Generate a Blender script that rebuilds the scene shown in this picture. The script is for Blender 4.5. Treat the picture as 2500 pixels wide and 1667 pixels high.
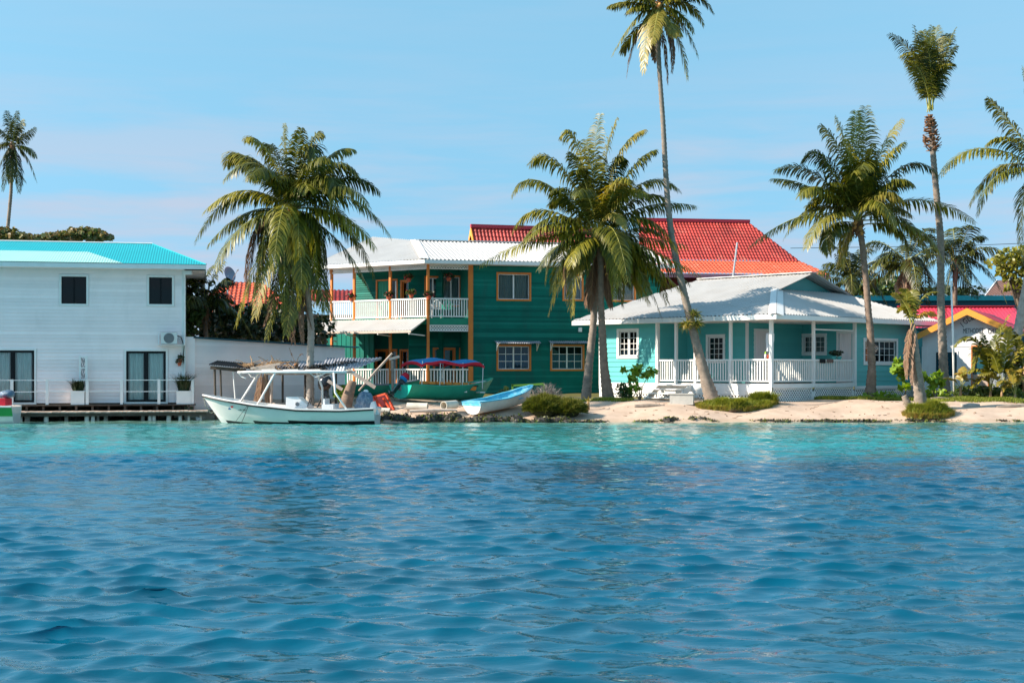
import bpy, math, random
import numpy as np
from mathutils import Vector as V, Matrix

for o in list(bpy.data.objects):
    bpy.data.objects.remove(o)
SC = bpy.context.scene
COL = SC.collection
R = math.radians
rnd = random.Random(7)

# ------------------------------------------------------------------ camera
FPX, HOR, CH = 3400.0, 900.0, 2.0          # focal length and horizon in photo pixels, eye height in metres
cam = bpy.data.cameras.new('camera')
cam.sensor_width = 36.0
cam.lens = 36.0 * FPX / 2500.0
cam.shift_y = (HOR - 833.5) / 2500.0
cam.clip_end = 8000
camo = bpy.data.objects.new('camera', cam)
COL.objects.link(camo)
camo.location = (0, 0, CH)
camo.rotation_euler = (R(90), 0, 0)
SC.camera = camo

# ------------------------------------------------------------------ light
SUN_EL, SUN_A = 33.0, 12.0                  # elevation, and turn towards the viewer from due left
sdir = V((-math.cos(R(SUN_A)) * math.cos(R(SUN_EL)), -math.sin(R(SUN_A)) * math.cos(R(SUN_EL)), math.sin(R(SUN_EL))))
sl = bpy.data.lights.new('sun', 'SUN')
sl.energy = 4.4
sl.angle = R(0.5)
sl.color = (1.0, 0.89, 0.75)
so = bpy.data.objects.new('sun', sl)
COL.objects.link(so)
so.location = sdir * 60
so.rotation_euler = (-sdir).to_track_quat('-Z', 'Y').to_euler()

W = bpy.data.worlds.new('World')
SC.world = W
W.use_nodes = True
nt = W.node_tree
nt.nodes.clear()
def N(t, kind, **kw):
    n = t.nodes.new(kind)
    for k, v in kw.items():
        if k in n.inputs:
            n.inputs[k].default_value = v
        else:
            setattr(n, k, v)
    return n
sky = N(nt, 'ShaderNodeTexSky', sky_type='NISHITA', sun_disc=False)
sky.sun_elevation = R(SUN_EL)
sky.sun_rotation = math.atan2(sdir.x, sdir.y)
sky.air_density = 1.0
sky.dust_density = 0.25
sky.ozone_density = 2.0
geo = N(nt, 'ShaderNodeTexCoord')
# the sky is read a little higher than the view ray, so the horizon keeps its clear tropical blue
mapz = N(nt, 'ShaderNodeVectorMath', operation='MULTIPLY_ADD')
mapz.inputs[1].default_value = (1, 1, 0.2)
mapz.inputs[2].default_value = (0, 0, 0.30)
nrm = N(nt, 'ShaderNodeVectorMath', operation='NORMALIZE')
nt.links.new(geo.outputs['Generated'], mapz.inputs[0])
nt.links.new(mapz.outputs[0], nrm.inputs[0])
nt.links.new(nrm.outputs[0], sky.inputs[0])
hs = N(nt, 'ShaderNodeHueSaturation', Hue=0.470, Saturation=1.06, Value=1.0)
nt.links.new(sky.outputs[0], hs.inputs['Color'])
# thin streaks of cloud
sep = N(nt, 'ShaderNodeSeparateXYZ'); nt.links.new(geo.outputs['Generated'], sep.inputs[0])
mp = N(nt, 'ShaderNodeMapping'); mp.inputs['Scale'].default_value = (1.7, 1.7, 17.0); mp.inputs['Location'].default_value = (3.1, 0.4, 0.6)
nt.links.new(geo.outputs['Generated'], mp.inputs[0])
cn = N(nt, 'ShaderNodeTexNoise', Scale=2.4, Detail=7.0, Roughness=0.55, Distortion=0.35)
nt.links.new(mp.outputs[0], cn.inputs[0])
cr = N(nt, 'ShaderNodeValToRGB')
cr.color_ramp.elements[0].position = 0.42; cr.color_ramp.elements[0].color = (0, 0, 0, 1)
cr.color_ramp.elements[1].position = 0.64; cr.color_ramp.elements[1].color = (1, 1, 1, 1)
nt.links.new(cn.outputs[0], cr.inputs[0])
zr = N(nt, 'ShaderNodeMapRange'); zr.inputs['From Min'].default_value = 0.21; zr.inputs['From Max'].default_value = 0.11
zr.inputs['To Min'].default_value = 0.10; zr.inputs['To Max'].default_value = 0.85
nt.links.new(sep.outputs[2], zr.inputs[0])
cm = N(nt, 'ShaderNodeMath', operation='MULTIPLY'); nt.links.new(cr.outputs[0], cm.inputs[0]); nt.links.new(zr.outputs[0], cm.inputs[1])
mixc = N(nt, 'ShaderNodeMix', data_type='RGBA')
nt.links.new(cm.outputs[0], mixc.inputs[0]); nt.links.new(hs.outputs[0], mixc.inputs[6])
mixc.inputs[7].default_value = (2.55, 2.85, 3.5, 1)
bg = N(nt, 'ShaderNodeBackground', Strength=0.112)
nt.links.new(mixc.outputs[2], bg.inputs[0])
wo = N(nt, 'ShaderNodeOutputWorld'); nt.links.new(bg.outputs[0], wo.inputs[0])

SC.view_settings.view_transform = 'Standard'
SC.view_settings.look = 'None'
SC.view_settings.exposure = 1.02
SC.view_settings.gamma = 1.0
SC.view_settings.use_curve_mapping = False
SC.render.engine = 'CYCLES'
SC.cycles.use_denoising = True
SC.cycles.max_bounces = 8
SC.cycles.diffuse_bounces = 4
SC.cycles.glossy_bounces = 3
SC.cycles.transparent_max_bounces = 12
SC.cycles.sample_clamp_indirect = 6.0

# ------------------------------------------------------------------ helpers
def P(px, py, Y):
    """the place at depth Y (metres) that the photo shows at that pixel"""
    return V(((px - 1250.0) / FPX * Y, Y, CH + (HOR - py) / FPX * Y))

class Plane:
    """an upright plane: origin, horizontal unit direction e, outward normal n"""
    def __init__(s, o, e, n=None):
        s.o = V((o[0], o[1], 0)); s.e = V((e[0], e[1], 0)).normalized()
        s.n = V((s.e.y, -s.e.x, 0)) if n is None else V((n[0], n[1], 0)).normalized()
    def at(s, u, z, out=0.0):
        return s.o + s.e * u + s.n * out + V((0, 0, z))
    def pix(s, px, py, out=0.0):
        d = V(((px - 1250) / FPX, 1.0, (HOR - py) / FPX))
        q = s.o + s.n * out
        t = q.dot(s.n) / d.dot(s.n)
        h = V((d.x * t, d.y * t, 0)) - q
        return h.dot(s.e), CH + d.z * t
    def u(s, px, out=0.0):
        return s.pix(px, 900, out)[0]
    def z(s, px, py, out=0.0):
        return s.pix(px, py, out)[1]
    def shifted(s, out, du=0.0):
        return Plane(s.o + s.n * out + s.e * du, s.e, s.n)
    def rot(s):
        return Matrix((( s.e.x, -s.n.x, 0), (s.e.y, -s.n.y, 0), (0, 0, 1)))

def prop(o, label=None, cat=None, group=None, kind=None):
    if label: o['label'] = label
    if cat: o['category'] = cat
    if group: o['group'] = group
    if kind: o['kind'] = kind
    return o

def thing(name, label, cat, loc, group=None, kind=None):
    o = bpy.data.objects.new(name, None)
    o.empty_display_size = 0.2
    COL.objects.link(o)
    o.location = loc
    return prop(o, label, cat, group, kind)

def root_loc(p):
    while p is not None and p.parent is not None:
        p = p.parent
    return V(p.location) if p is not None else V((0, 0, 0))

def link(name, me, parent=None, loc=None):
    o = bpy.data.objects.new(name, me)
    COL.objects.link(o)
    if parent is not None:
        o.parent = parent
    if loc is not None:
        o.location = loc
    return o

class MB:
    """collects shapes in world space, builds ONE mesh object"""
    def __init__(s):
        s.v = []; s.f = []; s.mi = []; s.cur = 0; s.tint = None
    def add(s, vs, fs):
        b = len(s.v)
        s.v.extend(V(x) for x in vs)
        for f in fs:
            s.f.append([b + i for i in f]); s.mi.append(s.cur)
        return s
    def box(s, c, sz, M=None):
        x, y, z = sz[0] / 2, sz[1] / 2, sz[2] / 2
        vs = [V((sx * x, sy * y, sz_ * z)) for sz_ in (-1, 1) for sy in (-1, 1) for sx in (-1, 1)]
        if M is not None:
            vs = [M @ q for q in vs]
        vs = [V(c) + q for q in vs]
        return s.add(vs, [(0, 2, 3, 1), (4, 5, 7, 6), (0, 1, 5, 4), (2, 6, 7, 3), (0, 4, 6, 2), (1, 3, 7, 5)])
    def pbox(s, pl, u0, u1, z0, z1, o0, o1):
        vs = [pl.at(u, z, o) for z in (z0, z1) for o in (o0, o1) for u in (u0, u1)]
        return s.add(vs, [(0, 2, 3, 1), (4, 5, 7, 6), (0, 1, 5, 4), (2, 6, 7, 3), (0, 4, 6, 2), (1, 3, 7, 5)])
    def beam(s, a, b, w, h=None, up=(0, 0, 1)):
        h = w if h is None else h
        a, b = V(a), V(b)
        t = (b - a).normalized(); up = V(up)
        if abs(t.dot(up)) > 0.98: up = V((0, 1, 0))
        sd = t.cross(up).normalized() * (w / 2); uu = sd.cross(t).normalized() * (h / 2)
        vs = [p + i * sd + j * uu for p in (a, b) for j in (-1, 1) for i in (-1, 1)]
        return s.add(vs, [(0, 1, 3, 2), (4, 6, 7, 5), (0, 4, 5, 1), (2, 3, 7, 6), (0, 2, 6, 4), (1, 5, 7, 3)])
    def tube(s, pts, rad, n=8, cap=True):
        pts = [V(p) for p in pts]
        if not hasattr(rad, '__len__'): rad = [rad] * len(pts)
        b = len(s.v)
        ref = None
        for i, p in enumerate(pts):
            t = (pts[min(i + 1, len(pts) - 1)] - pts[max(i - 1, 0)])
            t = t.normalized() if t.length > 1e-9 else V((0, 0, 1))
            if ref is None:
                ref = V((1, 0, 0)) if abs(t.x) < 0.8 else V((0, 1, 0))
            x = (ref - t * ref.dot(t)).normalized(); y = t.cross(x); ref = x
            for k in range(n):
                a = 2 * math.pi * k / n
                s.v.append(p + (x * math.cos(a) + y * math.sin(a)) * rad[i])
        for i in range(len(pts) - 1):
            for k in range(n):
                k2 = (k + 1) % n
                s.f.append([b + i * n + k, b + i * n + k2, b + (i + 1) * n + k2, b + (i + 1) * n + k]); s.mi.append(s.cur)
        if cap:
            s.f.append([b + k for k in range(n)][::-1]); s.mi.append(s.cur)
            e = b + (len(pts) - 1) * n
            s.f.append([e + k for k in range(n)]); s.mi.append(s.cur)
        return s
    def ball(s, c, r, nu=10, nv=7, jit=0.0, seed=0):
        rr = random.Random(seed); c = V(c)
        if not hasattr(r, '__len__'): r = (r, r, r)
        vs = [c + V((0, 0, -r[2]))]
        for j in range(1, nv):
            ph = -math.pi / 2 + math.pi * j / nv
            for i in range(nu):
                th = 2 * math.pi * i / nu
                k = 1 + rr.uniform(-jit, jit)
                vs.append(c + V((r[0] * math.cos(ph) * math.cos(th) * k, r[1] * math.cos(ph) * math.sin(th) * k, r[2] * math.sin(ph) * k)))
        vs.append(c + V((0, 0, r[2])))
        fs = []
        for i in range(nu):
            fs.append((0, 1 + (i + 1) % nu, 1 + i))
            for j in range(nv - 2):
                a = 1 + j * nu + i; b_ = 1 + j * nu + (i + 1) % nu
                fs.append((a, b_, b_ + nu, a + nu))
            a = 1 + (nv - 2) * nu
            fs.append((a + i, a + (i + 1) % nu, len(vs) - 1))
        return s.add(vs, fs)
    def xf(s, M):
        s.v = [M @ q for q in s.v]; return s
    def build(s, name, mat, parent=None, smooth=False, kind=None, label=None, loc=None):
        off = root_loc(parent) if parent is not None else (V(loc) if loc is not None else V((0, 0, 0)))
        me = bpy.data.meshes.new(name)
        me.from_pydata([tuple(q - off) for q in s.v], [], s.f)
        mats = mat if isinstance(mat, (list, tuple)) else [mat]
        for m in mats: me.materials.append(m)
        if len(mats) > 1: me.polygons.foreach_set('material_index', s.mi)
        if smooth: me.polygons.foreach_set('use_smooth', [True] * len(me.polygons))
        if s.tint is not None:
            a = me.attributes.new('tint', 'FLOAT', 'POINT'); a.data.foreach_set('value', s.tint)
        me.update()
        o = link(name, me, parent, loc)
        prop(o, label, None, None, kind)
        return o

# ------------------------------------------------------------------ materials
def mat(name, col, rough=0.6, var=0.12, scale=2.0, bump=0.0, bscale=None, spec=0.4, metal=0.0, obj=0.0, stain=None, stain_scale=(1, 1, .25), stain_amt=0.5, stain_lo=0.52, hue=0.0):
    m = bpy.data.materials.new(name); m.use_nodes = True
    t = m.node_tree; p = t.nodes['Principled BSDF']
    p.inputs['Roughness'].default_value = rough
    p.inputs['Specular IOR Level'].default_value = spec
    p.inputs['Metallic'].default_value = metal
    g = N(t, 'ShaderNodeNewGeometry')
    n1 = N(t, 'ShaderNodeTexNoise', Scale=scale, Detail=5.0, Roughness=0.6); t.links.new(g.outputs['Position'], n1.inputs['Vector'])
    mr = N(t, 'ShaderNodeMapRange'); mr.inputs['From Min'].default_value = 0.25; mr.inputs['From Max'].default_value = 0.75
    mr.inputs['To Min'].default_value = 1 - var; mr.inputs['To Max'].default_value = 1 + var
    t.links.new(n1.outputs[0], mr.inputs[0])
    val = mr.outputs[0]
    if obj > 0:
        oi = N(t, 'ShaderNodeObjectInfo'); m2 = N(t, 'ShaderNodeMapRange')
        m2.inputs['To Min'].default_value = 1 - obj; m2.inputs['To Max'].default_value = 1 + obj
        t.links.new(oi.outputs['Random'], m2.inputs[0])
        mm = N(t, 'ShaderNodeMath', operation='MULTIPLY'); t.links.new(val, mm.inputs[0]); t.links.new(m2.outputs[0], mm.inputs[1]); val = mm.outputs[0]
    h = N(t, 'ShaderNodeHueSaturation'); h.inputs['Color'].default_value = (*col, 1); t.links.new(val, h.inputs['Value'])
    out = h.outputs[0]
    if stain is not None:
        mp_ = N(t, 'ShaderNodeMapping'); mp_.inputs['Scale'].default_value = stain_scale; t.links.new(g.outputs['Position'], mp_.inputs[0])
        n2 = N(t, 'ShaderNodeTexNoise', Scale=1.6, Detail=8.0, Roughness=0.65); t.links.new(mp_.outputs[0], n2.inputs['Vector'])
        rp = N(t, 'ShaderNodeMapRange'); rp.inputs['From Min'].default_value = stain_lo; rp.inputs['From Max'].default_value = stain_lo + 0.2; rp.inputs['To Max'].default_value = stain_amt
        t.links.new(n2.outputs[0], rp.inputs[0])
        mx = N(t, 'ShaderNodeMix', data_type='RGBA'); t.links.new(rp.outputs[0], mx.inputs[0]); t.links.new(out, mx.inputs[6]); mx.inputs[7].default_value = (*stain, 1); out = mx.outputs[2]
    t.links.new(out, p.inputs['Base Color'])
    if bump > 0:
        nb = N(t, 'ShaderNodeTexNoise', Scale=bscale or scale * 6, Detail=6.0); t.links.new(g.outputs['Position'], nb.inputs['Vector'])
        b = N(t, 'ShaderNodeBump', Strength=bump, Distance=0.02); t.links.new(nb.outputs[0], b.inputs['Height']); t.links.new(b.outputs[0], p.inputs['Normal'])
    return m

def leafmat(name, cols, rough=0.42, trans=0.3, spec=0.5):
    """foliage: 'tint' (0..1 per leaf) picks the colour along cols, object random shifts it"""
    m = bpy.data.materials.new(name); m.use_nodes = True
    t = m.node_tree; p = t.nodes['Principled BSDF']; o = t.nodes['Material Output']
    a = N(t, 'ShaderNodeAttribute', attribute_name='tint')
    oi = N(t, 'ShaderNodeObjectInfo')
    m2 = N(t, 'ShaderNodeMapRange'); m2.inputs['To Min'].default_value = -0.1; m2.inputs['To Max'].default_value = 0.1; t.links.new(oi.outputs['Random'], m2.inputs[0])
    ad = N(t, 'ShaderNodeMath', operation='ADD', use_clamp=True); t.links.new(a.outputs['Fac'], ad.inputs[0]); t.links.new(m2.outputs[0], ad.inputs[1])
    r = N(t, 'ShaderNodeValToRGB')
    els = r.color_ramp.elements
    while len(els) < len(cols): els.new(0.5)
    for i, c in enumerate(cols):
        els[i].position = i / (len(cols) - 1); els[i].color = (*c, 1)
    t.links.new(ad.outputs[0], r.inputs[0])
    t.links.new(r.outputs[0], p.inputs['Base Color'])
    p.inputs['Roughness'].default_value = rough; p.inputs['Specular IOR Level'].default_value = spec
    tr = N(t, 'ShaderNodeBsdfTranslucent')
    hs_ = N(t, 'ShaderNodeHueSaturation', Saturation=1.15, Value=1.5); t.links.new(r.outputs[0], hs_.inputs['Color']); t.links.new(hs_.outputs[0], tr.inputs[0])
    mx = N(t, 'ShaderNodeMixShader', Fac=trans); t.links.new(p.outputs[0], mx.inputs[1]); t.links.new(tr.outputs[0], mx.inputs[2])
    t.links.new(mx.outputs[0], o.inputs['Surface'])
    return m

def glassmat(name, tint=(0.5, 0.55, 0.56), rough=0.02):
    m = bpy.data.materials.new(name); m.use_nodes = True
    t = m.node_tree; o = t.nodes['Material Output']; t.nodes.remove(t.nodes['Principled BSDF'])
    tb = N(t, 'ShaderNodeBsdfTransparent', Color=(*tint, 1)); gl = N(t, 'ShaderNodeBsdfGlossy', Roughness=rough)
    gl.inputs['Color'].default_value = (0.9, 0.92, 0.95, 1)
    fr = N(t, 'ShaderNodeFresnel', IOR=1.5)
    k = N(t, 'ShaderNodeMath', operation='MULTIPLY_ADD'); k.inputs[1].default_value = 1.1; k.inputs[2].default_value = 0.0; t.links.new(fr.outputs[0], k.inputs[0])
    mx = N(t, 'ShaderNodeMixShader'); t.links.new(k.outputs[0], mx.inputs[0]); t.links.new(tb.outputs[0], mx.inputs[1]); t.links.new(gl.outputs[0], mx.inputs[2])
    t.links.new(mx.outputs[0], o.inputs['Surface'])
    return m

M = {}
M['white'] = mat('white_paint', (0.96, 0.84, 0.82), 0.5, 0.05, 1.2, 0.1, 14, obj=0.06, stain=(0.5, 0.46, 0.42), stain_scale=(1, 1, .3), stain_amt=0.22, stain_lo=0.56)
M['white2'] = mat('white_trim_paint', (0.82, 0.80, 0.77), 0.45, 0.05, 3, 0.05, 20, stain=(0.5, 0.45, 0.38), stain_amt=0.3, stain_lo=0.6)
M['whitemetal'] = mat('white_metal_roof', (0.53, 0.51, 0.49), 0.5, 0.08, 1.0, 0.04, 8, spec=0.5, stain=(0.42, 0.36, 0.30), stain_scale=(.6, .6, .6), stain_amt=0.45, stain_lo=0.53)
M['turq'] = mat('turquoise_metal_roof', (0.0, 0.36, 0.41), 0.4, 0.07, 0.8, 0.03, 8, stain=(0.1, 0.32, 0.33), stain_amt=0.3, stain_lo=0.6)
M['turqpale'] = mat('pale_turquoise_roof', (0.34, 0.62, 0.56), 0.45, 0.06, 1.5, 0.03, 8)
M['green'] = mat('dark_green_boards', (0.003, 0.165, 0.125), 0.65, 0.22, 1.1, 0.15, 16, spec=0.2, obj=0.05, stain=(0.02, 0.10, 0.085), stain_amt=0.6, stain_lo=0.5, stain_scale=(.9, .9, .2))
M['green2'] = mat('faded_green_boards', (0.010, 0.205, 0.16), 0.65, 0.2, 1.1, 0.15, 16, spec=0.2, stain=(0.03, 0.13, 0.11), stain_amt=0.5, stain_lo=0.5, stain_scale=(.9, .9, .2))
M['green3'] = mat('dark_damp_green_boards', (0.003, 0.125, 0.098), 0.7, 0.2, 1.1, 0.15, 16, spec=0.2)
M['greenlit'] = mat('green_door_paint', (0.01, 0.25, 0.15), 0.5, 0.1, 2, 0.05)
M['teal'] = mat('teal_boards', (0.09, 0.44, 0.43), 0.5, 0.06, 1.3, 0.08, 16, obj=0.04, stain=(0.12, 0.38, 0.37), stain_amt=0.4, stain_lo=0.55)
M['orange'] = mat('orange_trim_paint', (0.66, 0.20, 0.035), 0.5, 0.12, 3, 0.08, 12, obj=0.05, stain=(0.36, 0.13, 0.05), stain_amt=0.5, stain_lo=0.55)
M['yelloworange'] = mat('yellow_orange_trim', (0.80, 0.33, 0.05), 0.5, 0.1, 3, 0.05)
M['redroof'] = mat('red_tile_sheet', (0.40, 0.042, 0.030), 0.5, 0.4, 0.7, 0.05, 10, spec=0.55, stain=(0.62, 0.22, 0.15), stain_amt=0.6, stain_lo=0.56, stain_scale=(1, 1, 1))
M['orangeroof'] = mat('faded_orange_roof', (0.66, 0.125, 0.06), 0.42, 0.15, 1.5, 0.05, 10, stain=(0.75, 0.38, 0.26), stain_amt=0.6, stain_lo=0.56, stain_scale=(1, 1, 1))
M['redcap'] = mat('dark_red_ridge_cap', (0.45, 0.03, 0.05), 0.45, 0.1, 2)
M['churchroof'] = mat('crimson_metal_roof', (0.62, 0.05, 0.09), 0.42, 0.06, 1, 0.02)
M['redwall'] = mat('dark_red_boards', (0.16, 0.012, 0.018), 0.6, 0.15, 2, 0.1)
M['darkteal'] = mat('dark_teal_paint', (0.0, 0.07, 0.10), 0.55, 0.1, 2)
M['black'] = mat('black_aluminium', (0.008, 0.008, 0.009), 0.4, 0.1, 2, spec=0.2)
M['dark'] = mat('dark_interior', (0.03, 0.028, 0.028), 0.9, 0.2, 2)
M['darkwood'] = mat('weathered_dark_wood', (0.09, 0.07, 0.055), 0.85, 0.35, 4, 0.4, 20, obj=0.2)
M['greywood'] = mat('weathered_grey_wood', (0.34, 0.27, 0.22), 0.85, 0.3, 4, 0.4, 25, obj=0.25, stain=(0.12, 0.09, 0.07), stain_amt=0.6)
M['palewood'] = mat('pale_sun_bleached_wood', (0.55, 0.44, 0.36), 0.8, 0.2, 5, 0.3, 25, obj=0.15)
M['deck'] = mat('sun_bleached_deck_board', (0.50, 0.38, 0.31), 0.8, 0.25, 5, 0.3, 25, obj=0.22)
M['concrete'] = mat('pale_concrete', (0.52, 0.49, 0.44), 0.85, 0.15, 5, 0.3, 20, stain=(0.28, 0.24, 0.19), stain_amt=0.6)
M['pile'] = mat('painted_concrete_pile', (0.62, 0.58, 0.50), 0.8, 0.15, 4, 0.3, 20, stain=(0.5, 0.25, 0.08), stain_amt=0.5, stain_lo=0.6, stain_scale=(4, 4, 1.2))
M['pvc'] = mat('pvc_pipe', (0.68, 0.62, 0.52), 0.4, 0.08, 4, stain=(0.35, 0.3, 0.24), stain_amt=0.5)
M['glass'] = glassmat('window_glass')
M['clearglass'] = glassmat('clear_door_glass', (0.88, 0.93, 0.93))
M['darkglass'] = mat('dark_tinted_glass', (0.004, 0.005, 0.005), 0.03, 0.05, 1, spec=0.25)
M['curtain'] = mat('sheer_curtain', (0.74, 0.78, 0.74), 0.9, 0.08, 3)
M['bluecurtain'] = mat('blue_curtain', (0.02, 0.12, 0.30), 0.9, 0.15, 4)
M['ac'] = mat('ac_casing', (0.7, 0.69, 0.66), 0.4, 0.05, 4)
M['grey'] = mat('grey_plastic', (0.22, 0.22, 0.23), 0.4, 0.1, 4)
M['blackplastic'] = mat('black_engine_plastic', (0.012, 0.013, 0.016), 0.22, 0.1, 4, spec=0.6)
M['iron'] = mat('dark_iron', (0.03, 0.03, 0.03), 0.6, 0.2, 4)
M['steel'] = mat('galvanised_steel', (0.55, 0.55, 0.54), 0.4, 0.1, 5, metal=0.6)
M['hull'] = mat('white_gelcoat', (0.78, 0.73, 0.69), 0.25, 0.05, 1.5, spec=0.5, stain=(0.52, 0.54, 0.46), stain_amt=0.4, stain_lo=0.55, stain_scale=(1, 1, .5))
M['hullblack'] = mat('black_antifouling', (0.012, 0.012, 0.014), 0.5, 0.2, 3)
M['hullgreen'] = mat('green_hull_paint', (0.01, 0.30, 0.20), 0.4, 0.15, 2, 0.03, stain=(0.01, 0.16, 0.12), stain_amt=0.5)
M['turqhull'] = mat('turquoise_transom', (0.02, 0.50, 0.38), 0.4, 0.08, 2)
M['paleblue'] = mat('pale_blue_boat_paint', (0.10, 0.45, 0.62), 0.45, 0.15, 4, 0.05, stain=(0.55, 0.68, 0.68), stain_amt=0.6, stain_lo=0.5, stain_scale=(2, 2, 2))
M['oldwhite'] = mat('scuffed_white_boat_paint', (0.74, 0.72, 0.68), 0.5, 0.1, 4, 0.05, stain=(0.12, 0.35, 0.42), stain_amt=0.7, stain_lo=0.62, stain_scale=(2, 2, 2))
M['bluecanvas'] = mat('blue_canvas', (0.0, 0.20, 0.46), 0.75, 0.1, 3, 0.1, 10)
M['redcanvas'] = mat('red_canvas_valance', (0.55, 0.01, 0.03), 0.75, 0.1, 3)
M['vest'] = mat('orange_life_vest', (0.85, 0.26, 0.04), 0.7, 0.12, 5, 0.2, 20, obj=0.1)
M['redframe'] = mat('red_orange_frame', (0.52, 0.06, 0.02), 0.55, 0.15, 4, 0.1)
M['tarp'] = mat('blue_grey_tarpaulin', (0.10, 0.16, 0.24), 0.5, 0.3, 5, 0.8, 9, stain=(0.42, 0.46, 0.5), stain_amt=0.8, stain_lo=0.5, stain_scale=(4, 4, 3))
M['lime'] = mat('lime_green_paint', (0.32, 0.55, 0.06), 0.5, 0.15, 4)
M['rust'] = mat('weathered_zinc_sheet', (0.36, 0.36, 0.40), 0.5, 0.2, 2, 0.1, 10, stain=(0.10, 0.07, 0.06), stain_amt=0.85, stain_lo=0.5, stain_scale=(3, 3, 3))
M['trunk'] = mat('palm_bark', (0.25, 0.20, 0.16), 0.9, 0.35, 5, 0.5, 14, stain=(0.12, 0.09, 0.07), stain_amt=0.7, stain_lo=0.54, stain_scale=(3, 3, 9))
M['trunkpale'] = mat('pale_palm_bark', (0.38, 0.33, 0.285), 0.85, 0.25, 5, 0.4, 14, stain=(0.24, 0.19, 0.15), stain_amt=0.7, stain_lo=0.54, stain_scale=(3, 3, 9))
M['trunkbrown'] = mat('brown_palm_bark', (0.22, 0.15, 0.11), 0.9, 0.35, 5, 0.5, 14, stain=(0.38, 0.30, 0.24), stain_amt=0.6, stain_lo=0.56, stain_scale=(3, 3, 9))
M['bark'] = mat('tree_bark', (0.14, 0.10, 0.07), 0.9, 0.3, 6, 0.5, 16)
M['husk'] = mat('brown_palm_husk', (0.22, 0.11, 0.055), 0.9, 0.35, 6, 0.5, 20, obj=0.2)
M['coconut'] = mat('orange_coconut', (0.42, 0.19, 0.045), 0.5, 0.25, 6, obj=0.25)
M['flower'] = mat('orange_palm_flower', (0.72, 0.38, 0.08), 0.8, 0.2, 10)
M['terracotta'] = mat('terracotta', (0.50, 0.10, 0.045), 0.7, 0.15, 5)
M['palm'] = leafmat('palm_leaf', [(0.020, 0.028, 0.004), (0.088, 0.096, 0.008), (0.30, 0.25, 0.024), (0.52, 0.39, 0.06)], 0.42, 0.20, 0.4)
M['palmyellow'] = leafmat('yellowing_and_sunlit_palm_leaf', [(0.12, 0.13, 0.02), (0.26, 0.22, 0.04), (0.42, 0.28, 0.05), (0.55, 0.30, 0.06)], 0.4, 0.3)  # yellowing fronds, and sunlit ones whose brightness is put into the colour
M['palmdry'] = leafmat('dry_palm_leaf', [(0.09, 0.045, 0.025), (0.18, 0.10, 0.06), (0.30, 0.19, 0.13), (0.42, 0.28, 0.18)], 0.7, 0.15, 0.2)
M['rachis'] = mat('palm_leaf_rib', (0.32, 0.30, 0.07), 0.45, 0.2, 4)
M['rachisdry'] = mat('dry_palm_leaf_rib', (0.33, 0.20, 0.10), 0.7, 0.2, 4)
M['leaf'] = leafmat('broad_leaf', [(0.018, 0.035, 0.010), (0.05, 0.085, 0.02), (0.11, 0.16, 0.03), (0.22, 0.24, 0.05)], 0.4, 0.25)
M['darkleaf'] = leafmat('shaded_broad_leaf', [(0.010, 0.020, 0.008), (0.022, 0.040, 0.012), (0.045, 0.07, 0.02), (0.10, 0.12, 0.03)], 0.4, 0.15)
M['brightleaf'] = leafmat('bright_young_leaf', [(0.10, 0.17, 0.015), (0.20, 0.32, 0.03), (0.32, 0.42, 0.05), (0.42, 0.42, 0.08)], 0.4, 0.3)
M['grape'] = leafmat('sea_grape_leaf', [(0.05, 0.075, 0.02), (0.12, 0.14, 0.03), (0.22, 0.14, 0.06), (0.32, 0.17, 0.10)], 0.45, 0.2)
M['yellowleaf'] = leafmat('yellow_green_leaf', [(0.10, 0.12, 0.02), (0.22, 0.22, 0.03), (0.34, 0.30, 0.05), (0.42, 0.30, 0.07)], 0.45, 0.3)
M['grass'] = leafmat('grass_blade', [(0.10, 0.15, 0.025), (0.21, 0.25, 0.04), (0.34, 0.33, 0.07), (0.46, 0.31, 0.12)], 0.6, 0.35, 0.2)
M['hedge'] = leafmat('olive_shrub', [(0.05, 0.065, 0.012), (0.10, 0.12, 0.018), (0.17, 0.17, 0.03), (0.26, 0.22, 0.06)], 0.6, 0.2, 0.2)
M['drytwig'] = leafmat('dry_grey_twig', [(0.10, 0.08, 0.075), (0.18, 0.15, 0.14), (0.28, 0.24, 0.22), (0.36, 0.31, 0.27)], 0.8, 0.1, 0.1)
M['weed'] = leafmat('seaweed', [(0.012, 0.010, 0.008), (0.05, 0.04, 0.025), (0.13, 0.15, 0.02), (0.30, 0.32, 0.05)], 0.5, 0.1, 0.4)
M['rock'] = mat('dark_wet_rock', (0.045, 0.038, 0.032), 0.6, 0.5, 5, 0.8, 14, stain=(0.12, 0.13, 0.03), stain_amt=0.7, stain_lo=0.55, stain_scale=(2, 2, 2))
M['redflower'] = mat('red_flower', (0.5, 0.02, 0.05), 0.6, 0.3, 10)
M['plasticwhite'] = mat('white_plastic', (0.8, 0.8, 0.8), 0.4, 0.05, 4)
M['mint'] = mat('mint_green_plastic', (0.05, 0.52, 0.36), 0.5, 0.1, 4)
M['cloth'] = mat('white_cloth', (0.78, 0.80, 0.84), 0.9, 0.05, 5, 0.2, 10)
M['browncloth'] = mat('brown_cloth', (0.20, 0.12, 0.10), 0.9, 0.2, 5, 0.2, 10)
M['blackcloth'] = mat('black_cloth', (0.015, 0.012, 0.012), 0.9, 0.2, 5)
M['ink'] = mat('black_lettering', (0.02, 0.02, 0.02), 0.7, 0.2, 8)
M['flagred'] = mat('red_sticker', (0.42, 0.01, 0.015), 0.5, 0.05, 5)
M['flagblue'] = mat('blue_sticker', (0.005, 0.12, 0.28), 0.5, 0.05, 5)
M['dish'] = mat('grey_satellite_dish', (0.30, 0.31, 0.40), 0.5, 0.1, 3)
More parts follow.
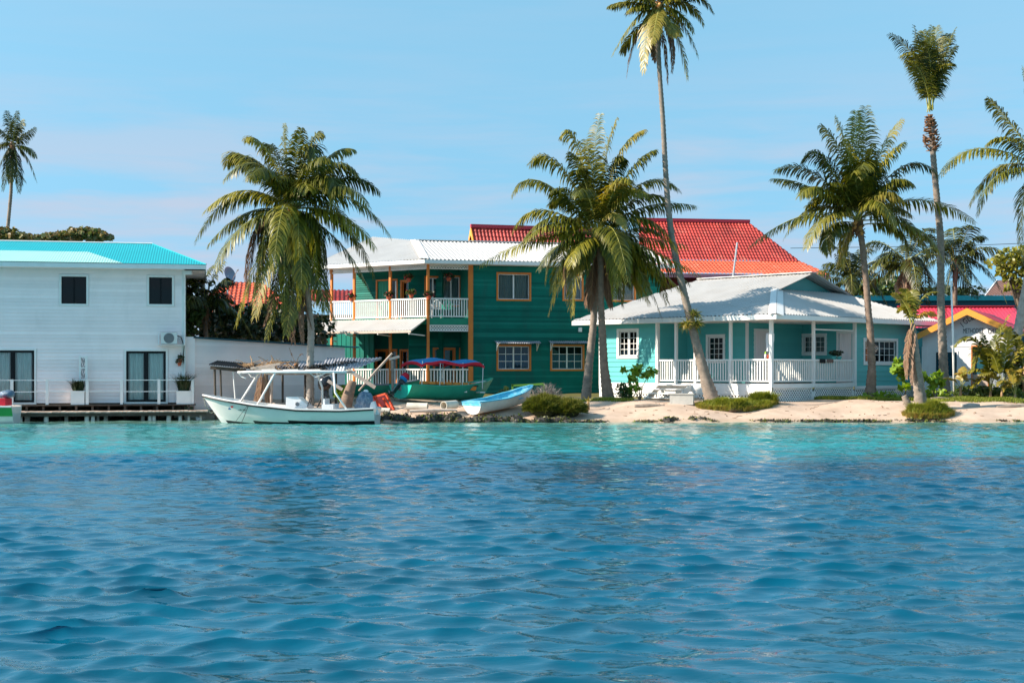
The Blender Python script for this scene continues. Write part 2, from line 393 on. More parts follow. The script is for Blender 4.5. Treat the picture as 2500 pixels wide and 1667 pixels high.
M['plaster'] = mat('white_plaster', (0.76, 0.75, 0.75), 0.7, 0.06, 2, 0.15, 12, stain=(0.5, 0.47, 0.44), stain_amt=0.3, stain_lo=0.58)
M['rope'] = mat('rope', (0.45, 0.38, 0.32), 0.9, 0.2, 10)
# ------------------------------------------------------------------ ground, water
def sstep(a, b, x):
    t = np.clip((x - a) / (b - a), 0, 1); return t * t * (3 - 2 * t)
def shore(x):
    x = np.asarray(x, float)
    return 52.2 + 0.22 * np.sin(x * 0.55 + 1.0) + 0.12 * np.sin(x * 1.7) + 6.0 * (1 - sstep(-13.0, -9.8, x)) + 0.0 * x
def gz(x, y):
    x = np.asarray(x, float); y = np.asarray(y, float)
    d = y - shore(x)
    z = np.where(d < 0, np.maximum(-2.2, 0.16 * d), 0.70 * (1 - (1 - np.clip(d / 4.2, 0, 1)) ** 1.6) + 0.012 * np.clip(d - 4.2, 0, 25))
    z = z + 0.035 * np.sin(x * 1.3 + y * 0.7) * np.clip(d, 0, 1) + 0.02 * np.sin(x * 3.1 - y * 2.3) * np.clip(d, 0, 1)
    return z
def G(x, y): return float(gz(x, y))

def grid_mesh(name, X, Y, Z, m, smooth=True):
    ny, nx = X.shape
    co = np.stack([X, Y, Z], -1).reshape(-1, 3).astype(np.float32)
    idx = np.arange(ny * nx).reshape(ny, nx)
    q = np.stack([idx[:-1, :-1], idx[:-1, 1:], idx[1:, 1:], idx[1:, :-1]], -1).reshape(-1, 4)
    me = bpy.data.meshes.new(name)
    me.vertices.add(len(co)); me.vertices.foreach_set('co', co.ravel())
    me.loops.add(q.size); me.loops.foreach_set('vertex_index', q.ravel().astype(np.int32))
    me.polygons.add(len(q)); me.polygons.foreach_set('loop_start', np.arange(0, q.size, 4, dtype=np.int32))
    me.polygons.foreach_set('loop_total', np.full(len(q), 4, np.int32))
    me.polygons.foreach_set('use_smooth', np.full(len(q), smooth))
    me.materials.append(m); me.update(); me.validate()
    return link(name, me)

def sand_material():
    m = bpy.data.materials.new('beach_sand'); m.use_nodes = True
    t = m.node_tree; p = t.nodes['Principled BSDF']; p.inputs['Roughness'].default_value = 0.9; p.inputs['Specular IOR Level'].default_value = 0.15
    g = N(t, 'ShaderNodeNewGeometry'); s = N(t, 'ShaderNodeSeparateXYZ'); t.links.new(g.outputs['Position'], s.inputs[0])
    n1 = N(t, 'ShaderNodeTexNoise', Scale=1.3, Detail=8.0, Roughness=0.65); t.links.new(g.outputs['Position'], n1.inputs['Vector'])
    r1 = N(t, 'ShaderNodeValToRGB'); e = r1.color_ramp.elements
    e[0].position = 0.3; e[0].color = (0.46, 0.335, 0.25, 1); e[1].position = 0.7; e[1].color = (0.63, 0.475, 0.37, 1)
    t.links.new(n1.outputs[0], r1.inputs[0])
    # litter and footprints
    n2 = N(t, 'ShaderNodeTexNoise', Scale=9.0, Detail=4.0, Roughness=0.7); t.links.new(g.outputs['Position'], n2.inputs['Vector'])
    r2 = N(t, 'ShaderNodeMapRange'); r2.inputs['From Min'].default_value = 0.60; r2.inputs['From Max'].default_value = 0.70; r2.inputs['To Max'].default_value = 0.25; t.links.new(n2.outputs[0], r2.inputs[0])
    m1 = N(t, 'ShaderNodeMix', data_type='RGBA'); t.links.new(r2.outputs[0], m1.inputs[0]); t.links.new(r1.outputs[0], m1.inputs[6]); m1.inputs[7].default_value = (0.24, 0.17, 0.12, 1)
    # wet sand at the water's edge
    wn = N(t, 'ShaderNodeMath', operation='MULTIPLY_ADD'); wn.inputs[1].default_value = 0.12; t.links.new(n1.outputs[0], wn.inputs[0]); t.links.new(s.outputs[2], wn.inputs[2])
    w = N(t, 'ShaderNodeMapRange'); w.inputs['From Min'].default_value = 0.20; w.inputs['From Max'].default_value = 0.13; w.inputs['To Max'].default_value = 0.45; t.links.new(wn.outputs[0], w.inputs[0])
    m2 = N(t, 'ShaderNodeMix', data_type='RGBA'); t.links.new(w.outputs[0], m2.inputs[0]); t.links.new(m1.outputs[2], m2.inputs[6]); m2.inputs[7].default_value = (0.40, 0.30, 0.21, 1)
    # earth and grass inland
    yr = N(t, 'ShaderNodeMath', operation='MULTIPLY_ADD'); yr.inputs[1].default_value = 4.0; t.links.new(n1.outputs[0], yr.inputs[0]); t.links.new(s.outputs[1], yr.inputs[2])
    gi = N(t, 'ShaderNodeMapRange'); gi.inputs['From Min'].default_value = 59.5; gi.inputs['From Max'].default_value = 62.5; t.links.new(yr.outputs[0], gi.inputs[0])
    m3 = N(t, 'ShaderNodeMix', data_type='RGBA'); t.links.new(gi.outputs[0], m3.inputs[0]); t.links.new(m2.outputs[2], m3.inputs[6]); m3.inputs[7].default_value = (0.13, 0.12, 0.045, 1)
    t.links.new(m3.outputs[2], p.inputs['Base Color'])
    nb = N(t, 'ShaderNodeTexNoise', Scale=7.0, Detail=8.0, Roughness=0.7); t.links.new(g.outputs['Position'], nb.inputs['Vector'])
    b = N(t, 'ShaderNodeBump', Strength=0.4, Distance=0.03); t.links.new(nb.outputs[0], b.inputs['Height']); t.links.new(b.outputs[0], p.inputs['Normal'])
    return m

xs = np.concatenate([[-3000, -800, -200, -80, -45], np.linspace(-30, 34, 321), [48, 80, 200, 800, 3000]])
ys = np.concatenate([[-60, 0, 20, 35, 44], np.linspace(48, 66, 181), [70, 76, 85, 100, 140, 250, 600, 1500, 4000]])
gx, gy = np.meshgrid(xs, ys)
ground = grid_mesh('ground', gx, gy, gz(gx, gy), sand_material())
prop(ground, 'pale sandy beach rising from the water to the houses', 'beach', kind='structure')

def water_material():
    m = bpy.data.materials.new('sea_water'); m.use_nodes = True
    t = m.node_tree; p = t.nodes['Principled BSDF']
    p.inputs['Roughness'].default_value = 0.03; p.inputs['IOR'].default_value = 1.38; p.inputs['Specular IOR Level'].default_value = 0.5
    g = N(t, 'ShaderNodeNewGeometry')
    mp_ = N(t, 'ShaderNodeMapping'); mp_.inputs['Scale'].default_value = (0.05, 0.16, 0); t.links.new(g.outputs['Position'], mp_.inputs[0])
    n1 = N(t, 'ShaderNodeTexNoise', Scale=1.6, Detail=5.0, Roughness=0.6); t.links.new(mp_.outputs[0], n1.inputs['Vector'])
    s = N(t, 'ShaderNodeSeparateXYZ'); t.links.new(g.outputs['Position'], s.inputs[0])
    # distance from the shore, wobbled: the shallow sand bank is turquoise, the weed beds and the channel deep blue
    d = N(t, 'ShaderNodeMath', operation='MULTIPLY_ADD'); d.inputs[1].default_value = 11.0; t.links.new(n1.outputs[0], d.inputs[0]); t.links.new(s.outputs[1], d.inputs[2])
    r = N(t, 'ShaderNodeMapRange'); r.inputs['From Min'].default_value = 12.0; r.inputs['From Max'].default_value = 58.0; t.links.new(d.outputs[0], r.inputs[0])
    cr_ = N(t, 'ShaderNodeValToRGB'); el = cr_.color_ramp.elements
    stops = [(0.0, (0.0, 0.072, 0.122)), (0.30, (0.0, 0.068, 0.126)), (0.44, (0.0, 0.062, 0.128)), (0.52, (0.0, 0.080, 0.145)), (0.60, (0.02, 0.20, 0.225)), (0.80, (0.035, 0.25, 0.245)), (0.88, (0.015, 0.155, 0.19)), (0.945, (0.045, 0.24, 0.225)), (0.985, (0.15, 0.30, 0.25))]
    while len(el) < len(stops): el.new(0.5)
    for e_, (po, c) in zip(el, stops):
        e_.position = po; e_.color = (*c, 1)
    t.links.new(r.outputs[0], cr_.inputs[0])
    # patches of weed and paler sand
    n3 = N(t, 'ShaderNodeTexNoise', Scale=4.0, Detail=4.0, Roughness=0.6); t.links.new(mp_.outputs[0], n3.inputs['Vector'])
    mr = N(t, 'ShaderNodeMapRange'); mr.inputs['From Min'].default_value = 0.3; mr.inputs['From Max'].default_value = 0.7; mr.inputs['To Min'].default_value = 0.78; mr.inputs['To Max'].default_value = 1.22; t.links.new(n3.outputs[0], mr.inputs[0])
    hsv = N(t, 'ShaderNodeHueSaturation'); t.links.new(cr_.outputs[0], hsv.inputs['Color']); t.links.new(mr.outputs[0], hsv.inputs['Value'])
    t.links.new(hsv.outputs[0], p.inputs['Base Color'])
    rg = N(t, 'ShaderNodeMapRange'); rg.inputs['From Min'].default_value = 16.0; rg.inputs['From Max'].default_value = 44.0; rg.inputs['To Min'].default_value = 0.03; rg.inputs['To Max'].default_value = 0.06
    t.links.new(s.outputs[1], rg.inputs[0]); t.links.new(rg.outputs[0], p.inputs['Roughness'])
    mb = N(t, 'ShaderNodeMapping'); mb.inputs['Scale'].default_value = (0.9, 2.0, 1); t.links.new(g.outputs['Position'], mb.inputs[0])
    nb = N(t, 'ShaderNodeTexNoise', Scale=5.0, Detail=3.0, Roughness=0.5, Distortion=0.4); t.links.new(mb.outputs[0], nb.inputs['Vector'])
    b = N(t, 'ShaderNodeBump', Strength=0.35, Distance=0.02); t.links.new(nb.outputs[0], b.inputs['Height']); t.links.new(b.outputs[0], p.inputs['Normal'])
    return m
WM = water_material()

def make_water():
    rows = [5.0]
    while rows[-1] < 60.0:
        rows.append(rows[-1] + 0.026 + 0.0012 * rows[-1])
    y = np.array(rows); nx = 760
    u = np.linspace(-1, 1, nx)
    X = u[None, :] * (y[:, None] * 0.40 + 7.0); Y = np.repeat(y[:, None], nx, 1)
    Z = np.zeros_like(X); DX = np.zeros_like(X); DY = np.zeros_like(X)
    rs = np.random.RandomState(3)
    # short steep wind ripples over a faint longer chop
    lam = np.concatenate([np.exp(rs.normal(np.log(0.38), 0.40, 96)), np.exp(rs.uniform(np.log(1.1), np.log(3.2), 14))])
    lam = np.clip(lam, 0.2, 4)
    steep = np.concatenate([np.full(96, 0.035), np.full(14, 0.008)])
    th = rs.normal(-1.50, 0.62, len(lam))               # running towards the viewer
    ph = rs.uniform(0, 2 * np.pi, len(lam))
    gust = 0.85 + 0.30 * np.sin(X * 0.23 + 0.6 * np.sin(Y * 0.31)) * np.sin(Y * 0.37 + 0.8 * np.sin(X * 0.17 + 1)) + 0.15 * np.sin(X * 0.61 + Y * 0.4)
    for l, sp_, a, f in zip(lam, steep, th, ph):
        k = 2 * np.pi / l
        arg = k * (X * np.cos(a) + Y * np.sin(a)) + f + 0.9 * np.sin(0.31 * X + f) + 0.6 * np.sin(0.27 * Y + 2 * f)
        fade = np.clip(l / (0.05 + 0.0032 * Y) / 3 - 0.2, 0, 1)     # ripples finer than the mesh are left to the bump
        A_ = sp_ / k * (gust if l < 1.0 else 1.0) * fade
        Z += A_ * np.sin(arg)
        q_ = 1.6 if l < 1.0 else 1.0                    # bunch the surface up into narrow crests and wide flat troughs
        DX += q_ * A_ * np.cos(a) * np.cos(arg); DY += q_ * A_ * np.sin(a) * np.cos(arg)
    calm = 1 - 0.35 * sstep(48.0, 52.0, Y)
    Z *= calm
    w = grid_mesh('sea', X + DX * calm, Y + DY * calm, Z, WM)
    prop(w, 'rippled blue sea turning turquoise over the shallows', 'sea', kind='structure')
    MBw = MB(); MBw.add([(-3000, -3000, -0.16), (3000, -3000, -0.16), (3000, 59, -0.16), (-3000, 59, -0.16)], [(0, 1, 2, 3)])
    o = MBw.build('water', WM); prop(o, 'open sea beyond the near ripples', 'sea', kind='structure')
make_water()

# ------------------------------------------------------------------ building pieces
_plank = {}
def plank_mesh(m, pitch, lip=0.026):
    k = (m.name, round(pitch, 4), lip)
    if k not in _plank:
        me = bpy.data.meshes.new('board')
        # along x 0..1, outward is -y, bottom edge thick, top edge thin
        a = [(x, y, z) for x in (0, 1) for (y, z) in ((0, 0), (-lip, 0), (-0.006, pitch), (0, pitch))]
        me.from_pydata(a, [], [(0, 1, 2, 3), (7, 6, 5, 4), (0, 4, 5, 1), (1, 5, 6, 2), (2, 6, 7, 3), (3, 7, 4, 0)])
        me.materials.append(m); _plank[k] = me
    return _plank[k]

def intervals(u0, u1, cuts):
    out = [(u0, u1)]
    for a, b in cuts:
        nxt = []
        for p, q in out:
            if b <= p or a >= q: nxt.append((p, q)); continue
            if a > p: nxt.append((p, a))
            if b < q: nxt.append((b, q))
        out = nxt
    return [(p, q) for p, q in out if q - p > 0.02]

def wall_panel(parent, pl, u0, u1, z0, z1, holes, m, name='wall', t=0.1, top=None):
    """flat backing with real openings; holes = [(u0,u1,z0,z1)]; top(u) optional sloping top"""
    us = sorted(set([u0, u1] + [h for q in holes for h in q[:2] if u0 < h < u1]))
    zs = sorted(set([z0, z1] + [h for q in holes for h in q[2:] if z0 < h < z1]))
    mb = MB()
    for a, b in zip(us[:-1], us[1:]):
        for c, d in zip(zs[:-1], zs[1:]):
            mu, mz = (a + b) / 2, (c + d) / 2
            if any(h[0] < mu < h[1] and h[2] < mz < h[3] for h in holes): continue
            mb.pbox(pl, a, b, c, d, -t, 0)
    return mb.build(name, m, parent)

def clapboard(parent, pl, u0, u1, z0, z1, pitch, holes, m, name='board', lip=0.026, single=True, topf=None):
    """overlapping boards; single = one object a board, else all joined"""
    root = root_loc(parent)
    mb = MB(); k = 0; z = z0; rb_ = random.Random(int(u1 * 100))
    n = max(1, round((z1 - z0) / pitch)); pitch = (z1 - z0) / n
    me = plank_mesh(m, pitch, lip) if single else None
    rot = pl.rot().to_4x4()
    for i in range(n):
        z = z0 + i * pitch
        cuts = [(h[0], h[1]) for h in holes if h[2] < z + pitch * 0.6 and h[3] > z + pitch * 0.4]
        hi = u1 if topf is None else min(u1, topf(z + pitch))
        if hi - u0 < 0.05: continue
        for a, b in intervals(u0, hi, cuts):
            if single:
                o = link(name, me, parent)
                o.matrix_basis = Matrix.Translation(pl.at(a, z, 0.001) - root) @ rot @ Matrix.Diagonal((b - a, 1, 1, 1))
            else:
                mb.cur = rb_.choice((0, 0, 0, 1, 2)) if isinstance(m, list) else 0
                vs = [pl.at(u, zz, oo) for u in (a, b) for (oo, zz) in ((0.001, z), (lip, z), (0.006, z + pitch), (0.001, z + pitch))]
                mb.add(vs, [(0, 1, 2, 3), (7, 6, 5, 4), (0, 4, 5, 1), (1, 5, 6, 2), (2, 6, 7, 3)])
    if not single:
        return mb.build('siding', m, parent, kind='stuff')

def frame_boxes(mb, pl, u0, u1, z0, z1, w, o0, o1):
    mb.pbox(pl, u0, u1, z1 - w, z1, o0, o1); mb.pbox(pl, u0, u1, z0, z0 + w, o0, o1)
    mb.pbox(pl, u0, u0 + w, z0 + w, z1 - w, o0, o1); mb.pbox(pl, u1 - w, u1, z0 + w, z1 - w, o0, o1)

def window(parent, pl, u0, u1, z0, z1, casing, sash, cw=0.09, sw=0.04, sections=2, cols=2, rows=3, curtain=None, curtain_part=1.0, glass=None, name='window', depth=0.7, label=None, room=None, sill=True):
    """hole is u0..u1 x z0..z1; the casing lies outside it"""
    glass = glass or M['glass']
    c = MB(); frame_boxes(c, pl, u0 - cw, u1 + cw, z0 - cw, z1 + cw, cw, -0.06, 0.052)
    if sill: c.pbox(pl, u0 - cw - 0.03, u1 + cw + 0.03, z0 - cw - 0.035, z0 - cw - 0.001, -0.02, 0.085)
    w = c.build(name, casing, parent, label=label)
    du = (u1 - u0) / sections
    for s_ in range(sections):
        a, b = u0 + s_ * du, u0 + (s_ + 1) * du
        o = -0.045 - 0.025 * (s_ % 2)
        sb = MB(); frame_boxes(sb, pl, a + 0.001, b - 0.001, z0 + 0.001, z1 - 0.001, sw, o - 0.02, o + 0.02)
        pu, pz = (b - a - 2 * sw) / cols, (z1 - z0 - 2 * sw) / rows
        for i in range(1, cols): sb.pbox(pl, a + sw + i * pu - 0.011, a + sw + i * pu + 0.011, z0 + sw, z1 - sw, o - 0.012, o + 0.012)
        for j in range(1, rows): sb.pbox(pl, a + sw, b - sw, z0 + sw + j * pz - 0.011, z0 + sw + j * pz + 0.011, o - 0.0125, o + 0.0125)
        sb.build('sash', sash, w)
        for i in range(cols):
            for j in range(rows):
                pb = MB(); pb.add([pl.at(u_, z_, o) for u_, z_ in ((a + sw + i * pu, z0 + sw + j * pz), (a + sw + (i + 1) * pu, z0 + sw + j * pz), (a + sw + (i + 1) * pu, z0 + sw + (j + 1) * pz), (a + sw + i * pu, z0 + sw + (j + 1) * pz))], [(0, 1, 2, 3)])
                pb.build('pane', glass, w)
    if curtain is not None:
        cb = MB(); n = 44
        uu = [u0 + 0.03 + (u1 - u0 - 0.06) * i / n for i in range(n + 1)]
        zt = z0 + (z1 - z0) * curtain_part
        for i in range(n):
            oa = -0.15 - 0.03 * math.sin(i * 1.35) - 0.012 * math.sin(i * 0.6); ob = -0.15 - 0.03 * math.sin((i + 1) * 1.35) - 0.012 * math.sin((i + 1) * 0.6)
            cb.add([pl.at(uu[i], z0 + 0.03, oa), pl.at(uu[i + 1], z0 + 0.03, ob), pl.at(uu[i + 1], zt, ob), pl.at(uu[i], zt, oa)], [(0, 1, 2, 3)])
        cb.build('curtain', curtain, w, smooth=True)
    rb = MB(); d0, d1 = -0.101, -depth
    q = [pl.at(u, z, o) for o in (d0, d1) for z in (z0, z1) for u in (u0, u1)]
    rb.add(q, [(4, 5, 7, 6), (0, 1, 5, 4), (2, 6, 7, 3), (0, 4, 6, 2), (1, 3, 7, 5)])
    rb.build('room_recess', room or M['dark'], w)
    return w

def corrugated(parent, name, m, pts, pitch=0.14, amp=0.016, row=None, rowamp=0.0, label=None):
    """pts: convex roof face in world space; pts[0]->pts[1] is the eave; ribs run up from it"""
    pts = [V(p) for p in pts]
    o = pts[0]; ex = (pts[1] - pts[0]).normalized()
    nn = (pts[1] - pts[0]).cross(pts[2] - pts[0]).normalized()
    if nn.z < 0: nn = -nn
    ey = nn.cross(ex)
    if ey.dot(sum(pts, V((0, 0, 0))) / len(pts) - o) < 0: ey = -ey
    p2 = [((p - o).dot(ex), (p - o).dot(ey)) for p in pts]
    s0, s1 = min(p[0] for p in p2), max(p[0] for p in p2)
    def rng(s):
        ts = []
        for (a, b), (c, d) in zip(p2, p2[1:] + p2[:1]):
            if abs(c - a) < 1e-9: continue
            k = (s - a) / (c - a)
            if -1e-9 <= k <= 1 + 1e-9: ts.append(b + (d - b) * k)
        return (min(ts), max(ts)) if ts else None
    n = max(4, int((s1 - s0) / (pitch / 6)))
    mb = MB(); cols = []
    for i in range(n + 1):
        s = s0 + 1e-4 + (s1 - s0 - 2e-4) * i / n
        r = rng(s)
        h = amp * math.cos(2 * math.pi * s / pitch)
        if row:
            nr = int(math.ceil(max(p[1] for p in p2) / row)); col = []
            for k in range(nr):
                for e, hh in ((k * row + 0.002, 1.0), ((k + 1) * row, 0.0)):
                    t = min(max(e, r[0]), r[1]); col.append(o + ex * s + ey * t + nn * (h + rowamp * hh))
        else:
            col = [o + ex * s + ey * (r[0] + (r[1] - r[0]) * k / 2) + nn * h for k in range(3)]
        cols.append(col)
    L = len(cols[0]); vs = [p for c in cols for p in c]
    fs = [(i * L + j, (i + 1) * L + j, (i + 1) * L + j + 1, i * L + j + 1) for i in range(n) for j in range(L - 1)]
    mb.add(vs, fs)
    return mb.build(name, m, parent, smooth=not row, label=label)

def lattice(parent, pl, u0, u1, z0, z1, m, step=0.13, w=0.036, name='lattice', out=0.0):
    mb = MB(); H = z1 - z0; Wd = u1 - u0
    frame_boxes(mb, pl, u0, u1, z0, z1, 0.05, out + 0.013, out + 0.035)
    for sgn, oo in ((1, 0.0), (-1, 0.006)):
        c = -H if sgn > 0 else 0
        x = c
        while x < (Wd if sgn > 0 else Wd + H):
            if sgn > 0: a = (x, 0); b = (x + H, H)
            else: a = (x, 0); b = (x - H, H)
            (ax, az), (bx, bz) = a, b
            pts = []
            for k0 in (0,):
                t0, t1 = 0.0, 1.0
                dx = bx - ax
                lo, hi = sorted(((0 - ax) / dx, (Wd - ax) / dx)); t0 = max(t0, lo); t1 = min(t1, hi)
                if t1 - t0 > 0.03:
                    p = pl.at(u0 + ax + dx * t0, z0 + H * t0, out + oo); q = pl.at(u0 + ax + dx * t1, z0 + H * t1, out + oo)
                    mb.beam(p, q, w, 0.006, up=pl.n)
            x += step
    return mb.build(name, m, parent, kind='stuff')

_bal = {}
def railing(parent, pl, u0, u1, z0, z1, m, step=0.13, bw=0.045, bd=0.03, name='railing', rail=0.07, out=0.0, skip=()):
    """top and bottom rail as the part, every baluster a child"""
    mb = MB()
    mb.pbox(pl, u0, u1, z1 - rail, z1, out - 0.05, out + 0.05)
    mb.pbox(pl, u0, u1, z0, z0 + 0.055, out - 0.03, out + 0.03)
    r = mb.build(name, m, parent)
    h = z1 - rail - z0 - 0.055
    k = (m.name, round(h, 3), bw)
    if k not in _bal:
        b = MB(); b.box((0, 0, h / 2), (bw, bd, h)); me = bpy.data.meshes.new('baluster'); me.from_pydata([tuple(v) for v in b.v], [], b.f); me.materials.append(m); _bal[k] = me
    n = max(1, int(round((u1 - u0) / step))); root = root_loc(parent)
    for i in range(n):
        u = u0 + (i + 0.5) * (u1 - u0) / n
        o = link('baluster', _bal[k], r)
        o.matrix_basis = Matrix.Translation(pl.at(u, z0 + 0.055, out) - root) @ pl.rot().to_4x4()
    return r

def post(parent, pl, u, z0, z1, m, w=0.11, out=0.0, name='post'):
    mb = MB(); mb.pbox(pl, u - w / 2, u + w / 2, z0, z1, out - w / 2, out + w / 2)
    return mb.build(name, m, parent)

def text_obj(parent, name, body, size, loc, rotm, m, extr=0.004, shear=0.0, space=1.0, xs=1.0):
    cu = bpy.data.curves.new(name, 'FONT'); cu.body = body; cu.size = size; cu.extrude = extr; cu.align_x = 'CENTER'; cu.align_y = 'CENTER'; cu.space_character = space; cu.shear = shear
    cu.materials.append(m)
    tmp = bpy.data.objects.new(name, cu); COL.objects.link(tmp); bpy.context.view_layer.update()
    me = bpy.data.meshes.new_from_object(tmp.evaluated_get(bpy.context.evaluated_depsgraph_get())); bpy.data.objects.remove(tmp)
    o = bpy.data.objects.new(name, me); COL.objects.link(o); o.parent = parent
    o.matrix_basis = Matrix.Translation(V(loc) - root_loc(parent)) @ rotm.to_4x4() @ Matrix.Diagonal((xs, 1, 1, 1))
    return o
# ------------------------------------------------------------------ plants
def np_mesh(name, co, faces_idx, sizes, m, parent=None, tint=None, loc=None, kind=None, label=None, smooth=False):
    """co (n,3) world space, flat loop indices, face sizes"""
    off = root_loc(parent) if parent is not None else V(loc or (0, 0, 0))
    me = bpy.data.meshes.new(name)
    co = (np.asarray(co, float) - np.array(off)).astype(np.float32)
    me.vertices.add(len(co)); me.vertices.foreach_set('co', co.ravel())
    fi = np.asarray(faces_idx, np.int32).ravel(); sz = np.asarray(sizes, np.int32)
    me.loops.add(len(fi)); me.loops.foreach_set('vertex_index', fi)
    st = np.concatenate([[0], np.cumsum(sz)[:-1]]).astype(np.int32)
    me.polygons.add(len(sz)); me.polygons.foreach_set('loop_start', st); me.polygons.foreach_set('loop_total', sz)
    if smooth: me.polygons.foreach_set('use_smooth', np.full(len(sz), True))
    for q in (m if isinstance(m, (list, tuple)) else [m]): me.materials.append(q)
    if tint is not None:
        a = me.attributes.new('tint', 'FLOAT', 'POINT'); a.data.foreach_set('value', np.asarray(tint, np.float32))
    me.update(calc_edges=True)
    o = link(name, me, parent, loc)
    prop(o, label, None, None, kind)
    return o

def unit(a): return a / np.maximum(np.linalg.norm(a, axis=-1, keepdims=True), 1e-9)

def frond(parent, base, mid, tip, m, rm, rs, n=52, L=0.8, width=0.05, droop=0.7, tint=0.35, twist=0.0, name='frond', rr=0.028, start=0.13, fold=0.15, fwd0=0.35):
    base, mid, tip = (np.array(q, float) for q in (base, mid, tip))
    ctl = 2 * mid - 0.5 * (base + tip)
    def bez(t): t = t[:, None]; return (1 - t) ** 2 * base + 2 * (1 - t) * t * ctl + t ** 2 * tip
    def dbez(t): t = t[:, None]; return 2 * (1 - t) * (ctl - base) + 2 * t * (tip - ctl)
    span = tip - base
    length = np.linalg.norm(ctl - base) * 0.5 + np.linalg.norm(tip - ctl) * 0.5 + np.linalg.norm(span) * 0.25
    h = span.copy(); h[2] = 0
    if np.linalg.norm(h) < 0.15: h = np.array([rs.uniform(-1, 1), -1.0, 0])
    h = unit(h); S0 = np.cross(h, [0, 0, 1.0])
    co = []; fi = []; sz = []; tn = []; nv = 0
    # rib
    tr = np.linspace(0, 1, 12); pr = bez(tr); dr = unit(dbez(tr)); rad = rr * (1 - 0.86 * tr)
    Nr = unit(np.cross(np.broadcast_to(S0, dr.shape), dr))
    ring = np.stack([pr + S0 * rad[:, None], pr + Nr * rad[:, None], pr - S0 * rad[:, None], pr - Nr * rad[:, None]], 1).reshape(-1, 3)
    q = []
    for i in range(11):
        for k in range(4):
            k2 = (k + 1) % 4; q.append((i * 4 + k, (i + 1) * 4 + k, (i + 1) * 4 + k2, i * 4 + k2))
    nrib = len(q)
    co.append(ring); fi.append(np.array(q).ravel()); sz += [4] * nrib; tn.append(np.full(48, 0.8)); nv = 48
    # leaflets
    t = start + (1 - start) * (np.arange(n) + 0.5) / n
    for side in (-1, 1):
        tt = np.clip(t + rs.uniform(-0.25, 0.25, n) / n, 0, 1)
        p0 = bez(tt); T = unit(dbez(tt))
        S = np.broadcast_to(S0, T.shape); Nn = unit(np.cross(S, T))
        if abs(twist) > 1e-6:
            tw = twist * (0.3 + tt)[:, None]
            S, Nn = S * np.cos(tw) + Nn * np.sin(tw), Nn * np.cos(tw) - S * np.sin(tw)
        prof = np.interp(tt, [0, 0.15, 0.4, 0.75, 1.0], [0.45, 0.8, 1.0, 0.75, 0.28])
        ll = L * prof * rs.uniform(0.86, 1.08, n)
        fw = (fwd0 + 0.55 * tt + rs.uniform(-0.2, 0.2, n))[:, None]
        d = unit(S * side + T * fw + Nn * (fold + rs.uniform(-0.2, 0.2, n))[:, None])
        g = np.array([0, 0, -1.0]); dp = (droop * rs.uniform(0.7, 1.3, n))[:, None]
        d1 = unit(d + g * dp * 0.35); d2 = unit(d1 + g * dp * 0.8); d3 = unit(d2 + g * dp * 1.0)
        l = ll[:, None]
        p1 = p0 + d1 * l * 0.38; p2 = p1 + d2 * l * 0.36; p3 = p2 + d3 * l * 0.26
        wd = unit(T - (T * d1).sum(-1, keepdims=True) * d1) * (width / 2)
        wd = wd * np.interp(tt, [0, .3, .8, 1], [.8, 1, .9, .55])[:, None]
        vv = np.stack([p0 - wd * .5, p0 + wd * .5, p1 - wd, p1 + wd, p2 - wd * .8, p2 + wd * .8, p3], 1)
        b = nv + 7 * np.arange(n)[:, None]
        fi.append(np.concatenate([b + [0, 1, 3, 2], b + [2, 3, 5, 4], b + [4, 5, 6]], 1).ravel())
        sz += [4, 4, 3] * n
        co.append(vv.reshape(-1, 3)); nv += 7 * n
        tv = tint + rs.uniform(-0.13, 0.13, n) + 0.12 * (tt - 0.5)
        tip_up = np.array([0, 0, 0, 0, .05, .05, .16])
        tn.append((tv[:, None] + tip_up).ravel())
    o = np_mesh(name, np.concatenate(co), np.concatenate(fi), sz, [m, rm], parent, np.clip(np.concatenate(tn), 0, 1))
    mi = np.zeros(len(sz), np.int32); mi[:nrib] = 1
    o.data.polygons.foreach_set('material_index', mi)
    return o

def trunk_mesh(parent, pts, rads, m, rs, rings=True, n=12):
    """smooth tapered stem through pts with leaf-scar rings"""
    pts = [np.array(p) for p in pts]
    P_ = np.array(pts); d = np.concatenate([[0], np.cumsum(np.linalg.norm(np.diff(P_, axis=0), axis=1))])
    k = max(24, int(d[-1] / 0.09))
    s = np.linspace(0, d[-1], k)
    # gentle smoothing of the polyline
    C = np.stack([np.interp(s, d, P_[:, i]) for i in range(3)], 1)
    w = max(3, k // 9) | 1; ker = np.hanning(w + 2)[1:-1]; ker /= ker.sum()
    pad = w // 2
    for i in range(3):
        e = np.concatenate([2 * C[0, i] - C[pad:0:-1, i], C[:, i], 2 * C[-1, i] - C[-2:-pad - 2:-1, i]])
        C[:, i] = np.convolve(e, ker, 'valid')
    r = np.interp(s, d, rads)
    r = r * (1 + (0.06 * ((np.arange(k) % 2) * 2 - 1) if rings else 0) + rs.uniform(-0.03, 0.03, k))
    mb = MB(); mb.tube([V(c) for c in C], list(r), n)
    return mb.build('trunk', m, parent, smooth=True)

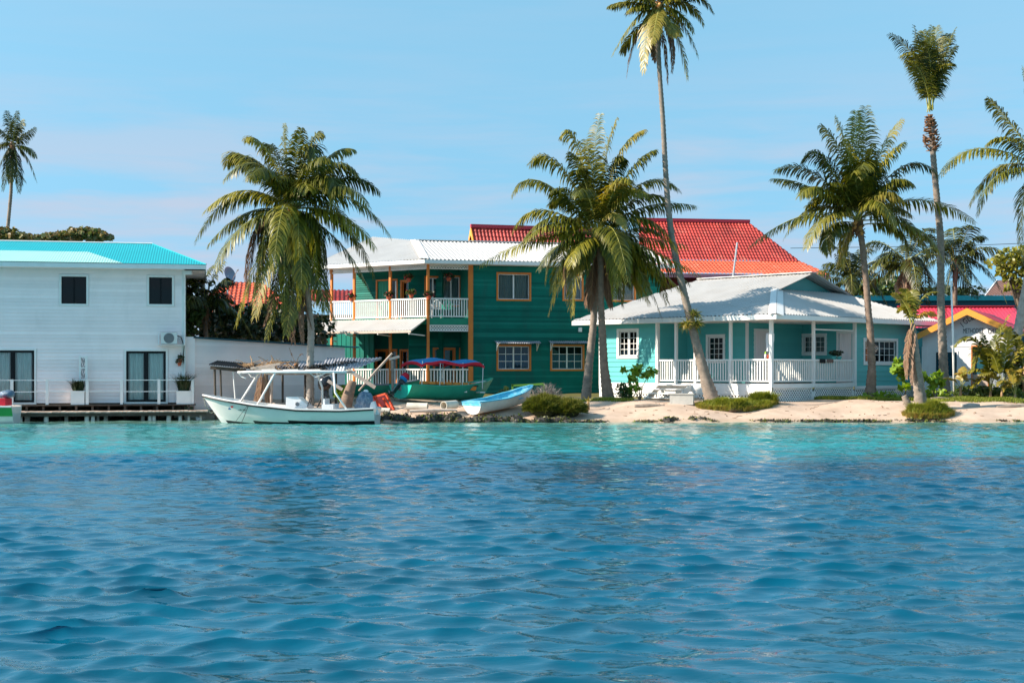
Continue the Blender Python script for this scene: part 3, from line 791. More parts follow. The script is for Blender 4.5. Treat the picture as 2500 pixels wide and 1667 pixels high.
GK = {'g': ('palm', 'rachis'), 'y': ('palmyellow', 'rachis'), 'd': ('palmdry', 'rachisdry')}
def palm(name, label, Y, stem, widths, crown, fronds=(), bark='trunk', auto=0, auto_len=4.0, seed=1, L=0.95, droop=0.8, n=64, width=0.062, group=None, nuts=0, flower=None, husk=True, el_rng=(-0.9, 1.2), tint=0.33, autokind='g', lean_dy=0.0, nut_r=0.09, hang=0, hang_len=3.4):
    rs = np.random.RandomState(seed)
    base = P(*stem[0], Y)
    t = thing(name, label, 'palm tree', base, group)
    pts = [P(a, b, Y) for a, b in stem]
    pts[0] = pts[0] - V((0, 0, 0.25))
    trunk_mesh(t, pts, [w_ * Y / FPX / 2 for w_ in widths], M[bark], rs)
    c0 = P(crown[0], crown[1], Y)
    kw = dict(n=n, width=width)
    for f in fronds:
        mx, my, tx, ty, dy = f[:5]; kind = f[5] if len(f) > 5 else 'g'; ex = f[6] if len(f) > 6 else {}
        tip = P(tx, ty, Y + dy); mid = P(mx, my, Y + dy * 0.55)
        b = c0 + V((rs.uniform(-.08, .08), rs.uniform(-.08, .08) + 0.1 * np.sign(dy), rs.uniform(-.12, .12)))
        m_, r_ = GK[kind]
        dr = droop * (1.5 if kind == 'd' else 1) * rs.uniform(0.8, 1.2)
        k2 = dict(kw); k2.update(L=L * (0.75 if kind == 'd' else 1.0) * rs.uniform(.92, 1.08), droop=dr, tint=(tint if kind == 'g' else 0.4) + rs.uniform(-.14, .16), twist=rs.uniform(-.35, .35)); k2.update(ex)
        frond(t, b, mid, tip, M[m_], M[r_], rs, **k2)
    for i in range(auto):
        az = 2 * math.pi * (i * 0.381966 + rs.uniform(-.05, .05)); el = el_rng[0] + (el_rng[1] - el_rng[0]) * ((i + 0.5) / auto) + rs.uniform(-.12, .12)
        ln = auto_len * rs.uniform(.85, 1.1)
        dirv = V((math.cos(az) * math.cos(el), math.sin(az) * math.cos(el), math.sin(el)))
        mid = c0 + dirv * ln * 0.52 + V((0, 0, 0.10 * ln))
        sag = 0.26 if el > 0.2 else 0.38
        tip = c0 + dirv * ln * 0.92 - V((0, 0, sag * ln * (1 - 0.5 * max(0, math.sin(el)))))
        kind = autokind if not (el < -0.55 and rs.rand() < 0.5) else 'd'
        m_, r_ = GK[kind]
        frond(t, c0 + V((rs.uniform(-.06, .06), rs.uniform(-.06, .06), rs.uniform(-.1, .1))), mid, tip, M[m_], M[r_], rs, n=n, width=width, L=L * rs.uniform(.85, 1.05), droop=droop * rs.uniform(.8, 1.25), tint=tint + rs.uniform(-.15, .12), twist=rs.uniform(-.4, .4))
    for i in range(hang):
        az = 2 * math.pi * (i * 0.618 + rs.uniform(-.06, .06)); ln = hang_len * rs.uniform(.7, 1.05); out = rs.uniform(.9, 1.7)
        hv = V((math.cos(az), math.sin(az) * .8, 0))
        mid = c0 + hv * out * .95 - V((0, 0, ln * .18)); tip = c0 + hv * out * rs.uniform(.9, 1.3) - V((0, 0, ln * rs.uniform(.8, 1.0)))
        kind = ('g', 'g', 'y', 'g', 'd')[i % 5]; m_, r_ = GK[kind]
        frond(t, c0 + V((0, 0, rs.uniform(-.2, 0))), mid, tip, M[m_], M[r_], rs, n=n, width=width, L=L * rs.uniform(.75, .95), droop=droop * 1.5, tint=.35 + rs.uniform(-.2, .15), twist=rs.uniform(-.5, .5))
    if husk:
        mb = MB()
        for i in range(26):
            a = rs.uniform(0, 6.28); z = rs.uniform(-.75, .15); r0 = 0.10 + 0.06 * rs.rand()
            p = c0 + V((math.cos(a) * r0, math.sin(a) * r0, z)); q = p + V((math.cos(a) * .16, math.sin(a) * .16, rs.uniform(-.35, .3)))
            mb.beam(p, q, rs.uniform(.05, .11), .02)
        mb.ball(c0 + V((0, 0, -.15)), (.2, .2, .42), jit=.15, seed=seed)
        mb.build('husk', M['husk'], t)
    if nuts:
        nm = MB(); nm.ball((0, 0, 0), (nut_r, nut_r, nut_r * 1.2), 8, 6); me = bpy.data.meshes.new('coconut'); me.from_pydata([tuple(v) for v in nm.v], [], nm.f); me.materials.append(M['coconut']); me.polygons.foreach_set('use_smooth', [True] * len(me.polygons))
        for i in range(nuts):
            a = rs.uniform(3.3, 6.1); r0 = rs.uniform(.2, .42)
            o = link('coconut', me, t); o.location = c0 - base + V((math.cos(a) * r0, math.sin(a) * r0, rs.uniform(-.55, -.02))); o.rotation_euler = (rs.uniform(-.5, .5), rs.uniform(-.5, .5), 0)
    if flower:
        mb = MB(); fp = P(*flower, Y - 0.35)
        for i in range(70):
            dv = V((rs.normal(0, .12), rs.normal(0, .06), rs.uniform(-.38, .02)))
            mb.tube([fp + V((0, 0, .12)), fp + V((dv.x * .7, dv.y * .7, .02)), fp + dv], [.012, .012, .006], 4)
        mb.build('flower_cluster', M['flower'], t)
    return t

def leaf_cloud(parent, name, m, blobs, n, size, seed=0, tint=0.4, aspect=0.6, up=0.4, shell=0.55, kind=None, tvar=0.22, jitter=0.4, round_=False, lit=0.0):
    rs = np.random.RandomState(seed)
    vol = np.array([b[1][0] * b[1][1] * b[1][2] for b in blobs]) ** 0.67
    cnt = np.maximum(1, (n * vol / vol.sum()).astype(int))
    C = []; 
    for (c, r), k in zip(blobs, cnt):
        d = unit(rs.normal(size=(k, 3))); rad = shell + (1 - shell) * rs.rand(k) ** 0.5
        rad *= 1 + 0.22 * np.sin(d[:, 0] * 5 + d[:, 2] * 4 + seed) * np.sin(d[:, 1] * 6 + seed)
        C.append(np.array(c) + d * rad[:, None] * np.array(r))
    C = np.concatenate(C); k = len(C)
    nrm = unit(rs.normal(size=(k, 3)) + np.array([0, 0, up * 2])); ax = unit(np.cross(nrm, rs.normal(size=(k, 3)))); bx = np.cross(nrm, ax)
    s = size * rs.uniform(1 - jitter, 1 + jitter, k)[:, None]
    if round_:
        vs = np.stack([C + (ax * math.cos(a) + bx * aspect * math.sin(a)) * s for a in np.linspace(0, 2 * math.pi, 7)[:-1]], 1); nvp = 6
        fi = (np.arange(k)[:, None] * 6 + np.arange(6)).ravel(); sz = np.full(k, 6)
    else:
        vs = np.stack([C - ax * s, C + bx * s * aspect, C + ax * s, C - bx * s * aspect], 1); nvp = 4
        fi = (np.arange(k)[:, None] * 4 + np.arange(4)).ravel(); sz = np.full(k, 4)
    tv = np.clip(np.repeat(tint + rs.uniform(-tvar, tvar, k), nvp), 0, 1)
    return np_mesh(name, vs.reshape(-1, 3), fi, sz, m, parent, tv, kind=kind)

def broad_tree(name, label, base, blobs, n, size, m, bark='bark', seed=0, tint=0.4, aspect=0.6, trunk_r=0.14, group=None, cat='tree', round_=False, limbs=True):
    t = thing(name, label, cat, base, group)
    base = V(base); cen = sum((V(b[0]) for b in blobs), V((0, 0, 0))) / len(blobs)
    top = V((cen.x, cen.y, base.z + (cen.z - base.z) * 0.75))
    mb = MB(); midp = (base + top) / 2 + V((0.12, 0, 0))
    mb.tube([base - V((0, 0, .2)), midp, top], [trunk_r, trunk_r * .75, trunk_r * .5], 8)
    if limbs:
        for c, r in blobs:
            q = V(c); mb.tube([midp.lerp(top, .4), (top + q) / 2 + V((0, 0, .1)), q], [trunk_r * .5, trunk_r * .3, trunk_r * .12], 6)
    mb.build('trunk', M[bark], t, smooth=True)
    leaf_cloud(t, 'crown', m, blobs, n, size, seed, tint, aspect, round_=round_)
    return t

def blades(parent, name, m, spots, h, n, seed=0, tint=0.4, w=0.02, lean=0.5, kind=None, loc=None):
    """thin grass or leaf blades; spots = [(x,y,z,rx,ry)] ellipses"""
    rs = np.random.RandomState(seed)
    co = []; tv = []
    per = max(1, n // len(spots))
    for (x, y, z, rx, ry) in spots:
        a = rs.uniform(0, 6.283, per); r = np.sqrt(rs.rand(per))
        bx = x + rx * r * np.cos(a); by = y + ry * r * np.sin(a)
        bz = z(bx, by, r) if callable(z) else np.full(per, z)
        hh = h * rs.uniform(.5, 1.15, per); la = rs.uniform(0, 6.283, per); le = lean * rs.uniform(.2, 1, per) * hh
        dx, dy = np.cos(la), np.sin(la); wx, wy = -dy * w / 2, dx * w / 2
        p0 = np.stack([bx, by, bz - .02], 1); p1 = np.stack([bx + dx * le * .35, by + dy * le * .35, bz + hh * .6], 1); p2 = np.stack([bx + dx * le, by + dy * le, bz + hh * rs.uniform(.75, 1, per)], 1)
        wv = np.stack([wx, wy, np.zeros(per)], 1)
        co.append(np.stack([p0 - wv, p0 + wv, p1 + wv * .8, p1 - wv * .8, p2], 1).reshape(-1, 3))
        tv.append(np.repeat(np.clip(tint + rs.uniform(-.25, .25, per), 0, 1), 5))
    co = np.concatenate(co); k = len(co) // 5; b = 5 * np.arange(k)[:, None]
    fi = np.concatenate([b + [0, 1, 2, 3], b + [3, 2, 4]], 1).ravel(); sz = np.tile([4, 3], k)
    return np_mesh(name, co, fi, sz, m, parent, np.concatenate(tv), kind=kind, loc=loc)
# ================================================================== BUILDINGS
# ------------------------------------------------------------------ white two-storey house (left)
A = P(0, 984, 54.0); B_ = P(450, 984, 55.5)
WH = Plane(A, (B_ - A)[:2])
uR = WH.u(450); uL = WH.u(-160)
zb = 0.66; ze = WH.z(450, 655)
wh = thing('white_house', 'two-storey white clapboard house with turquoise metal roof beside the dock', 'house', WH.at(uL, zb))
def hole(pl, x0, y0, x1, y1):
    a, z1_ = pl.pix(x0, y0); b, z0_ = pl.pix(x1, y1); return (a, b, z0_, z1_)
hw1 = hole(WH, 150, 675, 211, 742); hw2 = hole(WH, 364, 677, 420, 743)
hd1 = hole(WH, -22, 855, 84, 981); hd2 = hole(WH, 308, 857, 405, 981)
hd1 = (hd1[0], hd1[1], zb + .03, hd1[3]); hd2 = (hd2[0], hd2[1], zb + .03, hd2[3])
holes = [hw1, hw2, hd1, hd2]
wall_panel(wh, WH, uL, uR, zb, ze, holes, M['white'], t=0.12)
clapboard(wh, WH, uL, uR, zb, ze, 0.142, [(h[0] - .1, h[1] + .1, h[2] - .1, h[3] + .1) for h in holes], M['white'], lip=0.034)
dep = 8.0
side = Plane(WH.at(uR, 0), -WH.n)                       # right end wall, seen edge-on
mb = MB(); mb.pbox(side, 0.002, dep, zb, ze, -.12, 0); mb.pbox(Plane(WH.at(uL, 0, -dep), WH.e), 0, uR - uL, zb, ze, -.1, 0)
mb.build('wall', M['white'], wh)
mb = MB(); mb.pbox(WH, uR - .10, uR + .012, zb, ze, .004, .045); mb.build('corner_board', M['white2'], wh)
for h, nm in ((hw1, 'window'), (hw2, 'window')):
    window(wh, WH, *h, M['white2'], M['black'], cw=.085, sw=.035, sections=2, cols=1, rows=1, glass=M['darkglass'], name='window', sill=False)
for h in (hd1, hd2):
    window(wh, WH, *h, M['white2'], M['black'], cw=.075, sw=.085, sections=2, cols=1, rows=1, curtain=M['curtain'], curtain_part=.97, name='sliding_door', sill=False, room=M['dark'], glass=M['clearglass'])
# roof: eave, ridge and hip
zE = WH.z(450, 645, 0.75); ov = 0.75
e1 = WH.at(uL - 2, zE, ov); e2 = WH.at(uR + 0.85, zE, ov)
zr_ = zE + 1.55
r1 = WH.at(uL - 2, zr_, -dep / 2); 
ridge_pl = WH.shifted(-dep / 2)
ur = ridge_pl.u(372); zr_ = ridge_pl.z(372, 596); r1 = ridge_pl.at(uL - 2, zr_); r2 = ridge_pl.at(ur, zr_)
b1 = WH.at(uL - 2, zE, -dep - ov); b2 = WH.at(uR + .85, zE, -dep - ov)
corrugated(wh, 'roof', M['turq'], [e1, e2, r2, r1], .10, .006)
corrugated(wh, 'roof', M['turq'], [e2, b2, r2], .10, .006)
corrugated(wh, 'roof', M['turq'], [b2, b1, r1, r2], .10, .011)
# paler turquoise sheets along the eave
nrm_ = (e2 - e1).cross(r1 - e1).normalized(); nrm_ = nrm_ if nrm_.z > 0 else -nrm_
def on_roof(px, py):
    d = V(((px - 1250) / FPX, 1, (HOR - py) / FPX)); o_ = V((0, 0, CH)); t = (e1 - o_).dot(nrm_) / d.dot(nrm_); return o_ + d * t
q1 = on_roof(215, 615.5); q2 = on_roof(300, 640)
eaveT = 0.012
s_ = (e2 - e1).normalized()
u_e = (q2 - e1).dot(s_); up_ = nrm_.cross(s_); up_ = up_ if up_.dot(r1 - e1) > 0 else -up_
hgt = (q1 - e1).dot(up_); u_q = (q1 - e1).dot(s_)
corrugated(wh, 'roof_sheet', M['turqpale'], [e1 + nrm_ * eaveT - up_ * .01, e1 + s_ * u_e + nrm_ * eaveT - up_ * .01, e1 + s_ * u_q + up_ * hgt + nrm_ * eaveT, e1 + up_ * hgt + nrm_ * eaveT], .10, .006, label='pale sheets along the eave')
mb = MB(); mb.pbox(WH, uL - 2, uR + .85, zE - .19, zE - .015, ov - .05, ov - .02); mb.beam(e2 + V((-.02, 0, -.1)), b2 + V((-.02, 0, -.1)), .03, .17); mb.build('fascia', M['white2'], wh)
mb = MB(); mb.pbox(WH, uL - 2, uR + .80, zE - .185, zE - .16, -.02, ov - .055); mb.pbox(side, -ov + .06, dep, zE - .185, zE - .16, .02, .8); mb.build('soffit', M['white'], wh)
mb = MB(); mb.tube([r1 + V((0, 0, .02)), r2 + V((0, 0, .02))], .035, 8); mb.build('ridge_cap', M['white2'], wh)
mb = MB(); mb.tube([r2 + V((0, 0, .01)), e2 + V((0, 0, .005))], .025, 6); mb.build('hip_cap', M['turq'], wh)
# downpipe with its gutter box
mb = MB(); pz = WH.at(uR - .04, 0, .1)
mb.box(WH.at(uR + .15, zE - .30, .25), (.32, .2, .16)); mb.tube([WH.at(uR + .02, zE - .36, .1), WH.at(uR + .02, zb + .9, .1)], .035, 8); mb.build('downpipe', M['white2'], wh)
# joists and posts under the floor
mb = MB(); mb.pbox(WH, uL, uR + .1, zb - .16, zb - .002, -.25, -.04); mb.build('floor_beam', M['darkwood'], wh)
for i in range(9):
    u = uL + .5 + i * (uR - uL) / 8.6
    mb = MB(); mb.pbox(WH, u, u + .14, -.8, zb - .16, -.5, -.36); mb.build('stilt', M['darkwood'], wh)
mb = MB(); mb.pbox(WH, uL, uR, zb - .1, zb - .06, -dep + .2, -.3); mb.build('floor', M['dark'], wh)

# walkway deck
dk = thing('dock', 'weathered wooden dock on short concrete piles in front of the white house', 'dock', WH.at(0, 0, 1.6))
zd = 0.37
u = uL
D1 = WH.u(505, 1.9)
pm = bpy.data.meshes.new('plank'); b = MB(); b.box((0, 0, -.022), (.142, 1.62, .045)); pm.from_pydata([tuple(v) for v in b.v], [], b.f); pm.materials.append(M['deck'])
rt = root_loc(dk)
while u < D1:
    o = link('plank', pm, dk); jit = rnd.uniform(-.05, .05)
    o.matrix_basis = Matrix.Translation(WH.at(u, zd + rnd.uniform(-.006, .006), 1.1 + jit) - rt) @ WH.rot().to_4x4() @ Matrix.Rotation(rnd.uniform(-.012, .012), 4, 'Z')
    u += .152
for oo in (1.83, .45):
    mb = MB(); mb.pbox(WH, uL, D1, zd - .17, zd - .052, oo - .06, oo); mb.build('beam', M['darkwood'], dk)
for (px, w_) in ((50, 9), (67, 13), (113, 11), (162, 9), (212, 11), (227, 10), (239, 7), (258, 10), (349, 9), (366, 9), (376, 9), (412, 11), (440, 9), (461, 6), (490, 6)):
    oo = rnd.choice((1.7, 1.7, 1.7, 1.4)); u = WH.u(px, oo); r_ = w_ / 2 / 63
    mb = MB(); mb.tube([WH.at(u, -1.2, oo), WH.at(u, zd - .17, oo)], [r_ * 1.05, r_], 12); mb.build('pile', M['pile'], dk, smooth=True)

# railing along the house deck
rl = thing('deck_railing', 'low white post-and-rail fence along the white house', 'railing', WH.at(0, zb, .55))
rp = WH.shifted(.55)
zt = rp.z(200, 927); zm = rp.z(200, 955)
for px in (-60, 29, 115, 213, 297, 388, 470):
    u = rp.u(px); mb = MB(); mb.pbox(rp, u - .055, u + .055, zb - .05, zt + (.55 if px == 213 else .02) * 0 + .02, -.05, .05); mb.build('post', M['white2'], rl)
for z in (zt, zm):
    mb = MB(); mb.pbox(rp, rp.u(-60), rp.u(470), z - .03, z, -.02, .02); mb.build('rail', M['white2'], rl)
mb = MB(); mb.pbox(rp, rp.u(-140), rp.u(478), zb - .10, zb - .055, -.6, .1); mb.build('ledge', M['darkwood'], rl)
for i in range(14):
    u = rp.u(-60) + i * (rp.u(478) - rp.u(-60)) / 13.5
    mb = MB(); mb.pbox(rp, u, u + .08, -.35, zb - .102, -.06, .03); mb.build('prop', M['darkwood'], rl)

# narrow trellis with iron grille
tp = WH.shifted(.30)
tr = thing('trellis', 'narrow white trellis with iron scrollwork by the wall', 'trellis', tp.at(tp.u(203), zb))
a, z1_ = tp.pix(193, 868); b_ = tp.u(214)
mb = MB(); mb.pbox(tp, a, a + .07, zb - .05, z1_, -.03, .03); mb.pbox(tp, b_ - .10, b_, zb - .05, z1_, -.03, .03)
for yy in (871, 898, 926): zz = tp.z(203, yy); mb.pbox(tp, a + .07, b_ - .10, zz - .025, zz + .025, -.025, .025)
mb.build('frame', M['white2'], tr)
mb = MB()
for i in range(3):
    u = a + .10 + i * .06
    zz0 = tp.z(203, 924); zz1 = tp.z(203, 873)
    pts = [tp.at(u + .02 * math.sin(k * 1.1 + i), zz0 + (zz1 - zz0) * k / 16, .0) for k in range(17)]
    mb.tube(pts, .012, 5)
mb.build('grille', M['iron'], tr)

def planter(px0, py0, px1, py1, label, seed, out=.38, hgt=.55, n=260):
    pl = WH.shifted(out); a, z1_ = pl.pix(px0, py0); b, z0_ = pl.pix(px1, py1); z0_ = zb - .055
    t = thing('potted_plant', label, 'potted plant', pl.at((a + b) / 2, z0_), 'potted plants on the deck')
    mb = MB(); mb.pbox(pl, a, b, z0_, z1_, -.22, .22); mb.pbox(pl, a - .02, b + .02, z1_ + .001, z1_ + .05, -.24, .24); mb.build('planter_box', M['white2'], t)
    c = pl.at((a + b) / 2, z1_ + .04)
    blades(t, 'foliage', M['darkleaf'], [(c.x, c.y, c.z, .2, .15)], hgt, n, seed, .55, .035, 1.0)
planter(174, 957, 207, 984, 'white box planter with spiky green plant beside the trellis', 3, hgt=.5)
planter(431, 957, 466, 984, 'white box planter with tall spiky plant at the corner of the white house', 4, hgt=.75, n=320)

# air conditioner
ap = WH.shifted(.06)
ac = thing('air_conditioner', 'white outdoor air conditioner unit on wall brackets', 'air conditioner', ap.at(ap.u(413), ap.z(413, 840)))
a, z1_ = ap.pix(394, 812); b, z0_ = ap.pix(433, 840)
mb = MB(); mb.pbox(ap, a, b, z0_, z1_, .08, .38); mb.build('casing', M['ac'], ac)
mb = MB(); cu = ap.u(413); cz = (z0_ + z1_) / 2; rr_ = (z1_ - z0_) * .42
ring = [ap.at(cu + rr_ * math.cos(k * .2618), cz + rr_ * math.sin(k * .2618), .386) for k in range(25)]
mb.tube(ring, .012, 5, cap=False)
for k in range(5):
    r_ = rr_ * (k + 1) / 6; mb.tube([ap.at(cu + r_ * math.cos(j * .2618), cz + r_ * math.sin(j * .2618), .386) for j in range(25)], .006, 4, cap=False)
mb.build('fan_grille', M['grey'], ac)
mb = MB(); mb.add([ap.at(cu + rr_ * math.cos(k * .2618), cz + rr_ * math.sin(k * .2618), .381) for k in range(24)], [tuple(range(24))]); mb.build('fan_opening', M['grey'], ac)
for px in (388, 450):
    mb = MB(); u = ap.u(px); mb.beam(ap.at(u, z0_ - .02, .0), ap.at(u, z0_ - .02, .46), .05, .05); mb.beam(ap.at(u, z1_ - .02, .02), ap.at(u, z0_ - .03, .45), .04, .05); mb.build('bracket', M['white2'], ac)
mb = MB(); mb.pbox(ap, ap.u(388), ap.u(450), z0_ - .065, z0_ - .046, .05, .42); mb.build('shelf', M['white2'], ac)
mb = MB(); mb.tube([ap.at(b, cz + .1, .2), ap.at(b + .14, cz + .05, .15), ap.at(b + .27, z0_ - .1, .06), ap.at(b + .22, z0_ - .55, .04), ap.at(b + .30, z0_ - .9, .04)], .022, 6); mb.build('hose', M['iron'], ac)

# little hanging pots by the corner
hp = thing('hanging_planter', 'small pair of hanging flower pots on the white house corner', 'hanging plant', ap.at(ap.u(440), ap.z(440, 890)))
for (px, py) in ((441, 880), (438, 888)):
    u, z = ap.pix(px, py); mb = MB(); c = ap.at(u, z, .12); mb.tube([c - V((0, 0, .09)), c + V((0, 0, .05))], [.05, .085], 10); mb.build('pot', M['terracotta'], hp)
    leaf_cloud(hp, 'foliage', M['darkleaf'], [(tuple(c + V((0, 0, .12))), (.13, .1, .1))], 60, .05, int(px), .4)
mb = MB(); u, z = ap.pix(441, 862); mb.tube([ap.at(u, z, .02), ap.at(u, z + .02, .13), ap.at(u, ap.z(441, 880), .12)], .008, 5); mb.build('hook', M['iron'], hp)

# ------------------------------------------------------------------ low white annex wall
a0 = P(474, 985, 55.8)
ANX = Plane(a0, (math.cos(R(30)), math.sin(R(30))))
uE = ANX.u(842)
zl, zr2 = ANX.z(474, 826), ANX.z(842, 849)
an = thing('white_annex', 'low white clapboard annex with a thin dark green roof edge behind the shed', 'annex', ANX.at(0, .5))
mb = MB(); th_ = -.15
mb.add([ANX.at(0, .35, 0), ANX.at(uE, .35, 0), ANX.at(uE, zr2, 0), ANX.at(0, zl, 0), ANX.at(0, .35, th_), ANX.at(uE, .35, th_), ANX.at(uE, zr2, th_), ANX.at(0, zl, th_)], [(0, 1, 2, 3), (5, 4, 7, 6), (3, 2, 6, 7), (1, 5, 6, 2), (4, 0, 3, 7)])
mb.build('wall', M['white'], an)
clapboard(an, ANX, 0.0, uE, .45, zl, .142, [], M['white'], lip=.032, topf=lambda z: uE if z <= zr2 else uE * max(0, (zl - z) / (zl - zr2)))
mb = MB(); mb.beam(ANX.at(-.05, zl + .035, .02), ANX.at(uE + .55, zr2 + .02, .02), .40, .05); mb.build('roof_edge', M['darkteal'], an)
mb = MB(); mb.beam(ANX.at(uE - .1, zr2 + .052, .02), ANX.at(uE + .62, zr2 + .045, .02), .42, .02); mb.build('roof_sheet', M['turq'], an)
cpl = Plane(P(446, 985, 55.6), (1, .25)); mb = MB(); mb.pbox(cpl, 0, cpl.u(476), .5, cpl.z(460, 822), -.1, 0); mb.build('corner_wall', M['white'], an)

# ------------------------------------------------------------------ green two-storey house
g0 = P(1149, 985, 65.5)
GR = Plane(g0, (math.cos(R(15)), math.sin(R(15))))       # right-hand front wall
zgb = GR.z(1149, 968); zgt = GR.z(1149, 640)
gh = thing('green_house', 'two-storey dark green wooden house with orange trim and white balcony railings', 'house', GR.at(0, zgb))
uGR = GR.u(1612)
gw = [hole(GR, 1216, 669, 1292, 731), hole(GR, 1377, 674, 1420, 731), hole(GR, 1490, 678, 1548, 733),
      hole(GR, 1216, 845, 1292, 901), hole(GR, 1347, 845, 1422, 901)]
wall_panel(gh, GR, 0.02, uGR, zgb, zgt, gw, M['green'], t=.12)
clapboard(gh, GR, 0.02, uGR, zgb, zgt, .101, [(h[0] - .09, h[1] + .09, h[2] - .09, h[3] + .09) for h in gw], [M['green'], M['green2'], M['green3']], lip=.042, single=False)
for i, h in enumerate(gw):
    lower = i >= 3
    window(gh, GR, *h, M['orange'], M['plasticwhite'], cw=.085, sw=.035, sections=2, cols=2 if lower else 1, rows=3 if lower else 1, curtain=M['bluecurtain'] if lower else M['curtain'], curtain_part=.62 if lower else .97, name='window', sill=False)
# small corrugated hoods over the lower windows
for (xa, xb) in ((1206, 1316), (1338, 1440)):
    a, b = GR.u(xa), GR.u(xb); z = GR.z(xa, 833)
    o = corrugated(gh, 'window_hood', M['rust'], [GR.at(a, z - .10, .42), GR.at(b, z - .10, .42), GR.at(b, z + .02, .03), GR.at(a, z + .02, .03)], .11, .014)
    for u in (a + .12, b - .12):
        mb = MB(); mb.beam(GR.at(u, z - .13, .38), GR.at(u, z - .02, .03), .035); mb.beam(GR.at(u, z - .14, .38), GR.at(u, z - .42, .03), .035); mb.beam(GR.at(u, z - .45, .045), GR.at(u, z, .045), .035)
        mb.build('hood_bracket', M['white2'], o)
u, z = GR.pix(1415, 805); mb = MB(); mb.pbox(GR, u - .08, u + .08, z - .1, z + .1, .03, .13); mb.build('wall_lamp', M['plasticwhite'], gh)
mb = MB(); mb.pbox(GR, -.12, .10, zgb - .35, zgt, -.02, .09); mb.build('corner_post', M['orange'], gh)
mb = MB(); mb.pbox(GR, 0, uGR, zgb - .2, zgb - .002, -.3, -.05); mb.build('floor_beam', M['darkwood'], gh)
# corner post of the balcony and the two balcony fronts
uC = GR.u(1045)
GF = Plane(GR.at(uC, 0), GR.e)                            # short right front, u from 0 to -uC
lenF = -uC - .12
ld = V((-math.cos(R(34.6)), math.sin(R(34.6)), 0))
GL = Plane(GR.at(uC, 0), -ld)                             # long left front, u from -len to 0
uLe = -6.2
posts_u = [GL.u(953), GL.u(865), GL.u(810)]
zfl = GF.z(1045, 776)                                     # upper floor
zf0 = GF.z(1045, 945)                                     # lower floor
ztop = GF.z(1045, 641)
mb = MB(); mb.pbox(GF, -.06, .06, zf0 - .4, ztop, -.06, .06); mb.build('post', M['orange'], gh)
for u in posts_u:
    mb = MB(); mb.pbox(GL, u - .055, u + .055, zf0 - .4, ztop, -.055, .055); mb.build('post', M['orange'], gh)
# upper railings, lower railings
zrt = GF.z(1045, 727)
railing(gh, GF, .06, lenF, zfl + .05, zrt, M['white2'], .125, .05, .03)
prev = -.06
for u in posts_u[:2] + [uLe]:
    railing(gh, GL, u + .055, prev, zfl + .05, zrt, M['white2'], .125, .05, .03); prev = u - .055
zlt = GF.z(1045, 900); zlb = GF.z(1045, 941)
railing(gh, GF, .06, lenF, zlb - .06, zlt, M['white2'], .15, .06, .03)
railing(gh, GL, posts_u[0] + .055, -.06, zlb - .06, zlt, M['white2'], .15, .06, .03)
railing(gh, GL, posts_u[1] + .055, posts_u[0] - .055, zlb - .02, zlt, M['white2'], .15, .06, .03)
railing(gh, GL, posts_u[1] - .5, posts_u[1] - .055, zlb - .3, zlt, M['white2'], .15, .06, .03)
# lattice friezes
lattice(gh, GF, .06, lenF, ztop - .30, ztop - .02, M['white2'], .13, .04)
lattice(gh, GF, .06, lenF, zfl - .62, zfl - .32, M['white2'], .13, .04)
prev = -.06
for u in posts_u[:2] + [uLe]:
    lattice(gh, GL, u + .055, prev, ztop - .30, ztop - .02, M['white2'], .10, .045); prev = u - .055
# floors and fascia
bkF = GF.shifted(-1.9); bkL = GL.shifted(-1.9)
inner = GR.at(uC + .25, 0, -1.9)
def floor_poly(z, th, name, m):
    a = GF.at(lenF + .2, z); c = GF.at(0, z); d = GL.at(uLe, z); e = GL.at(uLe, z, -3.2); f = GR.at(-.1, z, -3.2)
    mb = MB(); p = [d, c, a, f, e]; q = [x - V((0, 0, th)) for x in p]
    mb.add(p + q, [(0, 1, 2, 3, 4), (9, 8, 7, 6, 5)] + [(i, i + 5, (i + 1) % 5 + 5, (i + 1) % 5) for i in range(5)])
    return mb.build(name, m, gh)
floor_poly(zfl, .06, 'balcony_floor', M['greywood'])
floor_poly(zf0, .10, 'porch_floor', M['greywood'])
floor_poly(ztop - .0, .03, 'balcony_ceiling', M['white'])
mb = MB(); mb.pbox(GF, .06, lenF + .02, zfl - .30, zfl - .001, .005, .04); mb.pbox(GL, uLe, -.06, zfl - .30, zfl - .001, .005, .04); mb.build('floor_fascia', M['greenlit'], gh)
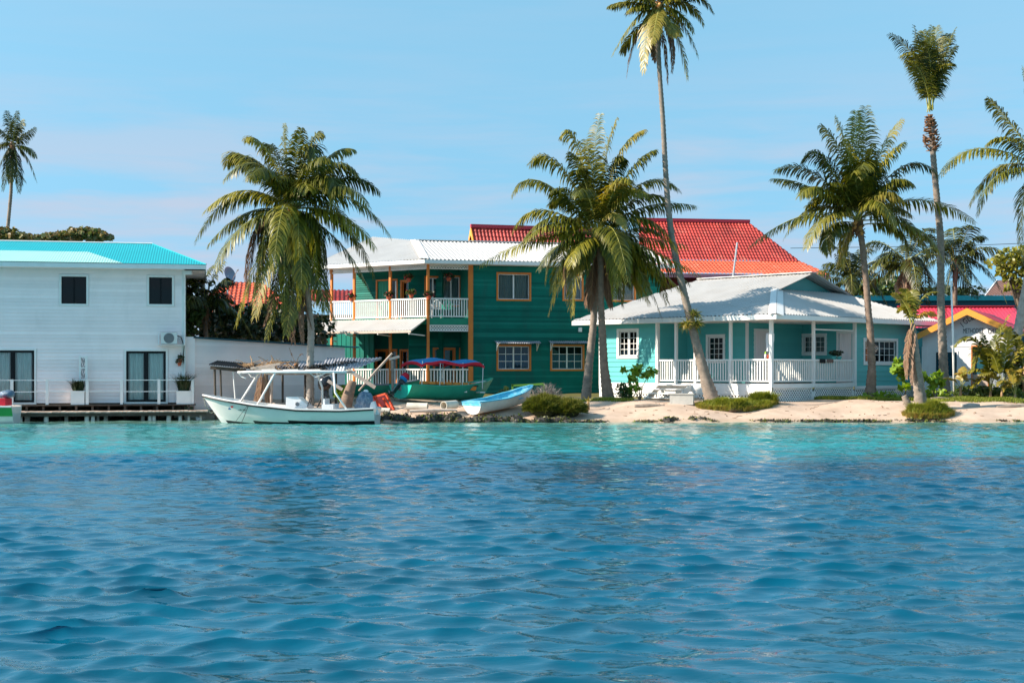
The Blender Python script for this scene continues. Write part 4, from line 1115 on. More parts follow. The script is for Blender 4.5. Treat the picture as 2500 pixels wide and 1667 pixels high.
# recessed back walls, upper and lower, with openings
bF0, bF1 = -.55, lenF + .2
bL0, bL1 = uLe, -.62
hu_F = [hole(bkF, 1080, 676, 1122, 745), hole(bkF, 1040, 678, 1074, 745)]
hu_L = [hole(bkL, 922, 687, 969, 780), hole(bkL, 982, 688, 1004, 780)]
hl_F = [hole(bkF, 1060, 852, 1108, 930), hole(bkF, 1124, 852, 1138, 930)]
hl_L = [hole(bkL, 918, 856, 968, 945), hole(bkL, 980, 856, 996, 945)]
for pl, u0, u1, hu, hl in ((bkF, bF0, bF1, hu_F, hl_F), (bkL, bL0, bL1, hu_L, hl_L)):
    hu = [(max(a, u0 + .1), min(b, u1 - .1), max(c, zfl + .02), d) for a, b, c, d in hu]; hl = [(max(a, u0 + .1), min(b, u1 - .1), max(c, zf0 + .02), d) for a, b, c, d in hl]
    hh = hu + hl
    wall_panel(gh, pl, u0, u1, zf0, ztop, hh, M['green'], t=.1)
    clapboard(gh, pl, u0, u1, zf0, ztop - .03, .11, [(h[0] - .09, h[1] + .09, h[2] - .09, h[3] + .09) for h in hh], [M['green'], M['green2'], M['green3']], lip=.042, single=False)
    for i, h in enumerate(hu):
        if pl is bkF:
            window(gh, pl, *h, M['orange'], M['plasticwhite'], cw=.08, sw=.04, sections=2, cols=1, rows=1, curtain=M['curtain'] if i == 0 else None, name='window', sill=False, depth=1.2)
        elif i == 0:
            d = MB(); frame_boxes(d, pl, h[0] - .08, h[1] + .08, h[2] - .02, h[3] + .08, .08, -.05, .05); dd = d.build('door', M['orange'], gh)
            mm_ = h[0] + (h[1] - h[0]) * .62
            k = MB(); k.pbox(pl, h[0], mm_, h[2], h[3], -.06, -.02)
            for q in range(1, 4): k.pbox(pl, h[0] + (mm_ - h[0]) * q / 4 - .008, h[0] + (mm_ - h[0]) * q / 4 + .008, h[2], h[3], -.02, -.005)
            k.build('door_leaf', M['greenlit'], dd)
            k = MB(); k.pbox(pl, mm_, h[1], h[2], h[3], -.05, -.03); k.build('pane', M['darkglass'], dd)
            k = MB(); k.pbox(pl, h[1] - .12, h[1] - .01, h[2] + .05, h[3] - .02, -.029, -.01); k.build('curtain', M['cloth'], dd)
        else:
            window(gh, pl, *h, M['orange'], M['orange'], cw=.08, sw=.06, sections=1, cols=1, rows=1, name='door', sill=False, depth=1.2)
    for i, h in enumerate(hl):
        window(gh, pl, *h, M['orange'], M['orange'], cw=.07, sw=.05, sections=2 if i == 0 else 1, cols=1, rows=1, name='door', sill=False, depth=1.2, curtain=M['greenlit'] if i == 0 else None)
mb = MB(); mb.pbox(Plane(GR.at(.02, 0), -GR.n), 0, 2.6, zf0, ztop, -.1, .02); mb.build('wall', M['green'], gh)
# left gable-side dark wall of the ground floor (vertical boards)
lw = GL.shifted(-.9, 0)
# roof: hip from balcony corner
ro = .62
zEv = ztop + .10
c_f = GR.at(uC, 0) + (GF.n + GL.n).normalized() * (ro * 1.12) + V((0, 0, zEv))
r_end = GR.at(uGR + .5, zEv, ro); l_end = GL.at(uLe - .6, zEv, ro)
rp_ = GR.shifted(-4.2); ur1, zrg = rp_.pix(1012, 587)
rg1 = rp_.at(ur1, zrg); rg2 = rp_.at(uGR + .5, zrg)
l_back = GL.at(uLe - .6, zrg, -4.6)
corrugated(gh, 'roof', M['whitemetal'], [c_f, r_end, rg2, rg1], .19, .026)
l_top = GL.at(uLe - .6, 0, -4.4); l_top.z = zrg
corrugated(gh, 'roof', M['whitemetal'], [l_end, c_f, rg1, V((l_top.x, l_top.y, zrg - .35))], .19, .026)
bk = rp_.at(ur1, zEv, -5); bk2 = rp_.at(uGR + .5, zEv, -5)
corrugated(gh, 'roof', M['whitemetal'], [bk2, bk, rg1, rg2], .13, .015)
mb = MB(); mb.beam(c_f - V((0, 0, .10)), r_end - V((0, 0, .10)), .03, .17); mb.beam(l_end - V((0, 0, .10)), c_f - V((0, 0, .10)), .03, .17); mb.build('fascia', M['white2'], gh)
mb = MB()
dn = V((0, 0, -.02))
mb.beam(c_f.lerp(rg1, .02) + V((0, 0, .03)), rg1 + V((0, 0, .03)), .42, .02); mb.beam(rg1 + V((0, 0, .03)), rg2 + V((0, 0, .03)), .3, .03)
mb.build('ridge_cap', M['white2'], gh)
mb = MB(); p = [GL.at(uLe - .5, zEv - .19, .6), c_f - V((0, 0, .19)), r_end - V((0, 0, .19)), GR.at(uGR, zEv - .19, -.1), GR.at(0, zEv - .19, -.1), GR.at(uC, zEv - .19, -.2), GL.at(uLe, zEv - .19, -.2)]
mb.add(p, [(0, 1, 5, 6), (1, 2, 3, 4, 5)]); mb.build('soffit', M['white'], gh)
# metal awning over the ground-floor porch
at0 = GL.at(-.02, zfl - .02, .06); at1 = GL.at(GL.u(790), zfl - .02, .06)
ze1 = GL.z(1002, 806, 1.3)
ae0 = GL.at(GL.u(1003, 1.3), ze1, 1.3); ae1 = GL.at(GL.u(772, 1.3), ze1, 1.3)
corrugated(gh, 'porch_awning', M['whitemetal'], [ae1, ae0, at0, at1], .17, .02)
mb = MB(); mb.beam(ae1 - V((0, 0, .06)), ae0 - V((0, 0, .06)), .03, .11); mb.build('awning_fascia', M['palewood'], gh)
for t_ in (.02, .34, .67):
    mb = MB(); p = ae0.lerp(ae1, t_) - V((0, 0, .1)); q = at0.lerp(at1, t_) + V((0, 0, -.05)); mb.beam(p, q, .05, .07); mb.beam(V((q.x, q.y, p.z - .12)), p - V((0, 0, .06)), .05, .05); mb.build('awning_bracket', M['white2'], gh)
# carved sign board
sg = bkL.shifted(.05); u, z = sg.pix(1010, 840)
mb = MB(); mb.pbox(sg, u - .26, u + .26, z - .13, z + .13, 0, .03); sgn = mb.build('carved_panel', M['concrete'], gh)
mb = MB()
for i in range(9):
    for j in range(4):
        if (i * 7 + j * 3) % 4: mb.pbox(sg, u - .24 + i * .054, u - .205 + i * .054, z - .115 + j * .06, z - .075 + j * .06, .0305, .036)
mb.build('carving', M['darkwood'], sgn)
# ground-floor left wing wall (dark green vertical boards) behind the annex
lp = GL.shifted(-1.2)
mb = MB(); mb.pbox(lp, uLe - 1.2, posts_u[1] + .2, zf0, zfl - .35, -.1, 0); mb.build('wall', M['green'], gh)
i = 0; u = uLe - 1.15
while u < posts_u[1] + .1:
    mb = MB(); mb.pbox(lp, u, u + .03, zf0, zfl - .36, .001, .02); mb.build('batten', M['green'], gh); u += .3

# things on the balcony
def chair(label, px, py, pl, out, m):
    u = pl.u(px, out); z = zfl
    t = thing('chair', label, 'chair', pl.at(u, z, out), 'chairs on the balcony')
    o = pl.at(u, 0, out)
    for i, (dx, dy) in enumerate(((-.2, -.2), (.2, -.2), (-.2, .2), (.2, .2))):
        mb = MB(); mb.tube([o + V((dx * 1.1, dy * 1.1, z)), o + V((dx, dy, z + .43))], .018, 6); mb.build('leg', M[m], t)
    mb = MB(); mb.box(o + V((0, 0, z + .44)), (.46, .46, .03)); mb.build('seat', M[m], t)
    mb = MB()
    pts = [o + V((.22 * math.cos(a), .23, z + .46 + .42 * math.sin(a))) for a in [k * math.pi / 10 for k in range(11)]]
    mb.tube(pts, .022, 6)
    for k in range(1, 6): mb.tube([o + V((-.2 + k * .067, .23, z + .45)), o + V((-.2 + k * .067, .23, z + .46 + .42 * math.sin(math.acos((-.2 + k * .067) / .22))))], .014, 5)
    mb.build('backrest', M[m], t)
    for s in (-1, 1):
        mb = MB(); mb.tube([o + V((s * .22, .23, z + .66)), o + V((s * .25, 0, z + .67)), o + V((s * .23, -.2, z + .62)), o + V((s * .21, -.2, z + .43))], .018, 6); mb.build('armrest', M[m], t)
chair('white wrought-metal chair on the balcony corner', 1066, 760, GF, -.55, 'plasticwhite')
chair('mint green plastic chair behind the right end of the balcony railing', 1092, 760, GF, -.6, 'mint')
chair('mint green plastic chair on the balcony beside the green door', 938, 760, GL, -.6, 'mint')
def flowerbox(label, pl, px, py, hang=False, red=True, seed=1):
    u, z = pl.pix(px, py, .05 if not hang else -.5); c = pl.at(u, z, .05 if not hang else -.5)
    t = thing('flower_pot', label, 'flower pot', c, 'flower pots on the balcony')
    mb = MB(); mb.tube([c - V((0, 0, .10)), c + V((0, 0, .06))], [.08, .13], 12); mb.build('pot', M['terracotta'], t, smooth=False)
    leaf_cloud(t, 'foliage', M['leaf'] if not red else M['darkleaf'], [(tuple(c + V((0, 0, .16))), (.24, .16, .13))], 130, .06, seed, .35)
    mb = MB(); rr2 = random.Random(seed)
    for k in range(14): mb.ball(c + V((rr2.uniform(-.22, .22), rr2.uniform(-.15, .1), rr2.uniform(.05, .26))), .028, 6, 4)
    mb.build('blossom', M['redflower'], t)
    if hang:
        mb = MB(); mb.tube([c + V((0, 0, .05)), V((c.x, c.y, ztop - .035))], .006, 4); mb.build('wire', M['iron'], t)
flowerbox('red flowers in a pot on the balcony rail at the corner post', GF, 1047, 726, seed=2)
flowerbox('small flower pot tied to the middle orange balcony post', GL, 949, 726, seed=3)
flowerbox('flower pot on the leftmost visible balcony post beside the palm', GL, 858, 730, seed=4)
flowerbox('orange pot with leafy plant on the balcony rail before the open door', GL, 1004, 722, red=False, seed=5)
flowerbox('hanging flower basket in front of the white balcony window', GF, 1096, 681, hang=True, seed=6)
flowerbox('hanging flower basket above the balcony door', GL, 998, 683, hang=True, red=False, seed=7)

# ------------------------------------------------------------------ red-roofed house behind
RH = Plane(P(1650, 690, 86.0), (math.cos(R(9)), math.sin(R(9))))
rh = thing('red_roofed_house', 'big house with steep red tiled roof and faded orange skirt roof behind the cottage', 'house', RH.at(2, .8))
rdg = RH.shifted(-4.5)
a_, zR = rdg.pix(1600, 538); b2u, _ = rdg.pix(1826, 543); zR = rdg.z(1700, 541)
brk = RH.shifted(-1.0); zB = brk.z(1800, 637)
uB0, uB1 = brk.u(1560), brk.u(1952)
ev = RH.shifted(1.4); zV = ev.z(1850, 669); uV0, uV1 = ev.u(1530), ev.u(2027)
corrugated(rh, 'roof', M['redroof'], [brk.at(uB0, zB), brk.at(uB1, zB), rdg.at(b2u, zR), rdg.at(rdg.u(1560), zR)], 0.21, .03, row=.34, rowamp=.035)
corrugated(rh, 'skirt_roof', M['orangeroof'], [ev.at(uV0, zV), ev.at(uV1, zV), brk.at(uB1, zB), brk.at(uB0, zB)], .235, .03, row=.36, rowamp=.03)
back = RH.shifted(-8); bzz = zB
corrugated(rh, 'roof', M['redroof'], [brk.at(uB1, zB), back.at(uB1, zB), rdg.at(b2u, zR)], 0.21, .03, row=.34, rowamp=.035)
ve = RH.shifted(-10.4)
corrugated(rh, 'skirt_roof', M['orangeroof'], [ev.at(uV1, zV), ve.at(uV1, zV), back.at(uB1, zB), brk.at(uB1, zB)], .235, .03, row=.36, rowamp=.03)
mb = MB(); mb.beam(rdg.at(rdg.u(1560), zR + .06), rdg.at(b2u + .1, zR + .06), .3, .22); mb.build('ridge_cap', M['redcap'], rh)
mb = MB(); mb.beam(ev.at(uV0, zV - .14), ev.at(uV1, zV - .14), .05, .24); mb.beam(ev.at(uV1, zV - .14), ve.at(uV1, zV - .14), .05, .24); mb.build('fascia', mat('dusty_pink_fascia', (.42, .18, .24), .6), rh)
wl = RH.shifted(.2); mb = MB(); mb.pbox(wl, uV0 + .6, uV1 - 1.2, .7, zV - .1, -8, 0); mb.build('wall', M['redwall'], rh)
# left gable wing of the same house, seen over the green house
gp = P(1151, 554, 80.0); dirg = V((math.cos(R(16)), math.sin(R(16)), 0)); perp = V((-dirg.y, dirg.x, 0))
hw = 2.6; dz_ = 3.6
e1g = gp - perp * hw - V((0, 0, dz_)); e2g = e1g + dirg * 8.5; r2g = gp + dirg * 8.5
corrugated(rh, 'roof', M['redroof'], [e1g, e2g, r2g, gp], 0.21, .03, row=.34, rowamp=.03)
f1g = gp + perp * hw - V((0, 0, dz_)); f2g = f1g + dirg * 8.5
corrugated(rh, 'roof', M['redroof'], [f2g, f1g, gp, r2g], 0.21, .03, row=.34, rowamp=.03)
mb = MB(); mb.beam(gp - dirg * .05 + V((0, 0, .05)), r2g + V((0, 0, .05)), .26, .2); mb.build('ridge_cap', M['redcap'], rh)
# scalloped bargeboards
mb = MB()
for sgn, eb in ((-1, e1g), (1, f1g)):
    d = (eb - gp); n_ = 12; inn = V((0, 0, -1)); pts = []
    for i in range(n_):
        p = gp + d * i / n_ - dirg * .06; q = gp + d * (i + 1) / n_ - dirg * .06
        h0 = .42 + .07 * math.cos(i * math.pi); h1 = .42 + .07 * math.cos((i + 1) * math.pi)
        v0 = [p, q, q - V((0, 0, h1)), p - V((0, 0, h0))]; mb.add(v0 + [x + dirg * .05 for x in v0], [(0, 1, 2, 3), (7, 6, 5, 4), (0, 4, 5, 1), (3, 2, 6, 7)])
mb.build('bargeboard', M['yelloworange'], rh)
mb = MB(); mb.add([gp + dirg * .25, e1g + dirg * .25, f1g + dirg * .25], [(0, 1, 2)]); mb.add([e1g + dirg * .3, e2g, f2g, f1g + dirg * .3, *(x - V((0, 0, 5)) for x in (e1g + dirg * .3, e2g, f2g, f1g + dirg * .3))], [(0, 4, 5, 1), (3, 2, 6, 7), (0, 3, 7, 4)]); mb.build('gable_wall', M['redwall'], rh)
# antenna pole
mb = MB(); mb.tube([P(1788, 690, 84), P(1800, 592, 84)], [.07, .055], 8); mb.build('antenna_pole', M['steel'], rh)

# ------------------------------------------------------------------ orange-roofed house far behind the left palm
oh = thing('orange_roofed_house', 'low house with faded orange tiled roof behind the left palm', 'house', P(640, 800, 74))
OR = Plane(P(640, 800, 74), (1, .12))
a, z0_ = OR.pix(455, 765); b, _ = OR.pix(740, 765); rzp = OR.shifted(-3.5)
corrugated(oh, 'roof', M['orangeroof'], [OR.at(a, z0_), OR.at(b, z0_), rzp.at(rzp.u(640), rzp.z(600, 690)), rzp.at(rzp.u(545), rzp.z(600, 690))], .235, .03, row=.36, rowamp=.03)
a2_, b2_ = OR.u(740), OR.u(905)
corrugated(oh, 'roof', M['redroof'], [OR.at(a2_, OR.z(800, 738), .5), OR.at(b2_, OR.z(800, 738), .5), rzp.at(rzp.u(870), rzp.z(800, 708)), rzp.at(rzp.u(720), rzp.z(760, 708))], .235, .03, row=.36, rowamp=.03)
mb = MB(); mb.pbox(OR, a + .6, b2_ - .4, .7, z0_ - .02, -6, -.5); mb.build('wall', M['darkwood'], oh)
# satellite dish on its roof
sd = thing('satellite_dish', 'grey satellite dish on the orange roof', 'satellite dish', P(556, 694, 73.2))
mb = MB(); c = P(556, 672, 73.2); ax = V((.75, -.55, .3)).normalized(); x_ = ax.cross(V((0, 0, 1))).normalized(); y_ = x_.cross(ax)
vs = [c]; fs = []
for j in range(1, 6):
    for i in range(20):
        an_ = i * math.pi / 10; r_ = .38 * j / 5; vs.append(c + x_ * r_ * math.cos(an_) + y_ * r_ * 1.1 * math.sin(an_) + ax * (.18 * (j / 5) ** 2))
for i in range(20): fs.append((0, 1 + i, 1 + (i + 1) % 20))
for j in range(4):
    for i in range(20): fs.append((1 + j * 20 + i, 1 + (j + 1) * 20 + i, 1 + (j + 1) * 20 + (i + 1) % 20, 1 + j * 20 + (i + 1) % 20))
mb.add(vs, fs); mb.build('reflector', M['dish'], sd, smooth=True)
mb = MB(); mb.tube([c - V((0, 0, 1.0)), c], .04, 6); mb.build('mast', M['steel'], sd)
mb = MB(); mb.tube([c - y_ * .4 + ax * .15, c + ax * .8], .018, 5); mb.ball(c + ax * .8, .06, 6, 5); mb.build('feed_arm', M['steel'], sd)
# ------------------------------------------------------------------ teal cottage
CO = P(1883, 979, 56.0)
Rv = V((math.cos(R(44)), math.sin(R(44)), 0)); Lv = V((-Rv.y, Rv.x, 0))
PL = Plane(CO, -Lv)                     # long front, facing left; u = -a
PR = Plane(CO, Rv)                      # gable front, facing right; u = b
def ct(b, a, z): return V((CO.x, CO.y, 0)) + Rv * b + Lv * a + V((0, 0, z))
zpf = PR.z(1883, 937); zef = 3.97; zgr = .45
Aa = -PL.u(1466); A1 = -PL.u(1607)
swl = PR.shifted(-A1); d1 = swl.u(1677)
wA = PL.shifted(-d1); a2 = -wA.u(1824)
bk_ = PR.shifted(-a2); b1 = bk_.u(1958)
Bb = PR.u(2231)
wB = PL.shifted(-b1)
cg = thing('teal_cottage', 'turquoise wooden cottage with white porch railing and white metal roof on the beach', 'house', ct(0, 0, zgr))
pit = .205; zs = zpf - .02
zw = zef
def cwall(pl, u0, u1, hs, z0=zs):
    wall_panel(cg, pl, u0, u1, z0, zw, hs, M['teal'], t=.1)
    clapboard(cg, pl, u0, u1, z0, zw, pit, [(h[0] - .1, h[1] + .1, h[2] - .1, h[3] + .1) for h in hs], M['teal'], lip=.03)
def cwin(pl, h, sections, cols, rows, **k):
    return window(cg, pl, *h, M['white2'], M['white2'], cw=.115, sw=.05, sections=sections, cols=cols, rows=rows, sill=False, **k)
h1 = hole(PL, 1512, 809, 1556, 869); cwall(PL, -Aa, -A1, [h1], zs - .12); cwin(PL, h1, 2, 2, 4, curtain=M['cloth'], curtain_part=.33)
cwall(swl, 0, d1, [])
h2 = hole(wA, 1730, 823, 1766, 877); h2 = (h2[0], h2[1], h2[2] - .05, h2[3]); cwall(wA, -A1, -a2, [h2]); cwin(wA, h2, 1, 3, 4)
dr1 = hole(bk_, 1843, 808, 1878, 935); dr1 = (dr1[0], dr1[1], zpf + .01, dr1[3]); cwall(bk_, d1, b1, [dr1])
h3 = hole(wB, 1963, 821, 2014, 861); dr2 = hole(wB, 2048, 815, 2082, 935); dr2 = (dr2[0], dr2[1], zpf + .01, dr2[3]); cwall(wB, -a2, 0, [h3, dr2]); cwin(wB, h3, 2, 2, 3, curtain=M['curtain'])
h4 = hole(PR, 2110, 831, 2187, 885); cwall(PR, b1, Bb, [h4], zs - .12); cwin(PR, h4, 2, 3, 3)
for pl, h in ((bk_, dr1), (wB, dr2)):
    mb = MB(); frame_boxes(mb, pl, h[0] - .1, h[1] + .1, h[2] - .06, h[3] + .1, .1, -.05, .05); d = mb.build('door', M['white2'], cg)
    mb = MB(); nb_ = 6; wd_ = (h[1] - h[0]) / nb_
    for i in range(nb_): mb.pbox(pl, h[0] + i * wd_ + .004, h[0] + (i + 1) * wd_ - .004, h[2], h[3], -.06, -.025)
    mb.pbox(pl, h[0], h[1], h[2], h[3], -.075, -.061); mb.build('door_leaf', M['white'], d)
    mb = MB(); mb.ball(pl.at(h[0] + .08, h[2] + 1.0, .01), .03, 8, 6); mb.build('handle', M['steel'], d)
mb = MB(); mb.pbox(Plane(ct(Bb, 0, 0), Lv, Rv), 0, Aa, zs - .1, zw, -.1, 0); mb.pbox(Plane(ct(0, Aa, 0), -Rv, Lv), -Bb, 0, zs - .1, zw, -.1, 0); mb.build('wall', M['teal'], cg)
# corner boards and posts
for pl, u, w_, o_ in ((PL, -Aa, .12, .0), (wA, -a2, .12, .0), (PR, Bb, .12, .0), (swl, 0.0, .12, .0)):
    mb = MB(); mb.pbox(pl, u - w_ / 2, u + w_ / 2, zs - .12, zw, o_ - .04, o_ + .042); mb.build('corner_board', M['white2'], cg)
post(cg, PR, 0, zpf - .15, zef, M['white2'], .13)
pus = [-PL.u(1651), -PL.u(1698), -PL.u(1784)]
for a in pus: post(cg, PL, -a, zpf - .15, zef, M['white2'], .11)
pb = PR.u(1986); post(cg, PR, pb, zpf - .15, zef, M['white2'], .11)
post(cg, PR, b1, zpf - .15, zef, M['white2'], .12, out=.06)
post(cg, PL, -A1, zpf - .15, zef, M['white2'], .12, out=.06)
zrl = PR.z(1883, 876); zrb = PR.z(1883, 931) - .02
prev = -.065
for a in sorted(pus) + [A1 - .0]:
    railing(cg, PL, -a + .055, prev, zrb, zrl, M['white2'], .135, .055, .03); prev = -a - .055
railing(cg, PR, .065, pb - .055, zrb, zrl, M['white2'], .135, .055, .03)
railing(cg, PR, pb + .055, b1 - .06, zrb, zrl, M['white2'], .135, .055, .03)
# porch floor, skirt boards, lattice skirt
mb = MB()
p = [ct(0, 0, zpf), ct(b1, 0, zpf), ct(b1, a2, zpf), ct(d1, a2, zpf), ct(d1, A1, zpf), ct(0, A1, zpf)]; q = [x - V((0, 0, .06)) for x in p]
mb.add(p + q, [(0, 1, 2, 3), (0, 3, 4, 5), (9, 8, 7, 6), (11, 10, 9, 6)]); mb.build('porch_floor', M['greywood'], cg)
zk = zpf - .30
mb = MB(); mb.pbox(PL, -Aa - .05, .045, zk, zpf - .002, .004, .045); mb.pbox(PR, .046, b1 + .05, zpf - .17, zpf - .002, .004, .045); mb.pbox(PR, b1 + .051, Bb + .05, zpf - .26, zpf - .14, .004, .05); mb.build('skirt_board', M['white2'], cg)
mb = MB(); mb.pbox(PL, -Aa - .03, .02, zk - .14, zk - .001, .001, .03); mb.build('skirt_beam', M['white2'], cg)
seg = [(-Aa, -A1 - .1), (-A1 - .1, -pus[1]), (-pus[1], -pus[2] - .8), (-pus[2] - .8, -.1)]
for u0, u1 in seg: lattice(cg, PL, u0 + .04, u1 - .04, zgr, zk - .142, M['white2'], .165, .052, out=-.03)
seg = [(.1, pb - .05), (pb + .05, b1), (b1 + .08, Bb)]
for u0, u1 in seg: lattice(cg, PR, u0 + .04, u1 - .04, zgr, (zpf - .172 if u0 < b1 else zpf - .262), M['white2'], .165, .048, out=-.03)
mb = MB()
for pl, u in ((PL, -Aa), (PL, -A1), (PL, -pus[1]), (PL, -.05), (PR, .08), (PR, pb), (PR, b1), (PR, Bb)): mb.pbox(pl, u - .09, u + .09, zgr - .2, zk - .02, -.16, -.02)
mb.build('foundation_pier', M['white2'], cg)
mb = MB(); mb.pbox(PL, -Aa + .1, -.3, zgr - .1, zk, -.95, -.9); mb.pbox(PR, .3, Bb - .1, zgr - .1, zk, -.95, -.9); mb.build('crawl_space_shade', M['dark'], cg)  # dark panels standing in for the shade under the floor
# roof
ofr = .80; oen = 1.0
zE = zef + .19; rb = Bb / 2; 
E1 = ct(-ofr, -ofr, zE); E2 = ct(-ofr, Aa + oen, zE); E3 = ct(Bb + ofr + .35, Aa + oen, zE); E4 = ct(Bb + ofr + .35, -ofr, zE)
rdgp = PL.shifted(-rb); ur_, zRg = rdgp.pix(1982, 667); ar = -ur_; al = -rdgp.u(1709); zRg = (zRg + rdgp.z(1709, 682)) / 2
Rr = ct(rb, ar - .15, zRg); Rl = ct(rb, al, zRg)
k_ = (zRg - zE) / (rb + ofr)
ah = ar + .05; bh = 3.0; zH = zE + k_ * (bh + ofr)
H1 = ct(bh, ah, zH); H2 = ct(2 * rb - bh, ah, zH)
Hl = ct(bh, ar - .15, zH)          # edge of the upper roof over the gablet
corrugated(cg, 'roof', M['whitemetal'], [E1, E2, Rl, Rr, Hl, H1], .20, .03)
corrugated(cg, 'roof', M['whitemetal'], [E1, E4, H2, H1], .20, .03)
corrugated(cg, 'roof', M['whitemetal'], [E4, E3, Rl, Rr, H2], .20, .03)
corrugated(cg, 'roof', M['whitemetal'], [E2, E3, Rl], .15, .014)
mb = MB(); g_ = Lv * .45; mb.add([H1 + g_, H2 + g_, ct(rb, ah + .45, zRg - .12)], [(0, 1, 2)]); mb.build('gablet', M['teal'], cg)
mb = MB(); mb.beam(Rl + V((0, 0, .03)), Rr + V((0, 0, .03)), .5, .03); mb.build('ridge_cap', M['white2'], cg)
mb = MB(); up_h = ((E2 - E1).cross(Rr - E1)).normalized(); up_h = up_h if up_h.z > 0 else -up_h
up_g = ((E4 - E1).cross(H1 - E1)).normalized(); up_g = up_g if up_g.z > 0 else -up_g
hd = (H1 - E1).normalized()
for nn_ in (up_h, up_g):
    sd_ = hd.cross(nn_).normalized(); 
    tgt = (Rl - E1) if nn_ is up_h else (H2 - E1)
    if sd_.dot(tgt) < 0: sd_ = -sd_
    lift = nn_ * .036
    mb.add([E1 + lift, E1 + sd_ * .30 + lift, H1 + sd_ * .26 + lift, H1 + lift], [(0, 1, 2, 3)])
mb.build('hip_flashing', M['white2'], cg)
dz = V((0, 0, .11))
mb = MB(); mb.beam(E1 - dz, E2 - dz, .035, .19); mb.build('fascia', M['white2'], cg)
mb = MB(); mb.beam(E1 - dz, E4 - dz, .035, .185); mb.build('fascia', M['white2'], cg)
mb = MB(); mb.beam(E4 - dz, E3 - dz, .035, .185); mb.beam(E2 - dz, E3 - dz, .035, .185); mb.build('fascia', M['white2'], cg)
mb = MB(); zc_ = zef - .005; mb.add([ct(-ofr + .03, -ofr + .03, zc_), ct(Bb + ofr + .3, -ofr + .03, zc_), ct(Bb + ofr + .3, Aa + oen - .03, zc_), ct(-ofr + .03, Aa + oen - .03, zc_)], [(0, 1, 2, 3)]); mb.build('soffit', M['white'], cg)
# light rail under the eave between the right posts
mb = MB(); mb.pbox(PR, pb + .06, b1 - .06, zef - .36, zef - .30, -.03, .03); mb.build('clothes_rail', M['white2'], cg)
# porch steps at the left end and stringers
sp = PL.shifted(.05)
us0, us1 = sp.u(1612), sp.u(1690)
mb = MB()
for i in range(4):
    z = zpf - .06 - i * .18; o0 = .02 + i * .27
    if z - .05 > zgr - .1: mb.pbox(sp, us0 + .04, us1 - .04, z - .04, z, o0, o0 + .30)
for u in (us0, us1 - .05):
    mb.beam(sp.at(u, zpf - .12, .02), sp.at(u, zgr + .02, 1.2), .06, .24)
mb.build('steps', M['white2'], cg)
# bits and pieces on the porch
def tub(name, label, cat, c, build):
    t = thing(name, label, cat, c); build(t, V(c)); return t
def bottle(t, c):
    mb = MB(); mb.tube([c, c + V((0, 0, .16)), c + V((0, 0, .19)), c + V((0, 0, .21))], [.05, .05, .03, .025], 10); mb.build('body', M['plasticwhite'], t, smooth=True)
    mb = MB(); mb.tube([c + V((0, 0, .211)), c + V((0, 0, .30))], [.045, .02], 8); mb.build('cap', M['lime'], t)
tub('spray_bottle', 'white bottle with lime cap on the porch rail near the corner post', 'bottle', PL.at(PL.u(1869), zrl + .002), bottle)
def jar(t, c):
    mb = MB(); mb.tube([c, c + V((0, 0, .15))], [.055, .05], 10); mb.build('body', M['redframe'], t, smooth=True)
    mb = MB(); mb.tube([c + V((0, 0, .151)), c + V((0, 0, .185))], [.05, .05], 10); mb.build('lid', M['orange'], t)
tub('red_jar', 'red-orange jar on the porch rail at the corner post', 'jar', PL.at(PL.u(1875.5), zrl + .002), jar)
def shirt(t, c):
    mb = MB(); n = 14
    for j in range(7):
        for i in range(n): pass
    vs = []; fs = []
    for j in range(8):
        zz = c.z + .92 - j * .11
        for i in range(n + 1):
            x = -.17 + .34 * i / n; k = 1.0 if j < 4 else .85
            vs.append(V((c.x + x * k, c.y + .05 * math.sin(i * 1.3 + j * .25), zz - (.10 * abs(x) * 3 if j == 0 else 0))))
    for j in range(7):
        for i in range(n): a = j * (n + 1) + i; fs.append((a, a + 1, a + n + 2, a + n + 1))
    mb.add(vs, fs); mb.add([v + V((0, .035, 0)) for v in vs], [f[::-1] for f in fs]); mb.build('fabric', M['cloth'], t, smooth=True)
    mb = MB(); mb.tube([V((c.x - .14, c.y, c.z + .9)), V((c.x, c.y, c.z + .98)), V((c.x + .14, c.y, c.z + .9))], .01, 5); mb.tube([V((c.x, c.y, c.z + .98)), V((c.x, c.y, zef - .006))], .008, 5); mb.build('hanger', M['steel'], t)
sc_ = P(1880, 866, 56.9)
tub('hanging_shirt', 'white shirt hanging behind the porch corner post', 'shirt', (sc_.x, sc_.y, PR.z(1883, 866)), shirt)
def towel(mname, lbl, px0, px1, drop):
    u0, u1 = PR.u(px0), PR.u(px1)
    t = thing('towel', lbl, 'towel', PR.at((u0 + u1) / 2, zrl), 'towels on the porch rail')
    mb = MB(); n = 10; prof = [(.066, -drop), (.062, -.05), (.055, .008), (0, .014), (-.055, .008), (-.062, -.05), (-.066, -drop * .7)]
    vs = [PR.at(u0 + (u1 - u0) * i / n, zrl + z + (.02 * math.sin(i * 2.1) if z < -.1 else 0), o + (.008 * math.sin(i * 1.7) if z < -.1 else 0)) for i in range(n + 1) for o, z in prof]
    k = len(prof); fs = [(i * k + j, (i + 1) * k + j, (i + 1) * k + j + 1, i * k + j + 1) for i in range(n) for j in range(k - 1)]
    mb.add(vs, fs); mb.build('fabric', M[mname], t, smooth=True)
towel('blackcloth', 'black towel draped over the cottage porch rail', 1998, 2013, .16)
towel('browncloth', 'brown towel draped over the cottage porch rail beside the black one', 2015, 2032, .14)
